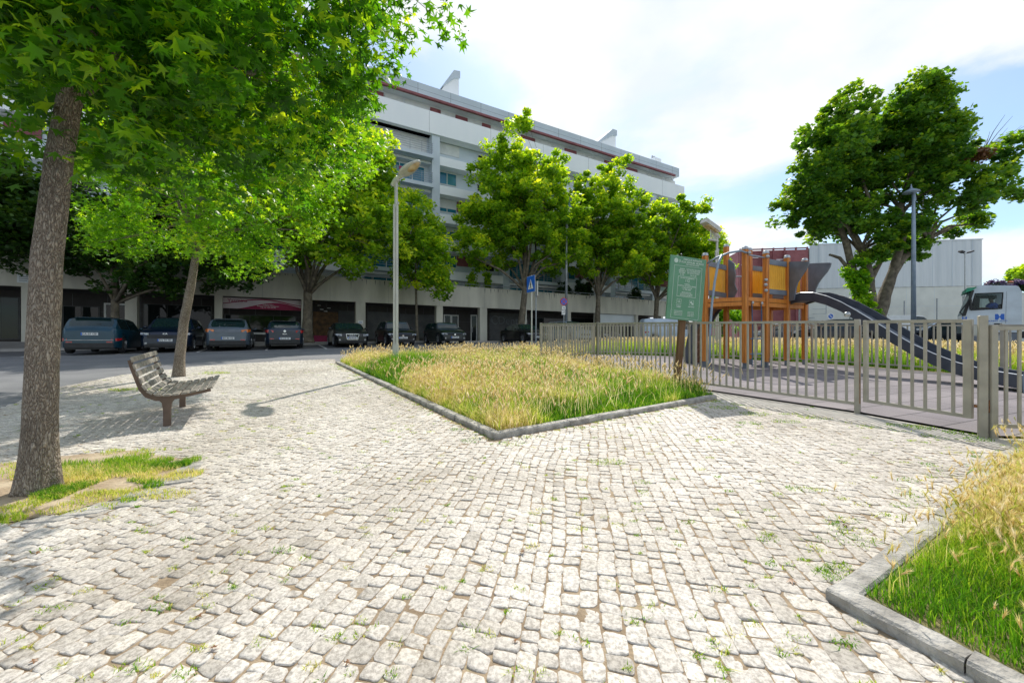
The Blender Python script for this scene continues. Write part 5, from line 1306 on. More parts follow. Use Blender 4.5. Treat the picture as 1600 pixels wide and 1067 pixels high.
    for k in range(-2, 4):
        base = pA + k * mod
        if base - bal > XE: break
        # balcony bay [base-bal, base], pilaster, recess bay, pilaster
        b0 = max(XL, base - bal)
        if base < XE: bx('pilaster', 'panel_gray', base, min(base + pw, XE), yU, yU + .999, 4.0, 18.79)
        r0 = base + pw; r1 = min(base + pw + rec, XE - .02)
        if r1 < XE - .1: bx('pilaster', 'panel_gray', r1, min(r1 + pw, XE - .02), yU, yU + .999, 4.0, 18.79)
        for fi, zf in enumerate(floors):
            if zf > 4:
                bx('balcony_slab', 'panel_gray', b0, base - .02, yU - .55, yU + .995, zf - .32, zf - .002)
                mb = MB()
                for q in range(5): z = zf + .22 + q * .19; mb.tube([(b0 + .05, yU - .5, z), (base - .1, yU - .5, z)], .016, 5); mb.tube([(base - .1, yU - .5, z), (base - .1, yU, z)], .016, 5)
                for s in np.arange(b0 + .05, base - .05, 1.05): mb.tube([(s, yU - .5, zf), (s, yU - .5, zf + 1.0)], .02, 5)
                mb.build('balcony_railing', 'rail', B)
            lo = max(zf, 4.0)
            if fi in (0, 3):
                for (u, v) in ((.3, 3.0), (3.1, bal - .2)):
                    bx('shutter', 'shutter', b0 + u, b0 + v, yU + .93, yU + .995, lo + .05, zf + 2.0)
            else:
                window(b0 + .3, base - .4, lo + .05, zf + 1.95, yU + .99, 5, 'glass_blue')
            # spandrel above balcony opening
            bx('spandrel', 'stucco_white' if fi != 1 else 'panel_light', b0, base - .01, yU + .3, yU + .996, zf + 2.08, zf + 2.28)
            if r1 > r0 + 1.5:
                bx('spandrel', 'stucco_white', r0, r1, yU - .001, yU + .998, max(4.0, zf - .55) if zf > 4 else 4.001, zf + .25) if zf > 4 else None
                sh = (.5, 0, .7, .3, 0, .5)[fi]
                if fi == 0:
                    bx('shutter', 'shutter', r0 + .1, r0 + 2.3, yU + .95, yU + .997, zf + 1.0, zf + 2.0); window(r0 + 4.3, r0 + 5.9, zf + .8, zf + 1.8, yU + .99, 2, 'glass_dark')
                else:
                    window(r0 + .1, r0 + 2.0, max(lo, zf + .75), zf + 1.95, yU + .99, 2, 'glass_blue', sh)
                    bx('maroon_panel', 'maroon', r0 + 2.05, r0 + 3.6, yU + .9, yU + .997, zf + 1.0, zf + 1.95) if fi in (2, 4) else None
                    window(r0 + 4.2, r0 + 6.1, max(lo, zf + .75), zf + 1.95, yU + .99, 2, 'glass_dark', .4)
    rr = random.Random(4)
    for k in range(9):
        s = rr.uniform(-4, XE - 4); zf = rr.choice(floors[1:5]); bx('air_conditioner', 'shutter', s, s + .8, yU - .45, yU - .05, zf + .05, zf + .6)
    for k in range(6):
        s = rr.uniform(0, XE - 3); mb = MB(); mb.tube([(s, yU + 4, 23.1), (s, yU + 4, 24.4)], .03, 5)
        for q in range(4): mb.bar((s - .35 + q * .03, yU + 4, 23.7 + q * .18), (s + .35 - q * .03, yU + 4, 23.7 + q * .18), .02, .02)
        mb.build('aerial', 'rail', B)
    # pink washing on the balcony rail
    bx('pink_towel', 'banner_red', sx(624, 34.4), sx(631.5, 34.4), yU - .56, yU - .53, 14.3, 15.05)
    # roof fins and chimney
    def fin(p, D, th=3.0):
        pts = [(sx(a, D), hz(a, b, D)) for a, b in p]; y0 = D - 32.5
        mb = MB(); mb.prism(pts, y0, y0 + th, 'xz'); f_ = mb.build('stair_fin', 'stucco_white', B)
        (x0, z0), (x1, z1), (x2, z2) = pts[0], pts[1], pts[2]
        mb = MB(); mb.prism([(x0 - .1, z0 + .1), (x1, z1 + .12), (x2 + .08, z2 + .12), (x2 + .08, z2 - .55), (x1 + .08, z1 - .6)], y0 - .15, y0 + th + .1, 'xz'); mb.build('fin_cap', 'panel_gray', f_)
    fin([(690, 140), (708.5, 113), (717, 114.5), (717, 150), (690, 142)], 36.5)
    fin([(929, 228), (956, 204), (962, 206), (962, 234), (929, 231)], 36.5)
    c = bx('chimney', 'stucco_white', sx(1023, 36.5), sx(1033, 36.5), 4, 5.2, 22.9, hz(1028, 247, 36.5))
    for p_ in (1025, 1028):
        mb = MB(); mb.tube([(sx(p_, 36.5), 4.6, hz(1028, 247, 36.5)), (sx(p_, 36.5), 4.6, hz(1028, 242, 36.5))], .12, 8); mb.build('chimney_pot', 'steel', c)
    return B
APT = apartments()

# ================================================================== foliage
STAR = []
for k in range(5):
    a = PI / 2 + 2 * PI * k / 5 * .86 - 0.0
for k, (ang, r) in enumerate([(90, 1.0), (66, .36), (38, .92), (8, .34), (-22, .70), (-62, .26), (-90, .22), (-118, .26), (202, .70), (172, .34), (142, .92), (114, .36)]):
    STAR.append((r * math.cos(R(ang)), r * math.sin(R(ang)), -.16 * r * r))
STAR_V = np.array([(0, -.02, .03)] + STAR); STAR_F = np.array([(0, 1 + (k + 1) % 12, 1 + k) for k in range(12)])
S5 = [(0, 1.0), (.16, .32), (.82, .42), (.24, -.05), (.45, -.5), (0, -.25), (-.45, -.5), (-.24, -.05), (-.82, .42), (-.16, .32)]
S5_V = np.array([(x, y, -.15 * (x * x + y * y)) for x, y in S5]); S5_F = np.array([(9, 1, 0), (1, 3, 2), (3, 5, 4), (5, 7, 6), (7, 9, 8), (1, 9, 5), (1, 5, 3), (9, 7, 5)])
QUAD_V = np.array([(-.1, -.9, 0), (.62, -.1, -.14), (.12, .95, -.05), (-.58, .12, .12)]); QUAD_F = np.array([(0, 1, 2), (0, 2, 3)])

def leaves(cent, size, tv, tf, droop=.6, updir=.55):
    n = len(cent)
    nr = RNG.normal(0, .65, (n, 3)); nr[:, 2] = np.abs(nr[:, 2]) + updir; nr /= np.linalg.norm(nr, axis=1)[:, None]
    dr = RNG.normal(0, .7, (n, 3)); dr[:, 2] -= droop
    t = dr - nr * np.sum(dr * nr, 1)[:, None]; t /= np.linalg.norm(t, axis=1)[:, None] + 1e-9
    b = np.cross(t, nr)
    s = size[:, None, None]
    curl = RNG.normal(1.2, 1.6, n)[:, None, None]; wid = RNG.uniform(.75, 1.1, n)[:, None, None]
    V = cent[:, None] + s * (wid * tv[None, :, 0:1] * b[:, None] + tv[None, :, 1:2] * t[:, None] + curl * tv[None, :, 2:3] * nr[:, None])
    Fc = tf[None] + (np.arange(n) * len(tv))[:, None, None]
    return V.reshape(-1, 3), Fc.reshape(-1, 3)

def crown(parent, origin, ells, nclump, per, size, kind, mat, clump_r=(.4, .8), shell=.45, name='crown', flat=.75, droop=.6, jit=.35, bright_top=True, extra=None):
    tv, tf = {'star': (STAR_V, STAR_F), 's5': (S5_V, S5_F), 'quad': (QUAD_V, QUAD_F)}[kind]
    vols = np.array([e[3] * e[4] * e[5] for e in ells]) ** (2 / 3.); vols /= vols.sum()
    ei = RNG.choice(len(ells), nclump, p=vols); E = np.array(ells)
    d = RNG.normal(0, 1, (nclump, 3)); d /= np.linalg.norm(d, axis=1)[:, None]
    r = RNG.random(nclump) ** shell
    C = E[ei, :3] + d * r[:, None] * E[ei, 3:6]
    C += (np.stack([vnoise(C[:, 1] * .8, C[:, 2] * .8, 91), vnoise(C[:, 0] * .8, C[:, 2] * .8, 92), vnoise(C[:, 0] * .8, C[:, 1] * .8, 93)], 1) - .5) * jit * 2
    if extra is not None: C = np.concatenate([C, np.array(extra)]); nclump = len(C)
    if nclump > 100:   # drop stray clumps that would hang free of the crown
        D_ = np.sqrt(((C[:, None] - C[None]) ** 2).sum(2)); D_.sort(axis=1)
        C = C[D_[:, 5] < clump_r[1] * 1.9]; nclump = len(C)
    cr = RNG.uniform(clump_r[0], clump_r[1], nclump)
    ci = np.repeat(np.arange(nclump), per)
    n = len(ci)
    g = RNG.normal(0, 1, (n, 3)); g /= np.linalg.norm(g, axis=1)[:, None]; g *= (RNG.random(n) ** .5)[:, None]; g[:, 2] *= flat
    pos = C[ci] + g * cr[ci][:, None]
    tone = RNG.normal(.42, .16, nclump)
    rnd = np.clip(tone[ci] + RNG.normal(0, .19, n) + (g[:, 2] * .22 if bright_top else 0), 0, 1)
    V, Fc = leaves(pos, size * RNG.uniform(.65, 1.2, n), tv, tf, droop)
    o = fast_mesh(name, V, Fc, M[mat], parent, rnd=np.repeat(rnd, len(tf)), origin=origin)
    return C, o

def rough_tube(mb, pts, rad, n=14, amp=.06, seed=0, flare=None):
    pts = [Vector(p) for p in pts]
    # resample
    P_ = []; R_ = []
    for i in range(len(pts) - 1):
        k = max(2, int((pts[i + 1] - pts[i]).length / max(.08, rad[i] * .9)))
        for j in range(k):
            t = j / k; P_.append(pts[i].lerp(pts[i + 1], t)); R_.append(rad[i] + (rad[i + 1] - rad[i]) * t)
    P_.append(pts[-1]); R_.append(rad[-1])
    st = len(mb.v); mb.tube(P_, R_, n)
    for i in range(len(P_)):
        for k in range(n):
            j = st + i * n + k; v = Vector(mb.v[j]); c = P_[i]
            a = 2 * PI * k / n
            nz = float(vnoise(math.cos(a) * 2 + seed + 9, v.z * 1.3 + math.sin(a) * 2 + 20, 7)) - .5 + (float(vnoise(k * 1.7 + seed, i * .9, 8)) - .5) * .6
            f = 1 + nz * amp * 2
            if flare: f *= 1 + flare * math.exp(-i / 2.2) * (1 + .35 * math.sin(a * 5 + seed))
            mb.v[j] = tuple(c + (v - c) * f)

def limbs(parent, origin, start, C, nmain, r0, sub=22, mat='bark2', seed=1, sag=.1):
    rr = random.Random(seed); mb = MB(); C = [Vector(c) for c in C]
    start = Vector(start)
    chosen = []
    pool = sorted(C, key=lambda c: rr.random())
    for c in pool:
        if all((c - start).normalized().angle((q - start).normalized()) > .42 for q in chosen) and c.z > start.z + .1: chosen.append(c)
        if len(chosen) >= nmain: break
    mids = []
    for c in chosen:
        v = c - start; m1 = start + v * .35 + Vector((0, 0, v.length * .10)) + Vector([rr.uniform(-.06, .06) * v.length for _ in range(3)]); m2 = start + v * .7 + Vector((rr.uniform(-.07, .07) * v.length, rr.uniform(-.07, .07) * v.length, v.length * .04))
        mb.tube([start - Vector((0, 0, .15)), start + (m1 - start) * .45, m1, m2, c], [r0 * .8, r0 * .62, r0 * .5, r0 * .3, r0 * .1], 8)
        mids += [(m1, r0 * .4), (m2, r0 * .25)]
    for _ in range(sub):
        c = rr.choice(C); m, r = min(mids, key=lambda q: (q[0] - c).length)
        if (m - c).length < .3: continue
        k = m.lerp(c, .5) + Vector([rr.uniform(-.12, .12) * (m - c).length for _ in range(3)])
        mb.tube([m, k, c], [r * .6, r * .35, r * .1], 6)
    return mb.build('limbs', mat, parent, origin=origin, smooth=True)

# --- tree 1: sweetgum in the pit, left foreground
def tree_one():
    x, y = P(62, 771); z = G(y) + .03; O = (x, y, z)
    t = thing('sweetgum_tree', 'large sweetgum with thick gray trunk in the grassy pit, nearest tree at left', 'tree', O)
    mb = MB(); rough_tube(mb, [(x - .015, y, z - .05), (x, y, z + .35), (x + .02, y, z + .9), (x + .03, y + .02, z + 1.7), (x + .09, y + .05, z + 2.5), (x + .2, y + .1, z + 3.4), (x + .25, y + .2, z + 4.6), (x + .2, y + .3, z + 6.2)], [.098, .090, .087, .084, .076, .062, .05, .02], 44, .04, 3, flare=.42)
    mb.build('trunk', 'bark', t, origin=O, smooth=True)
    cx_, cy_, cz_ = x + .45, y + .55, 5.2
    ells = [(cx_ - .1, cy_, cz_, 2.45, 2.5, 2.6), (cx_ + .75, cy_ + .4, cz_ - .5, 1.85, 1.5, 1.35), (cx_ - 1.2, cy_ + .2, cz_ - .6, 1.8, 1.6, 1.5), (cx_ - .1, cy_ + .3, cz_ - 1.6, 1.7, 1.3, .8), (x - .2, y - .35, 3.7, .9, .35, .75), (x + .7, y - .2, 3.6, .9, .4, .6), (x + .1, y - .4, 4.5, 1.3, .4, .7)]
    extra = [(x + .05, y - .1, 2.62), (x - .1, y + .1, 2.85), (x + .6, y + .3, 2.95), (x + 1.1, y + .5, 3.0), (x + 1.5, y + .8, 3.2), (x + .3, y + .6, 2.75), (x - .7, y + .2, 2.9), (x - .3, y - .3, 3.0), (x + .2, y - .35, 3.0), (x + .1, y - .3, 3.3), (x + .5, y - .2, 3.1), (x + .9, y, 3.1), (x + 1.2, y + .2, 3.2), (x - .5, y - .2, 3.1), (x + .35, y - .3, 3.5), (x + .8, y - .2, 3.4), (x + 1.6, y + .3, 3.3)]
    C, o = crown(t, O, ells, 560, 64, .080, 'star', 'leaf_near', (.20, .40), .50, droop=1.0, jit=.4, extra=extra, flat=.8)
    limbs(t, O, (x + .2, y + .1, 3.3), C, 9, .05, 120, 'bark', 5)
tree_one()

def tree_two():
    x, y = P(279, 590); z = G(y); O = (x, y, z)
    t = thing('sweetgum_tree', 'slender sweetgum with bright green crown leaning behind the bench', 'tree', O)
    top = (x + .42, y, 1.25 + 2.1)
    mb = MB(); rough_tube(mb, [(x, y, z - .05), (x + .03, y, z + .5), (x + .12, y, z + 1.3), (x + .30, y, z + 2.2), top, (x + .5, y, 4.6), (x + .4, y + .1, 6.2)], [.125, .10, .092, .085, .075, .055, .025], 24, .05, 8, flare=.15)
    mb.build('trunk', 'bark', t, origin=O, smooth=True)
    ells = [(x + .5, y, 5.0, 2.6, 2.3, 2.1), (x - .8, y - .1, 4.15, 1.5, 1.3, 1.0), (x + 1.7, y - .2, 4.3, 1.6, 1.3, 1.15), (x + 2.3, y, 5.0, 1.2, 1.2, 1.3), (x + 1.2, y, 6.4, 2.2, 2.0, 1.6), (x + 3.3, y + .3, 6.3, 1.4, 1.5, 1.4), (x + 1.6, y, 7.4, 2.0, 1.8, 1.4)]
    extra = [(x + 1.95, y - .1, 2.95), (x + 2.0, y - .2, 3.2), (x + 1.8, y - .1, 3.5), (x + 1.5, y - .1, 3.5), (x + 3.1, y, 3.9), (x - 1.6, y, 3.75), (x - .9, y, 3.4), (x + .4, y - .2, 3.35), (x + .35, y - .05, 2.75)]
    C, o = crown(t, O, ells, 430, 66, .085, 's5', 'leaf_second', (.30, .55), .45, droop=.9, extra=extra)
    limbs(t, O, (x + .45, y, 3.6), C, 8, .055, 90, 'bark', 6)
tree_two()

# fallen leaves on the paving
n = 26; y_ = 1.4 + 8 * RNG.random(n) ** 1.2; x_ = RNG.uniform(-1.2, .9, n) * y_
pp = np.stack([x_, y_], 1); k_ = in_poly(pp, COBBLE) & ~in_poly(pp, GREEN) & ~in_poly(pp, NEARBED); pp = pp[k_]
cc = np.stack([pp[:, 0], pp[:, 1], Gn(pp[:, 1]) + .038], 1)
V, Fc = leaves(cc, RNG.uniform(.018, .034, len(cc)), S5_V, S5_F, 0, 3.0)
fl = fast_mesh('fallen_leaves', V, Fc, M['leaf_dead'], rnd=np.repeat(RNG.random(len(cc)), len(S5_F))); fl['kind'] = 'stuff'

# --- plane trees in the row
def row_tree(px, D, label, r0, top_py, bot_py, halfw, lean=0.0, n=230, per=110, fork_py=None, mat='leaf_plane', size=.16, group='plane trees lining the car park', low=None, shape=None, seed=0, shift=0):
    s = sx(px, D); x, y = fac(s, D); z = G(y) + (.13 if D > 28.5 else 0)
    O = (x, y, z); t = thing('plane_tree', label, 'tree', O, 0, group)
    pm = y / F
    zt = CAMZ + (533.5 - top_py) * pm; zb = CAMZ + (533.5 - bot_py) * pm
    hw = halfw * pm; H = zt - zb; cx_ = x + shift * pm
    fz = CAMZ + (533.5 - (fork_py or bot_py - 6)) * pm
    tp = (x + lean, y, fz)
    mb = MB(); rough_tube(mb, [(x, y, z - .1), (x + lean * .12, y, z + .4), (x + lean * .5, y, (z + fz) / 2), tp, (x + lean * 1.2, y, fz + H * .3), (x + lean, y, fz + H * .65)], [r0 * 1.15, r0, r0 * .85, r0 * .75, r0 * .5, r0 * .15], 12, .09, seed, flare=.2)
    mb.build('trunk', 'bark2', t, origin=O, smooth=True)
    ells = shape(cx_, y, zb, zt, hw) if shape else [(cx_, y, zb + H * .38, hw * 1.0, hw * .85, H * .40), (cx_ + hw * .05, y, zb + H * .62, hw * .82, hw * .7, H * .38), (cx_ - hw * .45, y, zb + H * .3, hw * .5, hw * .5, H * .24), (cx_ + hw * .5, y, zb + H * .28, hw * .5, hw * .5, H * .24)]
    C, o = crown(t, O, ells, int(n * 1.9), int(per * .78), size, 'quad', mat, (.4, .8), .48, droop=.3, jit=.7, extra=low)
    limbs(t, O, tp, C, 10, r0 * .55, 70, 'bark2', seed + 2)
    return t
row_tree(480, 29.6, 'plane tree with stout forked trunk behind the red-lamped hatchback', .34, 158, 432, 112, .05, n=340, per=120, fork_py=458, seed=3, size=.15, shift=48)
row_tree(652, 29.6, 'slim young plane tree right of the near lamp post', .11, 288, 462, 52, -.1, n=120, per=100, fork_py=452, seed=4, size=.15)
row_tree(812, 29.6, 'plane tree with leaning trunk behind the blue crossing sign', .33, 188, 440, 108, .45, n=340, per=120, fork_py=452, seed=5, size=.17)
row_tree(933, 29.6, 'ivy-footed plane tree behind the round no-stopping sign', .30, 240, 452, 78, .1, n=270, per=115, fork_py=462, seed=6, size=.19, shift=14)
row_tree(1022, 29.6, 'plane tree with pale forked trunk left of the green notice board', .30, 292, 462, 88, .3, n=270, per=110, fork_py=468, seed=7, size=.2, shift=22)
row_tree(1100, 31.5, 'farthest plane tree of the row, its crown beside the ribbed lamp', .3, 352, 470, 42, 0, n=120, per=90, seed=8, size=.22)
row_tree(180, 29.2, 'dark shaded plane tree behind the teal crossover at left', .22, 200, 455, 175, 0, n=330, per=110, fork_py=470, mat='leaf_plane_shaded', seed=9, size=.14, shift=80)
row_tree(-30, 29.2, 'dark shaded plane tree cut by the left photo edge', .25, 230, 410, 120, 0, n=200, per=100, mat='leaf_plane_shaded', seed=10, size=.13)

# --- big broad tree, right
def big_tree():
    Y = 30.0; pm = Y / F
    def W(px, py, dy=0): return ((px - 800) * pm, Y + dy, CAMZ + (533.5 - py) * pm)
    x, y, _ = W(1372, 0); z = G(Y); O = (x, y, z)
    t = thing('broad_tree', 'big spreading tree with three rising trunks in front of the white hall', 'tree', O)
    stems = [([(1388, 530), (1372, 495), (1385, 455), (1395, 425), (1412, 402), (1440, 378), (1490, 355)], [.45, .42, .38, .33, .24, .16, .07], 'a'),
             ([(1368, 530), (1362, 490), (1358, 440), (1352, 405), (1338, 370), (1316, 345)], [.40, .36, .33, .28, .16, .07], 'b'),
             ([(1345, 530), (1340, 480), (1334, 430), (1322, 380), (1310, 345), (1278, 325)], [.30, .28, .26, .22, .17, .08], 'c'),
             ([(1395, 425), (1410, 370), (1408, 320), (1424, 270), (1424, 230)], [.3, .25, .2, .14, .06], 'd'),
             ([(1358, 440), (1380, 400), (1372, 350), (1350, 290), (1340, 240)], [.22, .18, .14, .10, .05], 'e'),
             ([(1334, 430), (1312, 403), (1296, 398)], [.14, .12, .08], 'f')]
    mb = MB()
    for i, (pts, rad, _) in enumerate(stems): rough_tube(mb, [W(px, py, 0) for k, (px, py) in enumerate(pts)], rad, 12, .10, i)
    mb.build('trunk', 'bark2', t, origin=O, smooth=True)
    bl = [(1290, 205, 50, 46), (1262, 250, 46, 60), (1250, 300, 40, 40), (1300, 270, 45, 50), (1350, 190, 48, 38), (1345, 240, 50, 48), (1400, 175, 45, 38), (1455, 160, 52, 34), (1490, 190, 38, 36), (1440, 215, 60, 46), (1500, 235, 45, 36), (1545, 225, 34, 24), (1390, 280, 45, 40), (1340, 320, 34, 36),
          (1440, 300, 50, 42), (1500, 300, 46, 36), (1540, 330, 34, 24), (1470, 345, 50, 28), (1500, 370, 24, 16), (1300, 335, 48, 34), (1270, 350, 26, 14), (1370, 360, 36, 34), (1400, 215, 46, 50), (1370, 250, 40, 40), (1420, 250, 44, 44), (1345, 385, 16, 14), (1420, 375, 34, 20), (1555, 260, 22, 16)]
    ells = [(*W(1393 + (px - 1393) * .93, py + 8, random.uniform(-2, 2)), a * pm * .95, min(a, b) * pm * 1.2, b * pm * .95) for px, py, a, b in bl]
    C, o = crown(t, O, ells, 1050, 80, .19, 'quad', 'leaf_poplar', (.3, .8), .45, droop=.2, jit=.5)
    for st_, sd in ((W(1410, 330), 3), (W(1345, 390), 4), (W(1450, 372), 5), (W(1310, 345), 6)):
        sub = sorted(C.tolist(), key=lambda c: (Vector(c) - Vector(st_)).length)[:170]
        limbs(t, O, st_, sub, 7, .17, 14, 'bark2', sd)
    crown(t, O, [(*W(1452, 275, -3), .9, .5, .35)], 8, 40, .16, 'quad', 'leaf_dead', (.3, .5), .5, name='dead_foliage')
    # ivy / shoots round the trunk
    crown(t, O, [(*W(1335, 470, -.9), .9, .6, 2.2), (*W(1330, 435, -.8), .8, .6, 1.2)], 60, 90, .13, 'quad', 'leaf_second', (.25, .5), .5, name='trunk_shoots')
    mb = MB()
    for i in range(26):
        a = Vector(W(1535, 240)); b = a + Vector((random.uniform(.5, 2.8), random.uniform(-1, 1), random.uniform(-1, 2.4))); c = a.lerp(b, .5) + Vector((0, 0, random.uniform(-.3, .3)))
        mb.tube([a, c, b], [.03, .02, .008], 4)
    mb.build('bare_twigs', 'bark2', t, origin=O)
big_tree()

# terrace planting and other shrubs
def shrub(x, y, z, rx, ry, rz, name, label, cat='shrub', mat='hedge', n=40, per=60, size=.1, group=None, flat=.9):
    O = (x, y, z); t = thing(name, label, cat, O, 0, group)
    C, o = crown(t, O, [(x, y, z + rz, rx, ry, rz)], n, per, size, 'quad', mat, (.18, .4), .5, name='foliage', jit=.1, flat=flat)
    mb = MB()
    for i in range(7):
        a = random.uniform(0, 6.28); mb.tube([(x, y, z), (x + math.cos(a) * rx * .3, y + math.sin(a) * ry * .3, z + rz * .9), (x + math.cos(a) * rx * .6, y + math.sin(a) * ry * .6, z + rz * 1.5)], [.03, .02, .008], 5)
    mb.build('stems', 'bark2', t, origin=O)
for (px, py, w, h, mt, lb) in ((692, 432, 14, 16, 'hedge', 'loose shrub on the terrace left of the leaning plane trunk'), (735, 430, 14, 18, 'leaf_plane', 'upright leafy shrub on the terrace above the dark shop doors'), (762, 432, 6, 18, 'leaf_plane', 'thin upright plant on the terrace edge'),
                           (880, 445, 18, 7, 'hedge', 'low dark hedge on the terrace right of the leaning plane'), (905, 440, 16, 12, 'hedge', 'taller dark hedge on the terrace beside the slim lamp'), (920, 440, 8, 14, 'hedge', 'dark clipped bush on the terrace near the ivy-footed plane'),
                           (992, 453, 14, 7, 'hedge', 'dark low hedge on the terrace before the last arcade pillar')):
    D = 33.3; s = sx(px, D); x, y = fac(s, D); pm = y / F
    shrub(x, y, 1.22 + 4.0, w * pm * .7, .45, max(.5, (CAMZ + (533.5 - py) * pm + h * pm * .5 - 5.2) / 2), 'terrace_shrub', lb, mat=mt, n=34, per=50, size=.13)
shrub(28.5, 31.5, 1.16, 1.6, 1.0, 1.3, 'shrub', 'loose olive shrub beside the white van', n=30, per=40, size=.12, mat='hedge')
shrub(14.2, 27, 1.1, 1.1, .8, 1.7, 'shrub', 'pale green shrub seen through the play tower', n=40, per=60, size=.12, mat='leaf_second')

# ================================================================== white hall on the right
def hall():
    a = Vector((44.9, 60.4)); b = Vector((67.2, 57.2)); d = (b - a).normalized(); L_ = (b - a).length
    ang = math.atan2(d.y, d.x)
    t = thing('industrial_hall', 'large white corrugated hall behind the big tree', 'building', (a.x, a.y, GZ), ang)
    def bx(nm, mt, *v): mb = MB(); mb.box(*v); return mb.build(nm, mt, t)
    zt = 14.55 + .09; zm = 8.05
    mb = MB(); n = int(L_ / .28); vs = []
    for i in range(n + 1):
        x = L_ * i / n; y = -.06 if (i % 4 in (1, 2)) else 0
        vs += [(x, y, zm), (x, y, zt)]
    mb.add(vs, [(2 * i, 2 * i + 2, 2 * i + 3, 2 * i + 1) for i in range(n)]); mb.build('corrugated_cladding', 'corr', t)
    mb = MB()
    for k in range(9): x = L_ * (k + .5) / 9; mb.box(x, x + .05, -.075, -.062, zm, zt)
    mb.build('cladding_seams', 'panel_gray', t)
    bx('lower_wall', 'cream', -.2, L_ + .0, .06, .4, -.2, zm - .02)
    bx('side_wall', 'corr', L_ - .3, L_ - .02, .41, 22, -.2, zt - .05)
    bx('roof_edge', 'panel_light', -.1, L_ + .06, -.12, .05, zt + .002, zt + .14)
    bx('core', 'shopgray', .1, L_ - .4, .5, 20, 0, zt - .4)
    mb = MB()
    for x in np.arange(2.2, L_, 3.6): mb.box(x, x + .03, .052, .058, 0, zm - .1)
    for z in (2.6, 5.2): mb.box(0, L_, .053, .059, z, z + .03)
    mb.build('wall_joints', 'panel_gray', t)
    mb = MB(); mb.box(2.0, 2.06, -.5, -.44, 4.2, 6.6); mb.box(0.2, 2.0, -.5, -.44, 6.4, 6.5); mb.box(.2, 2.0, -.5, -.44, 4.9, 4.96); mb.box(.2, 2.0, -.5, -.44, 4.2, 4.26)
    for k in range(6): mb.box(-1 + k * .5, .4 + k * .5, -.6, -.2, 3.6 - k * .45, 3.68 - k * .45)
    mb.build('outside_stair', 'rail', t)
    # dull red framed wing
    w = thing('red_lattice_wing', 'dull red framed wing with screens left of the white hall', 'building', (a.x, a.y, GZ), ang)
    def wx(nm, mt, *v): mb = MB(); mb.box(*v); return mb.build(nm, mt, w)
    X0 = -9.8; zt2 = 14.4
    wx('back_wall', 'lattice', X0, -.25, .5, .8, 0, zt2 - .3)
    mb = MB()
    for k in range(7): x = X0 + (9.5) * k / 6; mb.box(x, x + .18, 0, .25, 0, zt2)
    for z in (2.8, 5.6, 8.4, 11.2, zt2 - .25): mb.box(X0, -.2, .02, .22, z, z + .18)
    mb.build('frame_grid', 'maroon', w)
    mb = MB(); rr = random.Random(3)
    for k in range(46):
        x = X0 + rr.uniform(0, 7.5); z = rr.uniform(5, zt2 - 1.2); mb.box(x, x + rr.uniform(.6, 1.9), .3, .34, z, z + .16)
    mb.build('screen_slats', 'banner_pink', w)
    mb = MB(); mb.box(-3.2, -.3, -.02, .0, 8.6, 14.0); mb.build('screen_panel', 'lattice', w)
    wx('side_wall', 'lattice', X0 + .01, X0 + .28, .81, 14, 0, zt2 - .3)
hall()

def poles():
    for i, (px, y, H, lb) in enumerate(((1413, 52, 5.3, 'first slim fence pole before the cream wall, left of the shrub'), (1464, 50, 5.4, 'slim green pole before the cream wall, right of the shrub'), (1505, 49, 5.6, 'slim pole beside the tow truck visor'), (1237 + 12, 40, 4.0, 'short slim pole right of the play tower'), (1328, 40, 3.4, 'short slim pole left of the broad tree'))):
        x = (px - 800) / F * y; t = thing('slim_pole', lb, 'pole', (x, y, GZ))
        mb = MB(); mb.tube([(0, 0, 0), (0, 0, H)], .07, 8); mb.build('shaft', 'rail', t)
        mb = MB(); mb.lathe([(.09, H), (.09, H + .05)], 8); mb.build('cap', 'rail', t)
    y = 46; x = (1508 - 800) / F * y; t = thing('floodlight_mast', 'thin mast with small twin floodlights at the right end of the hall', 'mast', (x, y, GZ))
    H = (533.5 - 395) * y / F
    mb = MB(); mb.tube([(0, 0, 0), (0, 0, H)], [.09, .06], 8); mb.build('mast', 'steel', t)
    for s_ in (-.45, .45):
        mb = MB(); mb.bar((0, 0, H - .05), (s_, 0, H + .12), .05, .05); mb.bar((s_ * .7, -.1, H + .1), (s_ * 1.6, -.1, H + .25), .4, .16); mb.build('floodlight', 'black', t)
poles()

def bougainvillea():
    y = 46.0; pm = y / F
    x0, x1 = (1534 - 800) * pm, (1700 - 800) * pm
    t = thing('boundary_wall', 'plain wall under the purple flowering hedge at the right edge', 'wall', (x0, y, GZ))
    mb = MB(); mb.box(.02, x1 - x0, 0, .3, 0, 5.6); mb.build('wall', 'cream', t)
    mb = MB(); mb.box(0.0, x1 - x0, -.05, .35, 5.61, 5.7); mb.build('coping', 'concrete', t)
    O = (x0, y, GZ + 5.6); h = thing('flowering_hedge', 'purple flowering hedge spilling over the wall behind the tow truck', 'hedge', O)
    e = [(x0 + 1 + k * 1.35, y - .1, CAMZ + (533.5 - 447) * pm, 1.0, .6, .85 + .25 * math.sin(k * 1.7)) for k in range(9)]
    crown(h, O, e, 170, 60, .12, 'quad', 'purple', (.2, .4), .4, name='blossom', jit=.2)
    crown(h, O, e, 60, 60, .12, 'quad', 'hedge', (.2, .4), .6, name='foliage', jit=.2)
bougainvillea()
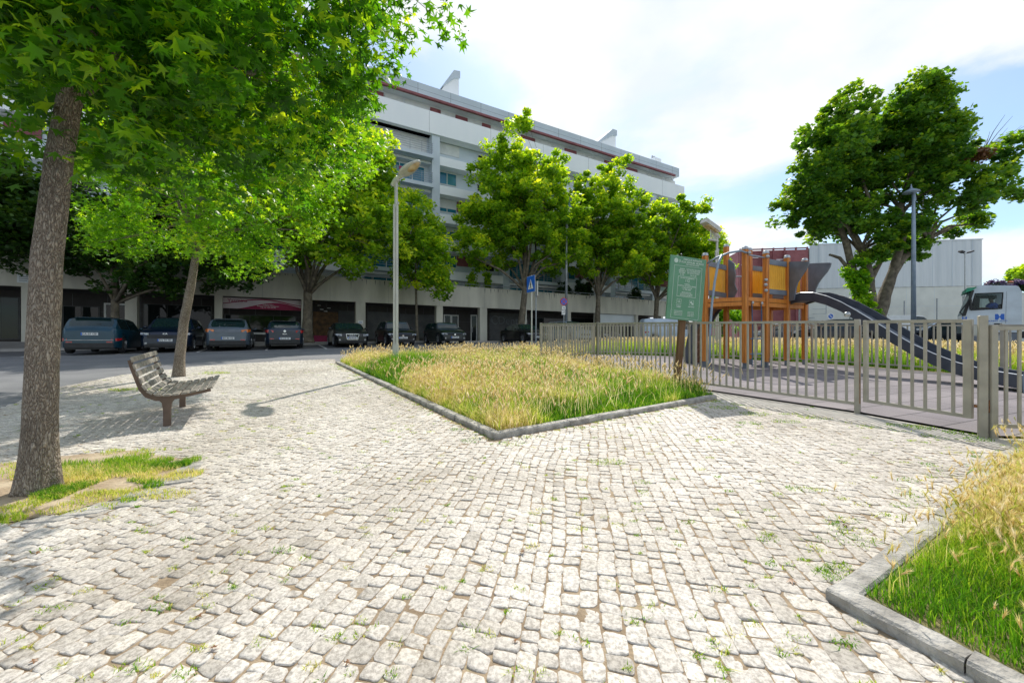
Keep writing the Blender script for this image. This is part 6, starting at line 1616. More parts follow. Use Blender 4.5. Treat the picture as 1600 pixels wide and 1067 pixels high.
def far_tree(px, y, py_top, hw, label):
    x = (px - 800) / F * y; z = GZ; O = (x, y, z); t = thing('distant_tree', label, 'tree', O); pm = y / F
    zt = CAMZ + (533.5 - py_top) * pm; r_ = hw * pm
    mb = MB(); mb.tube([(x, y, z), (x, y, zt - r_)], [.3, .15], 8); mb.build('trunk', 'bark2', t, origin=O)
    crown(t, O, [(x, y, zt - r_, r_, r_, r_), (x + r_ * .8, y, zt - r_ * 1.5, r_ * .8, r_, r_)], 60, 70, .3, 'quad', 'leaf_plane', (.6, 1.1), .5)
far_tree(1588, 80, 418, 10, 'small round tree beyond the purple hedge')
far_tree(1604, 75, 412, 12, 'tree top at the right edge beyond the purple hedge')

# ================================================================== cars
def car(name, label, loc, rz, L=4.3, W=1.8, H=1.5, kind='hatch', paint=(.02, .05, .12), metal=.5, rear_detail=None, front_detail=None, group='cars parked in front of the arcade', cat='car', belt=.94, plate='', wheel=.33, roof_rails=False, glass='carglass'):
    t = thing(name, label, cat, loc, rz, group)
    pm = paint_mat(name + '_paint', paint, metal, .34, .45)
    hl = L / 2
    if kind == 'hatch':
        top = [(-hl, .86), (-hl + .04, .98), (-hl + .12, belt + .10), (-hl + .50, H - .07), (-hl + .9, H - .01), (.05, H), (.55, H - .06), (hl - 1.28, belt + .10), (hl - 1.1, belt + .05), (hl - .45, .86), (hl - .12, .74), (hl, .60)]
        cab = (-hl + .14, hl - 1.22); ra, rb = -hl + .48, .50
    elif kind == 'suv':
        top = [(-hl, .95), (-hl + .04, 1.05), (-hl + .12, belt + .12), (-hl + .42, H - .07), (-hl + .8, H - .01), (.15, H), (.6, H - .06), (hl - 1.2, belt + .12), (hl - 1.05, belt + .08), (hl - .35, .98), (hl - .08, .86), (hl, .68)]
        cab = (-hl + .14, hl - 1.15); ra, rb = -hl + .42, .56
    elif kind == 'sedan':
        top = [(-hl, .80), (-hl + .05, .93), (-hl + .2, belt + .04), (-hl + .75, belt + .07), (-hl + 1.45, H - .06), (-hl + 1.8, H - .01), (.1, H), (.5, H - .06), (hl - 1.35, belt + .08), (hl - 1.2, belt + .04), (hl - .45, .84), (hl - .1, .72), (hl, .56)]
        cab = (-hl + .72, hl - 1.3); ra, rb = -hl + 1.42, .46
    elif kind == 'van':
        top = [(-hl, 1.0), (-hl + .03, H - .15), (-hl + .12, H - .03), (-hl + .4, H), (hl - 1.7, H), (hl - 1.35, H - .06), (hl - .75, belt + .14), (hl - .6, belt + .08), (hl - .2, .98), (hl - .05, .85), (hl, .6)]
        cab = (-hl + .05, hl - .7); ra, rb = -hl + .1, hl - 1.36
    tx_ = [p[0] for p in top]; tz = [p[1] for p in top]
    xf_, xr_ = hl - .82, -hl + .78
    arch = wheel + .055
    xs = sorted(set([round(v, 4) for v in list(np.linspace(-hl, hl, 33)) + tx_ + [xf_ + arch * math.cos(a) for a in np.linspace(0, PI, 9)] + [xr_ + arch * math.cos(a) for a in np.linspace(0, PI, 9)] + [cab[0], cab[1], ra, rb, (ra + rb) / 2 - .03, (ra + rb) / 2 + .04, ra - .001, -hl + .03, hl - .03, hl - .08]]))
    def plan(x):
        e = min(hl - x, x + hl); k = 1 - .17 * max(0, 1 - e / .42) ** 2.2 - .02 * max(0, 1 - e / 1.3)
        return W / 2 * k
    secs = []
    for x in xs:
        zt_ = float(np.interp(x, tx_, tz)); w = plan(x); sh = min(zt_ - .035, belt - .015 * (x / hl) + (.05 if x < 0 else 0) * (-x / hl))
        zb_ = .20 + .05 * max(0, (abs(x) - hl + .4) / .4)
        for xc in (xf_, xr_):
            dx = abs(x - xc)
            if dx < arch: zb_ = max(zb_, wheel + math.sqrt(max(0, arch * arch - dx * dx)) - .01)
        up = zt_ - sh
        wt = w * .955 - up * .40 - .02
        cabin = up > .12
        z5 = sh + up * (.90 if cabin else .55); w5 = w * .955 - (z5 - sh) * (.36 if cabin else .8)
        w6 = w5 - (.09 if cabin else .12); z6 = zt_ - (.012 if cabin else .012)
        zm = max(zb_ + .05, .52)
        s = [(w * .93, zb_), (w * .985, zb_ + .045), (w, max(zm, zb_ + .09)), (w * .992, max(sh - .10, zb_ + .12)), (w * .955, max(sh, zb_ + .14)), (w5, max(z5, zb_ + .15)), (w6, max(z6, zb_ + .16)), (w6 * .5, zt_ + .008), (0, zt_ + .015)]
        secs.append(s)
    nv = 17
    V = []
    for x, s in zip(xs, secs):
        V += [(x, y, z) for y, z in s] + [(x, -y, z) for y, z in s[-2::-1]]
    groups = {'body': [], 'windscreen': [], 'rear_window': [], 'sw0': [], 'sw1': [], 'sw2': [], 'sw3': []}
    for i in range(len(xs) - 1):
        xa, xb = xs[i], xs[i + 1]; m = (xa + xb) / 2
        for k in range(nv - 1):
            f = (i * nv + k, (i + 1) * nv + k, (i + 1) * nv + k + 1, i * nv + k + 1)
            kk = k if k < 8 else 15 - k
            g = 'body'
            if kk in (6, 7):
                if rb < m < cab[1]: g = 'windscreen'
                elif cab[0] < m < ra and kind != 'van': g = 'rear_window'
            if kk == 4 and cab[0] + .22 < m < cab[1] - .16:
                mid_ = (ra + rb) / 2
                if kind == 'van':
                    if m > rb - .75: g = 'sw%d' % (k < 8)
                elif not (abs(m - mid_) < .045) and not (ra - .0 < m < ra + .05 and kind == 'hatch'): g = 'sw%d' % ((k < 8) + 2 * (m > mid_))
            groups[g].append(f)
    groups['body'].append(tuple(range(nv - 1, -1, -1))); groups['body'].append(tuple((len(xs) - 1) * nv + k for k in range(nv)))
    def sub(nm, fs, mt, off=0.0):
        idx = sorted(set(i for f in fs for i in f)); mp = {i: j for j, i in enumerate(idx)}
        mb = MB(); mb.add([V[i] for i in idx], [tuple(mp[i] for i in f) for f in fs])
        o = mb.build(nm, mt, t); 
        o.data.polygons.foreach_set('use_smooth', [len(p.vertices) < 6 for p in o.data.polygons])
        return o
    body = sub('body', groups['body'], pm)
    try:
        body.data.set_sharp_from_angle(angle=R(38))
    except Exception: pass
    for g in ('windscreen', 'rear_window', 'sw0', 'sw1', 'sw2', 'sw3'):
        if groups[g]: sub('side_window' if g[0] == 's' else g, groups[g], M[glass])
    # underbody and lower trim; black box added to block light, darkening the wheel wells
    mb = MB(); mb.box(-hl + .1, hl - .1, -W * .40, W * .40, .17, .62); mb.build('underbody', 'black', t)
    # wheels
    for xw in (xf_, xr_):
        for s_ in (-1, 1):
            mb = MB(); yo = s_ * (W / 2 - .005); yi = s_ * (W / 2 - .20)
            prof = [(wheel * .62, yo), (wheel * .96, yo - s_ * .01), (wheel, yo - s_ * .04), (wheel, yi + s_ * .03), (wheel * .9, yi)]
            mb.lathe(prof, 22, (xw, 0, wheel), 'y'); wo = mb.build('wheel', 'tyre', t, smooth=False)
            mb = MB(); mb.lathe([(wheel * .60, yo - s_ * .012), (wheel * .64, yo + s_ * .002)], 20, (xw, 0, wheel), 'y')
            for q in range(5):
                a = 2 * PI * q / 5; mb.bar((xw, yo + s_ * .004, wheel), (xw + math.cos(a) * wheel * .62, yo + s_ * .004, wheel + math.sin(a) * wheel * .62), .02, .07, up=(0, 1, 0))
            mb.build('rim', 'rimm', wo)
    # mirrors
    for s_ in (-1, 1):
        mb = MB(); mb.ell((cab[1] - .35, s_ * (W / 2 + .08), belt + .1), (.07, .1, .07), 10, 6); mb.bar((cab[1] - .33, s_ * (W / 2 - .1), belt + .04), (cab[1] - .35, s_ * (W / 2 + .05), belt + .08), .05, .04); mb.build('mirror', pm, t, smooth=True)
    yw = plan(hl) 
    fx = hl + .004; rx = -hl - .004
    def fb(nm, mt, y0, y1, z0, z1, x, dp=.02, par=t):
        s_ = 1 if x > 0 else -1
        mb = MB(); a, b = sorted((x - s_ * .03, x + s_ * dp)); mb.box(a, b, y0, y1, z0, z1); return mb.build(nm, mt, par)
    # plates
    def mkplate(x, zc):
        s_ = 1 if x > 0 else -1
        p_ = fb('licence_plate', 'plate', -.26, .26, zc - .055, zc + .055, x, .022)
        fb('plate_band', 'sign_blue', (.222 if s_ < 0 else -.26), (.26 if s_ < 0 else -.222), zc - .055, zc + .055, x, .0235, p_)
        if plate:
            m4 = frame((x + s_ * .0245, 0, zc - .002), (0, s_, 0), (0, 0, 1)); text_mesh(plate, .105, 'plate_ink', 'plate_lettering', p_, m4, ext=.001, bold=.001)
    # front face
    fd = front_detail or {}
    gz = fd.get('gz', (.42, .62)); gw = fd.get('gw', .5)
    g = fb('grille', 'black', -gw, gw, gz[0], gz[1], hl, .008)
    fb('lower_intake', 'black', -W * .38, W * .38, .24, .36, hl, .006)
    if fd.get('chrome'):
        mb = MB(); q = hl + .012
        loop = [(-gw, gz[1]), (gw, gz[1]), (gw * .82, gz[0]), (-gw * .82, gz[0])]
        for a, b in zip(loop, loop[1:] + loop[:1]): mb.bar((q, a[0], a[1]), (q, b[0], b[1]), .03, .03, up=(1, 0, 0))
        mb.build('grille_surround', 'chrome', t)
    if fd.get('rings'):
        for k in range(4):
            mb = MB(); c0 = -.135 + k * .09; pts = [(hl + .02, c0 + .058 * math.cos(a), gz[1] - .07 + .058 * math.sin(a)) for a in np.linspace(0, 2 * PI, 17)]; mb.tube(pts, .008, 5); mb.build('emblem_ring', 'chrome', t)
    if fd.get('disc'):
        mb = MB(); mb.lathe([(.055, hl - .01), (.055, hl + .02)], 16, (0, 0, gz[1] - .06), 'x'); mb.build('emblem', 'chrome', t)
    if fd.get('word'): text_mesh(fd['word'], .11, 'chrome', 'emblem_lettering', t, frame((hl + .006, 0, gz[1] + .05), (0, 1, 0), (0, 0, 1)), ext=.004)
    for s_ in (-1, 1):
        xh = hl - .10; zt_ = float(np.interp(xh, tx_, tz))
        mb = MB(); y0 = W / 2 * .60; y1 = W / 2 * .93; zz = zt_ - .10
        mb.add([(hl - .0, s_ * y0, zz - .05), (hl - .0, s_ * y0, zz + .035), (hl - .13, s_ * (y1 - .01), zz + .075), (hl - .10, s_ * y1, zz - .02), (hl - .3, s_ * (y1 + .035), zz + .08), (hl - .28, s_ * (y1 + .035), zz + .03), (hl - .12, s_ * y0, zz + .075)],
               [(0, 3, 2, 1), (3, 5, 4, 2), (1, 2, 6), (2, 4, 6)])
        o = mb.build('headlight', 'lamp_clear', t)
        o.location = (.018, s_ * .006, .004)
        mb = MB(); mb.lathe([(.05, hl - .02), (.045, hl + .012)], 12, (0, s_ * W * .36, .36), 'x'); mb.build('fog_lamp', 'lamp_clear', t)
    if front_detail is not None: mkplate(hl, fd.get('pz', .42))
    # rear face
    rd = rear_detail or {}
    fb('rear_bumper', 'black', -W * .40, W * .40, .24, .44, -hl, .03)
    tz0 = rd.get('tz', .82)
    for s_ in (-1, 1):
        y0 = W / 2 * rd.get('ti', .58); y1 = W / 2 * .87; mb = MB(); q = -hl
        th = rd.get('th', .07)
        mb.add([(q - .015, s_ * y0, tz0 - th * .6), (q - .015, s_ * y0, tz0 + th * .6), (q + .06, s_ * (y1 + .01), tz0 + th), (q + .06, s_ * (y1 + .01), tz0 - th), (q + .34, s_ * (W / 2 * 1.0), tz0 + th), (q + .30, s_ * (W / 2 * 1.0), tz0 - th * .3)], [(0, 1, 2, 3) if s_ > 0 else (3, 2, 1, 0), (3, 2, 4, 5) if s_ > 0 else (5, 4, 2, 3)])
        mb.build('tail_light', rd.get('tmat', 'lamp_red'), t)
        fb('reflector', 'lamp_red', s_ * W * .33 - .09, s_ * W * .33 + .09, .46, .50, -hl, .02)
    if rd.get('band'): fb('light_band', rd['band'], -W / 2 * .58, W / 2 * .58, tz0 - .07, tz0 + .07, -hl, .012)
    if rd.get('chrome'): fb('trim_strip', 'rimm', -W * .40, W * .40, .55, .575, -hl, .03)
    if rd.get('disc'):
        mb = MB(); mb.lathe([(.06, -hl - .02), (.06, -hl + .01)], 16, (0, 0, tz0 + .02), 'x'); mb.build('emblem', 'chrome', t)
    if rd.get('word'): text_mesh(rd['word'], .09, 'chrome', 'emblem_lettering', t, frame((-hl - .006, 0, rd.get('wz', .72)), (0, -1, 0), (0, 0, 1)), ext=.004)
    if rear_detail is not None: mkplate(-hl, rd.get('pz', .60))
    if kind in ('hatch', 'suv'):
        mb = MB(); mb.prism([(-hl + .30, H - .05), (-hl + .55, H - .012), (-hl + .55, H - .06), (-hl + .34, H - .085)], -W * .30, W * .30, 'xz'); mb.build('spoiler', pm, t)
        mb = MB(); mb.bar((-hl + .20, -.30, belt + .25), (-hl + .22, .25, belt + .18), .015, .02); mb.build('wiper', 'black', t)
    if roof_rails:
        for s_ in (-1, 1): mb = MB(); mb.tube([(ra + .1, s_ * W * .33, H + .0), (ra + .2, s_ * W * .33, H + .05), (rb - .2, s_ * W * .33, H + .05), (rb, s_ * W * .33, H - .01)], .018, 6); mb.build('roof_rail', 'rimm', t)
    return t
HN = math.atan2(NN.y, NN.x)      # front towards the plaza
def park(px, D, L, front, **k):
    s = sx(px, D); c = fac(s, D + L / 2); z = G(c[1]) + .003
    return dict(loc=(c[0], c[1], z), rz=HN if front else HN + PI, L=L, **k)
car('parked_car', 'teal crossover seen from behind, just right of the near trunk', **park(140, 23.3, 4.25, 0, W=1.84, H=1.56, kind='suv', paint=(.003, .07, .12), rear_detail=dict(tz=.58, th=.06, ti=.72, chrome=1, pz=.82), plate='CA 07 OF', belt=1.0))
car('parked_car', 'black and blue SUV facing out behind the bench tree', **park(258, 23.6, 4.4, 1, W=1.86, H=1.62, kind='suv', paint=(.006, .02, .055), front_detail=dict(word='KIA', gz=(.58, .74), gw=.62, pz=.50, chrome=0), plate='AN 39 FH', belt=1.02, roof_rails=True))
car('parked_car', 'pale gray-blue hatchback seen from behind with full-width light bar', **park(356, 23.7, 4.2, 0, W=1.82, H=1.54, kind='hatch', paint=(.15, .20, .25), rear_detail=dict(tz=.92, th=.08, band='plastic_gray', pz=.56, tmat='lamp_orange', ti=.6), plate='BX 80 OJ', belt=.98))
car('parked_car', 'dark blue hatchback seen from behind with red lamps beside the forked plane', **park(445, 23.9, 4.1, 0, W=1.74, H=1.46, kind='hatch', paint=(.018, .04, .075), rear_detail=dict(tz=.86, th=.08, disc=1, word='IBIZA', wz=.73, pz=.50), plate='91 LG 30'))
car('parked_car', 'black saloon facing out with chrome-framed grille and four rings', **park(551, 24.0, 4.6, 1, W=1.84, H=1.42, kind='sedan', paint=(.008, .012, .012), front_detail=dict(rings=1, chrome=1, gz=(.38, .68), gw=.34, pz=.47), plate='82 HL 65'))
car('parked_car', 'black compact car facing out behind the near lamp post', **park(630, 24.0, 4.1, 1, W=1.76, H=1.52, kind='hatch', paint=(.008, .010, .014), front_detail=dict(disc=1, gz=(.52, .62), gw=.5, pz=.44), plate='78 QB 93'))
car('parked_car', 'dark green older hatchback facing out by the white shop door', **park(711, 24.0, 4.1, 1, W=1.74, H=1.45, kind='hatch', paint=(.007, .02, .02), front_detail=dict(disc=1, gz=(.56, .66), gw=.42, pz=.42), plate='50 30 QH'))
car('parked_car', 'black low car beside the crossing sign post', **park(842, 24.0, 4.5, 1, W=1.8, H=1.42, kind='sedan', paint=(.006, .007, .008), front_detail=dict(gz=(.5, .62)), plate='36 NV 18'))
car('parked_car', 'silver people carrier behind the tall grass railing', **park(915, 23.9, 4.5, 1, W=1.85, H=1.74, kind='suv', paint=(.30, .36, .42), front_detail=dict(disc=1, gz=(.55, .7)), plate='15 VD 27', belt=1.02))
car('parked_car', 'dark estate car next to the silver people carrier', **park(958, 24.2, 4.5, 1, W=1.8, H=1.5, kind='hatch', paint=(.02, .022, .025), front_detail=dict(gz=(.5, .62)), plate='62 TT 04'))
def at(px, y, rz=0): return dict(loc=((px - 800) / F * y, y, G(y) + .003), rz=rz)
car('parked_van', 'light blue van beyond the railing, behind the sign post', **at(1048, 33, 0), L=4.9, W=1.9, H=1.95, kind='van', paint=(.42, .50, .58), metal=.1, front_detail={}, cat='van', group='vehicles in the far car park', belt=1.05)
car('parked_car', 'black off-roader seen from behind through the railing, left of the gate post', **at(1302, 25.5, R(150)), L=4.4, W=1.85, H=1.62, kind='suv', paint=(.01, .01, .012), rear_detail=dict(tz=.9, th=.12, ti=.7, pz=.6), group='vehicles in the far car park', belt=1.0)
car('parked_car', 'white small car just beyond the black off-roader', **at(1318, 29.5, 0), L=4.1, W=1.75, H=1.48, kind='hatch', paint=(.6, .62, .62), metal=0, front_detail={}, group='vehicles in the far car park')
car('parked_van', 'white panel van in front of the broad tree', **at(1408, 31, R(-10)), L=4.9, W=1.9, H=2.1, kind='van', paint=(.66, .69, .70), metal=0, front_detail={}, cat='van', group='vehicles in the far car park', belt=1.05)
car('parked_car', 'dark estate car in profile left of the tow truck', **at(1476, 25.5, R(150)), L=4.6, W=1.8, H=1.46, kind='hatch', paint=(.012, .022, .035), front_detail={}, rear_detail={}, group='vehicles in the far car park')
car('parked_car', 'gray car partly hidden by the wooden tower posts', **at(1215, 31, R(180)), L=4.3, W=1.78, H=1.5, kind='hatch', paint=(.16, .17, .18), front_detail={}, rear_detail={}, group='vehicles in the far car park')

# ================================================================== tow truck
def truck():
    y = 22.0; x0 = (1500 - 800) / F * y; zg = G(y); th = R(-44)
    t = thing('tow_truck', 'white truck cab with orange beacon, green visor and blue bow-tie mark', 'truck', (x0, y, zg), th)
    # local: x to the right (rear), front at x=0, y into the picture; near side at y=0, width 2.35
    Wd = 2.35
    def S(px, py):
        r = (px - 800) / F; s = (r * y - x0) / (math.cos(th) - r * math.sin(th))
        return (s, CAMZ - zg + (533.5 - py) * (y + math.sin(th) * s) / F)
    roof = S(1530, 447)[1]
    def side(yy, nm, hole=True):
        mb = MB()
        # outline pieces around the door window
        A = S(1502, 520); Bp = S(1503, 492); C = S(1519, 453.5); D = S(1525, 448); E = S(1592, 448); Fp = S(1597, 456); Gq = S(1597, 520)
        w0 = S(1517, 484.5); w1 = S(1524, 459); w2 = S(1567, 457.5); w3 = S(1565, 482)
        low = [A, Bp, w0, w3, (w3[0], A[1])]
        polys = [[A, Bp, w0, w3, (w3[0], A[1])], [Bp, C, w1, w0], [C, D, E, w2, w1], [w3, w2, E, Fp, Gq, (w3[0], A[1])]]
        for p in polys:
            mb.prism(p, yy, yy + .05, 'xz')
        return mb.build(nm, 'truckpaint', t), (w0, w1, w2, w3)
    sd, (w0, w1, w2, w3) = side(0, 'cab_side')
    side(Wd - .05, 'cab_side')
    def q(nm, mt, pts, y0, y1): mb = MB(); mb.prism(pts, y0, y1, 'xz'); return mb.build(nm, mt, t)
    D = S(1525, 448); E = S(1592, 448)
    q('roof', 'truckpaint', [(D[0] - .02, D[1]), (D[0] + .15, D[1] + .07), (E[0] - .1, E[1] + .07), (E[0] + .02, E[1])], .02, Wd - .02)
    B_ = S(1503, 492); C = S(1519, 453.5)
    q('windscreen', 'winglass', [(B_[0] - .01, B_[1]), (C[0] - .01, C[1]), (C[0] + .02, C[1]), (B_[0] + .02, B_[1])], .08, Wd - .08) if 'winglass' in M else None
    q('front_panel', 'truckpaint', [S(1502, 520), S(1503, 492), (B_[0] + .05, B_[1]), (B_[0] + .05, S(1545, 520)[1])], .05, Wd - .05)
    q('rear_panel', 'truckpaint', [(S(1597, 480)[0] - .05, S(1545, 520)[1]), (S(1597, 480)[0] - .05, S(1545, 480)[1]), (S(1597, 480)[0], S(1545, 480)[1]), (S(1597, 480)[0], S(1545, 520)[1])], .05, Wd - .05)
    q('cab_floor', 'black', [S(1503, 512), S(1595, 512), S(1595, 515), S(1503, 515)], .06, Wd - .06)
    q('cab_shade_sheet', 'black', [S(1519, 486), S(1526, 456), S(1541, 456), S(1539, 486)], Wd - .12, Wd - .07)  # black sheets added over the far window to darken the cab
    q('cab_shade_sheet', 'black', [S(1541, 461.5), S(1541, 456), S(1569, 456), S(1569, 461.5)], Wd - .12, Wd - .07)
    q('dashboard', 'black', [S(1505, 512), S(1507, 488), S(1517, 486), S(1520, 512)], .06, Wd - .06)
    q('black_pillar', 'black', [(B_[0] - .02, B_[1] - .1), (C[0] - .02, C[1]), (C[0] + .08, C[1]), (B_[0] + .14, B_[1] - .04)], -.015, -.002)
    mb = MB(); mb.tube([(S(1505, 480)[0], -.25, S(1545, 492)[1]), (B_[0] - .1, -.3, S(1545, 487)[1]), (S(1512, 480)[0], -.2, S(1545, 470)[1])], .03, 6); mb.build('mirror_arm', 'black', t)
    mb = MB(); mb.cbox(S(1514, 480)[0], S(1517.5, 480)[0], -.32, -.1, S(1545, 483)[1], S(1545, 466)[1], .02); mb.build('mirror', 'black', t)
    mb = MB(); mb.prism([S(1509, 457), S(1511, 450), S(1527, 448.5), S(1519, 454)], -.03, Wd + .03, 'xz'); mb.build('sun_visor', 'tarp', t)
    mb = MB(); mb.cbox(S(1576, 480)[0], S(1586, 480)[0], .3, .55, roof + .05, roof + .2, .04); mb.build('beacon', 'lamp_orange', t)
    mb = MB(); mb.box(S(1550, 480)[0], S(1592, 480)[0], .25, .32, roof + .06, roof + .11); mb.build('roof_bar', 'black', t)
    for p in ((w0, w1), (w1, w2), (w2, w3), (w3, w0)):
        pass
    # door window, frame and outline
    mb = MB(); loop = [(w0[0], -.004, w0[1]), (w1[0], -.004, w1[1]), (w2[0], -.004, w2[1]), (w3[0], -.004, w3[1]), (w0[0], -.004, w0[1])]
    mb.tube(loop, .035, 6, cap=False); mb.build('window_seal', 'black', t)
    for yy in (.02, Wd - .03):
        mb = MB(); mb.add([(p[0], yy, p[1]) for p in (w0, w1, w2, w3)], [(0, 1, 2, 3)]); mb.build('door_window', 'clearglass', t)
    mb = MB(); a = S(1571, 505); b = S(1573, 455)
    mb.bar((a[0], -.001, a[1]), (b[0], -.001, b[1]), .006, .015, up=(0, 1, 0)); a = S(1507, 505); b = S(1508, 492); mb.bar((a[0], -.001, a[1]), (b[0], -.001, b[1]), .006, .012, up=(0, 1, 0)); mb.build('door_gap', 'black', t)
    p = S(1553, 509); p2 = S(1566, 505); mb = MB(); mb.box(p[0], p2[0], -.01, 0, p[1], p2[1]); mb.build('door_handle', 'black', t)
    # blue bow-tie mark
    c = S(1562, 495); mb = MB(); k = .16
    for s_ in (-1, 1):
        mb.prism([(c[0] + s_ * .02, c[1] - .07), (c[0] + s_ * .06, c[1] - .16), (c[0] + s_ * k, c[1] - .15), (c[0] + s_ * k, c[1] + .15), (c[0] + s_ * .06, c[1] + .16), (c[0] + s_ * .02, c[1] + .07)][::s_], -.004, -.001, 'xz')
    mb.prism([(c[0] - .03, c[1] - .03), (c[0] + .03, c[1] - .03), (c[0] + .03, c[1] + .03), (c[0] - .03, c[1] + .03)], -.0045, -.0005, 'xz'); mb.build('bow_tie_mark', 'sign_blue', t)
    text_mesh('MUNDO  AUTO', .095, 'sign_blue', 'side_lettering', t, frame((S(1558, 480)[0], -.003, S(1545, 501.8)[1]), (1, 0, 0), (0, 0, 1)), ext=.001, bold=.003)
    text_mesh('H', .26, 'sign_blue', 'side_lettering', t, frame((S(1503.2, 480)[0] + .09, -.003, S(1545, 497)[1]), (1, 0, 0), (0, 0, 1)), ext=.001, bold=.012)
    # chassis, wheels, rear body
    mb = MB(); mb.box(.3, 7.2, .5, Wd - .5, .55, .9); mb.build('chassis', 'black', t)
    mb = MB(); mb.box(2.95, 7.4, .0, Wd, 1.0, 1.15); mb.box(2.92, 3.0, .05, Wd - .05, 1.15, 2.6); mb.build('flatbed', 'rail', t)
    mb = MB(); mb.prism([S(1505, 524), S(1508, 521), S(1590, 521), S(1594, 545), S(1570, 545), S(1566, 530), S(1545, 530), S(1541, 545), S(1506, 545)], .0, .06, 'xz'); mb.build('lower_skirt', 'plastic_gray', t)
    for xx in (1.55, 5.6):
        for yy in (.0, Wd - .3):
            mb = MB(); mb.lathe([(.2, yy), (.48, yy + .01), (.5, yy + .05), (.5, yy + .25), (.45, yy + .3)], 22, (xx, 0, .5), 'y'); wo = mb.build('wheel', 'tyre', t)
            mb = MB(); mb.lathe([(.25, yy - .003), (.27, yy + .006)], 16, (xx, 0, .5), 'y'); mb.build('rim', 'rimm', wo)
    mb = MB(); mb.cbox(S(1563, 480)[0], S(1585, 480)[0], .5, Wd - .5, S(1545, 512)[1], S(1545, 475)[1], .05); mb.build('seat', 'black', t)
    return t, S, y, x0, zg, th
M['clearglass'] = glass_mat('clear_tinted_glass', (.02, .03, .03), alpha=.72)
M['winglass'] = M['clearglass']
TR, TS, TY, TX, TZG, TTH = truck()
def driver():
    a_ = TS(1552, 492); c_, s_ = math.cos(TTH), math.sin(TTH)
    a = TX + a_[0] * c_ - .65 * s_; yy = TY + a_[0] * s_ + .65 * c_; z0 = a_[1] + TZG
    t = thing('person', 'driver in blue shirt seated behind the truck window', 'person', (a, yy, z0), TTH)
    t.scale = (1.2, 1.2, 1.2)
    # seated body as one skinned surface
    V_ = [(0, 0, .05), (.02, 0, .25), (.03, 0, .48), (.02, 0, .60), (-.01, 0, .70), (-.03, 0, .80), (.02, -.2, .50), (-.12, -.26, .30), (-.36, -.22, .34), (.02, .2, .50), (-.12, .26, .30), (-.36, .2, .36), (-.22, -.1, .03), (-.5, -.1, .05), (-.52, -.1, -.32), (-.22, .1, .03), (-.5, .1, .05), (-.52, .1, -.32)]
    E_ = [(0, 1), (1, 2), (2, 3), (3, 4), (4, 5), (2, 6), (6, 7), (7, 8), (2, 9), (9, 10), (10, 11), (0, 12), (12, 13), (13, 14), (0, 15), (15, 16), (16, 17)]
    rad = [.17, .16, .17, .07, .095, .085, .075, .05, .035, .075, .05, .035, .1, .075, .05, .1, .075, .05]
    me = bpy.data.meshes.new('body'); me.from_pydata(V_, E_, []); o = bpy.data.objects.new('body', me); COL.objects.link(o); o.parent = t
    md = o.modifiers.new('skin', 'SKIN'); 
    for i, r in enumerate(rad): me.skin_vertices[0].data[i].radius = (r, r * .85)
    me.skin_vertices[0].data[0].use_root = True
    o.modifiers.new('sub', 'SUBSURF').levels = 1; o.modifiers['sub'].render_levels = 2
    me.materials.append(M['skin'])
    mb = MB(); mb.tube([(0, 0, .02), (.02, 0, .25), (.03, 0, .46), (.02, 0, .57)], [.185, .18, .195, .10], 14)
    for s_ in (-1, 1): mb.tube([(.02, s_ * .12, .49), (.0, s_ * .22, .46), (-.1, s_ * .27, .32)], [.09, .09, .075], 10)
    mb.build('shirt', 'shirt', t, smooth=True)
    mb = MB(); mb.ell((.015, 0, .80), (.115, .10, .12), 12, 8); mb.build('hair', 'hair', t, smooth=True)
try:
    driver()
except Exception as ex:
    print('driver failed', ex)

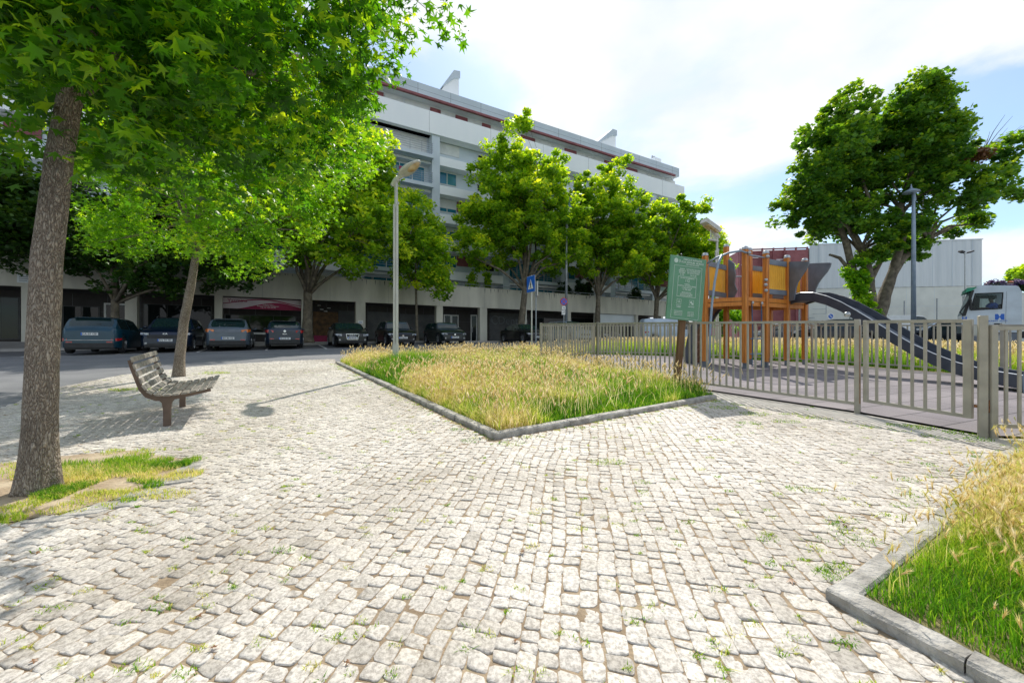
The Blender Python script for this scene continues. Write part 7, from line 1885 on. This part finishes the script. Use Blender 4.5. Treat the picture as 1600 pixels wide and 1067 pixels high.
# ================================================================== light, sky, camera
EL, AZ = R(48), R(10)
def world():
    w = bpy.data.worlds.new('World'); bpy.context.scene.world = w; w.use_nodes = True
    nt = w.node_tree; N = nt.nodes; L = nt.links; N.clear()
    out = N.new('ShaderNodeOutputWorld'); bg = N.new('ShaderNodeBackground'); L.new(bg.outputs[0], out.inputs[0])
    sky = N.new('ShaderNodeTexSky'); sky.sky_type = 'NISHITA'; sky.sun_disc = False; sky.sun_elevation = EL; sky.sun_rotation = AZ
    sky.air_density = 1.0; sky.dust_density = 0.6; sky.ozone_density = 1.5; sky.altitude = 50
    tc = N.new('ShaderNodeTexCoord')
    # flatten direction onto a cloud layer
    sp = N.new('ShaderNodeSeparateXYZ'); L.new(tc.outputs['Generated'], sp.inputs[0])
    ad = N.new('ShaderNodeMath'); ad.operation = 'ADD'; ad.inputs[1].default_value = .32; L.new(sp.outputs[2], ad.inputs[0])
    ab = N.new('ShaderNodeMath'); ab.operation = 'MAXIMUM'; ab.inputs[1].default_value = .12; L.new(ad.outputs[0], ab.inputs[0])
    dx = N.new('ShaderNodeMath'); dx.operation = 'DIVIDE'; L.new(sp.outputs[0], dx.inputs[0]); L.new(ab.outputs[0], dx.inputs[1])
    dy = N.new('ShaderNodeMath'); dy.operation = 'DIVIDE'; L.new(sp.outputs[1], dy.inputs[0]); L.new(ab.outputs[0], dy.inputs[1])
    cb = N.new('ShaderNodeCombineXYZ'); L.new(dx.outputs[0], cb.inputs[0]); L.new(dy.outputs[0], cb.inputs[1])
    mp = N.new('ShaderNodeMapping'); mp.inputs['Location'].default_value = SKYOFF; L.new(cb.outputs[0], mp.inputs[0])
    n1 = N.new('ShaderNodeTexNoise'); n1.inputs['Scale'].default_value = 1.15; n1.inputs['Detail'].default_value = 9; n1.inputs['Roughness'].default_value = .52; n1.inputs['Distortion'].default_value = .25
    L.new(mp.outputs[0], n1.inputs['Vector'])
    cr = N.new('ShaderNodeValToRGB'); cr.color_ramp.elements[0].position = .46; cr.color_ramp.elements[0].color = (0.18, .18, .18, 1); cr.color_ramp.elements[1].position = .565; cr.color_ramp.elements[1].color = (1, 1, 1, 1)
    cr.color_ramp.interpolation = 'EASE'
    L.new(n1.outputs['Fac'], cr.inputs[0])
    n2 = N.new('ShaderNodeTexNoise'); n2.inputs['Scale'].default_value = 3.2; n2.inputs['Detail'].default_value = 7; L.new(mp.outputs[0], n2.inputs['Vector'])
    c2 = N.new('ShaderNodeValToRGB'); c2.color_ramp.elements[0].position = .35; c2.color_ramp.elements[0].color = CLD0; c2.color_ramp.elements[1].position = .6; c2.color_ramp.elements[1].color = CLD1
    L.new(n2.outputs['Fac'], c2.inputs[0])
    sc_ = N.new('ShaderNodeVectorMath'); sc_.operation = 'SCALE'; sc_.inputs['Scale'].default_value = CLDS; L.new(c2.outputs[0], sc_.inputs[0])
    tint = N.new('ShaderNodeMix'); tint.data_type = 'RGBA'; tint.blend_type = 'MULTIPLY'; tint.inputs[0].default_value = 1; L.new(sky.outputs[0], tint.inputs[6]); tint.inputs[7].default_value = (.86, 1.0, 1.06, 1)
    mx = N.new('ShaderNodeMix'); mx.data_type = 'RGBA'; L.new(cr.outputs[0], mx.inputs[0]); L.new(tint.outputs[2], mx.inputs[6]); L.new(sc_.outputs[0], mx.inputs[7])
    L.new(mx.outputs[2], bg.inputs[0]); bg.inputs[1].default_value = SKYS
SKYOFF = (2.3, 1.1, 0); CLD0 = (.80, .87, .95, 1); CLD1 = (1, 1, 1, 1); CLDS = 6.3; SKYS = .175
world()
sl = bpy.data.lights.new('sun', 'SUN'); sl.energy = 5.0; sl.angle = R(.53); sl.color = (1.0, .945, .86)
so = bpy.data.objects.new('sun', sl); COL.objects.link(so)
sd = Vector((math.sin(AZ) * math.cos(EL), math.cos(AZ) * math.cos(EL), math.sin(EL)))
so.rotation_euler = sd.to_track_quat('Z', 'Y').to_euler(); so.location = (10, 40, 60)
cam = bpy.data.cameras.new('camera'); cam.sensor_width = 36; cam.lens = F / 1600 * 36; cam.clip_end = 4000; cam.clip_start = .05
co = bpy.data.objects.new('camera', cam); COL.objects.link(co); co.location = (0, 0, CAMZ); co.rotation_euler = (PI / 2, 0, 0)
sc = bpy.context.scene; sc.camera = co
sc.view_settings.view_transform = 'Standard'; sc.view_settings.look = 'None'; sc.view_settings.exposure = 0
sc.render.resolution_x = 1024; sc.render.resolution_y = 682
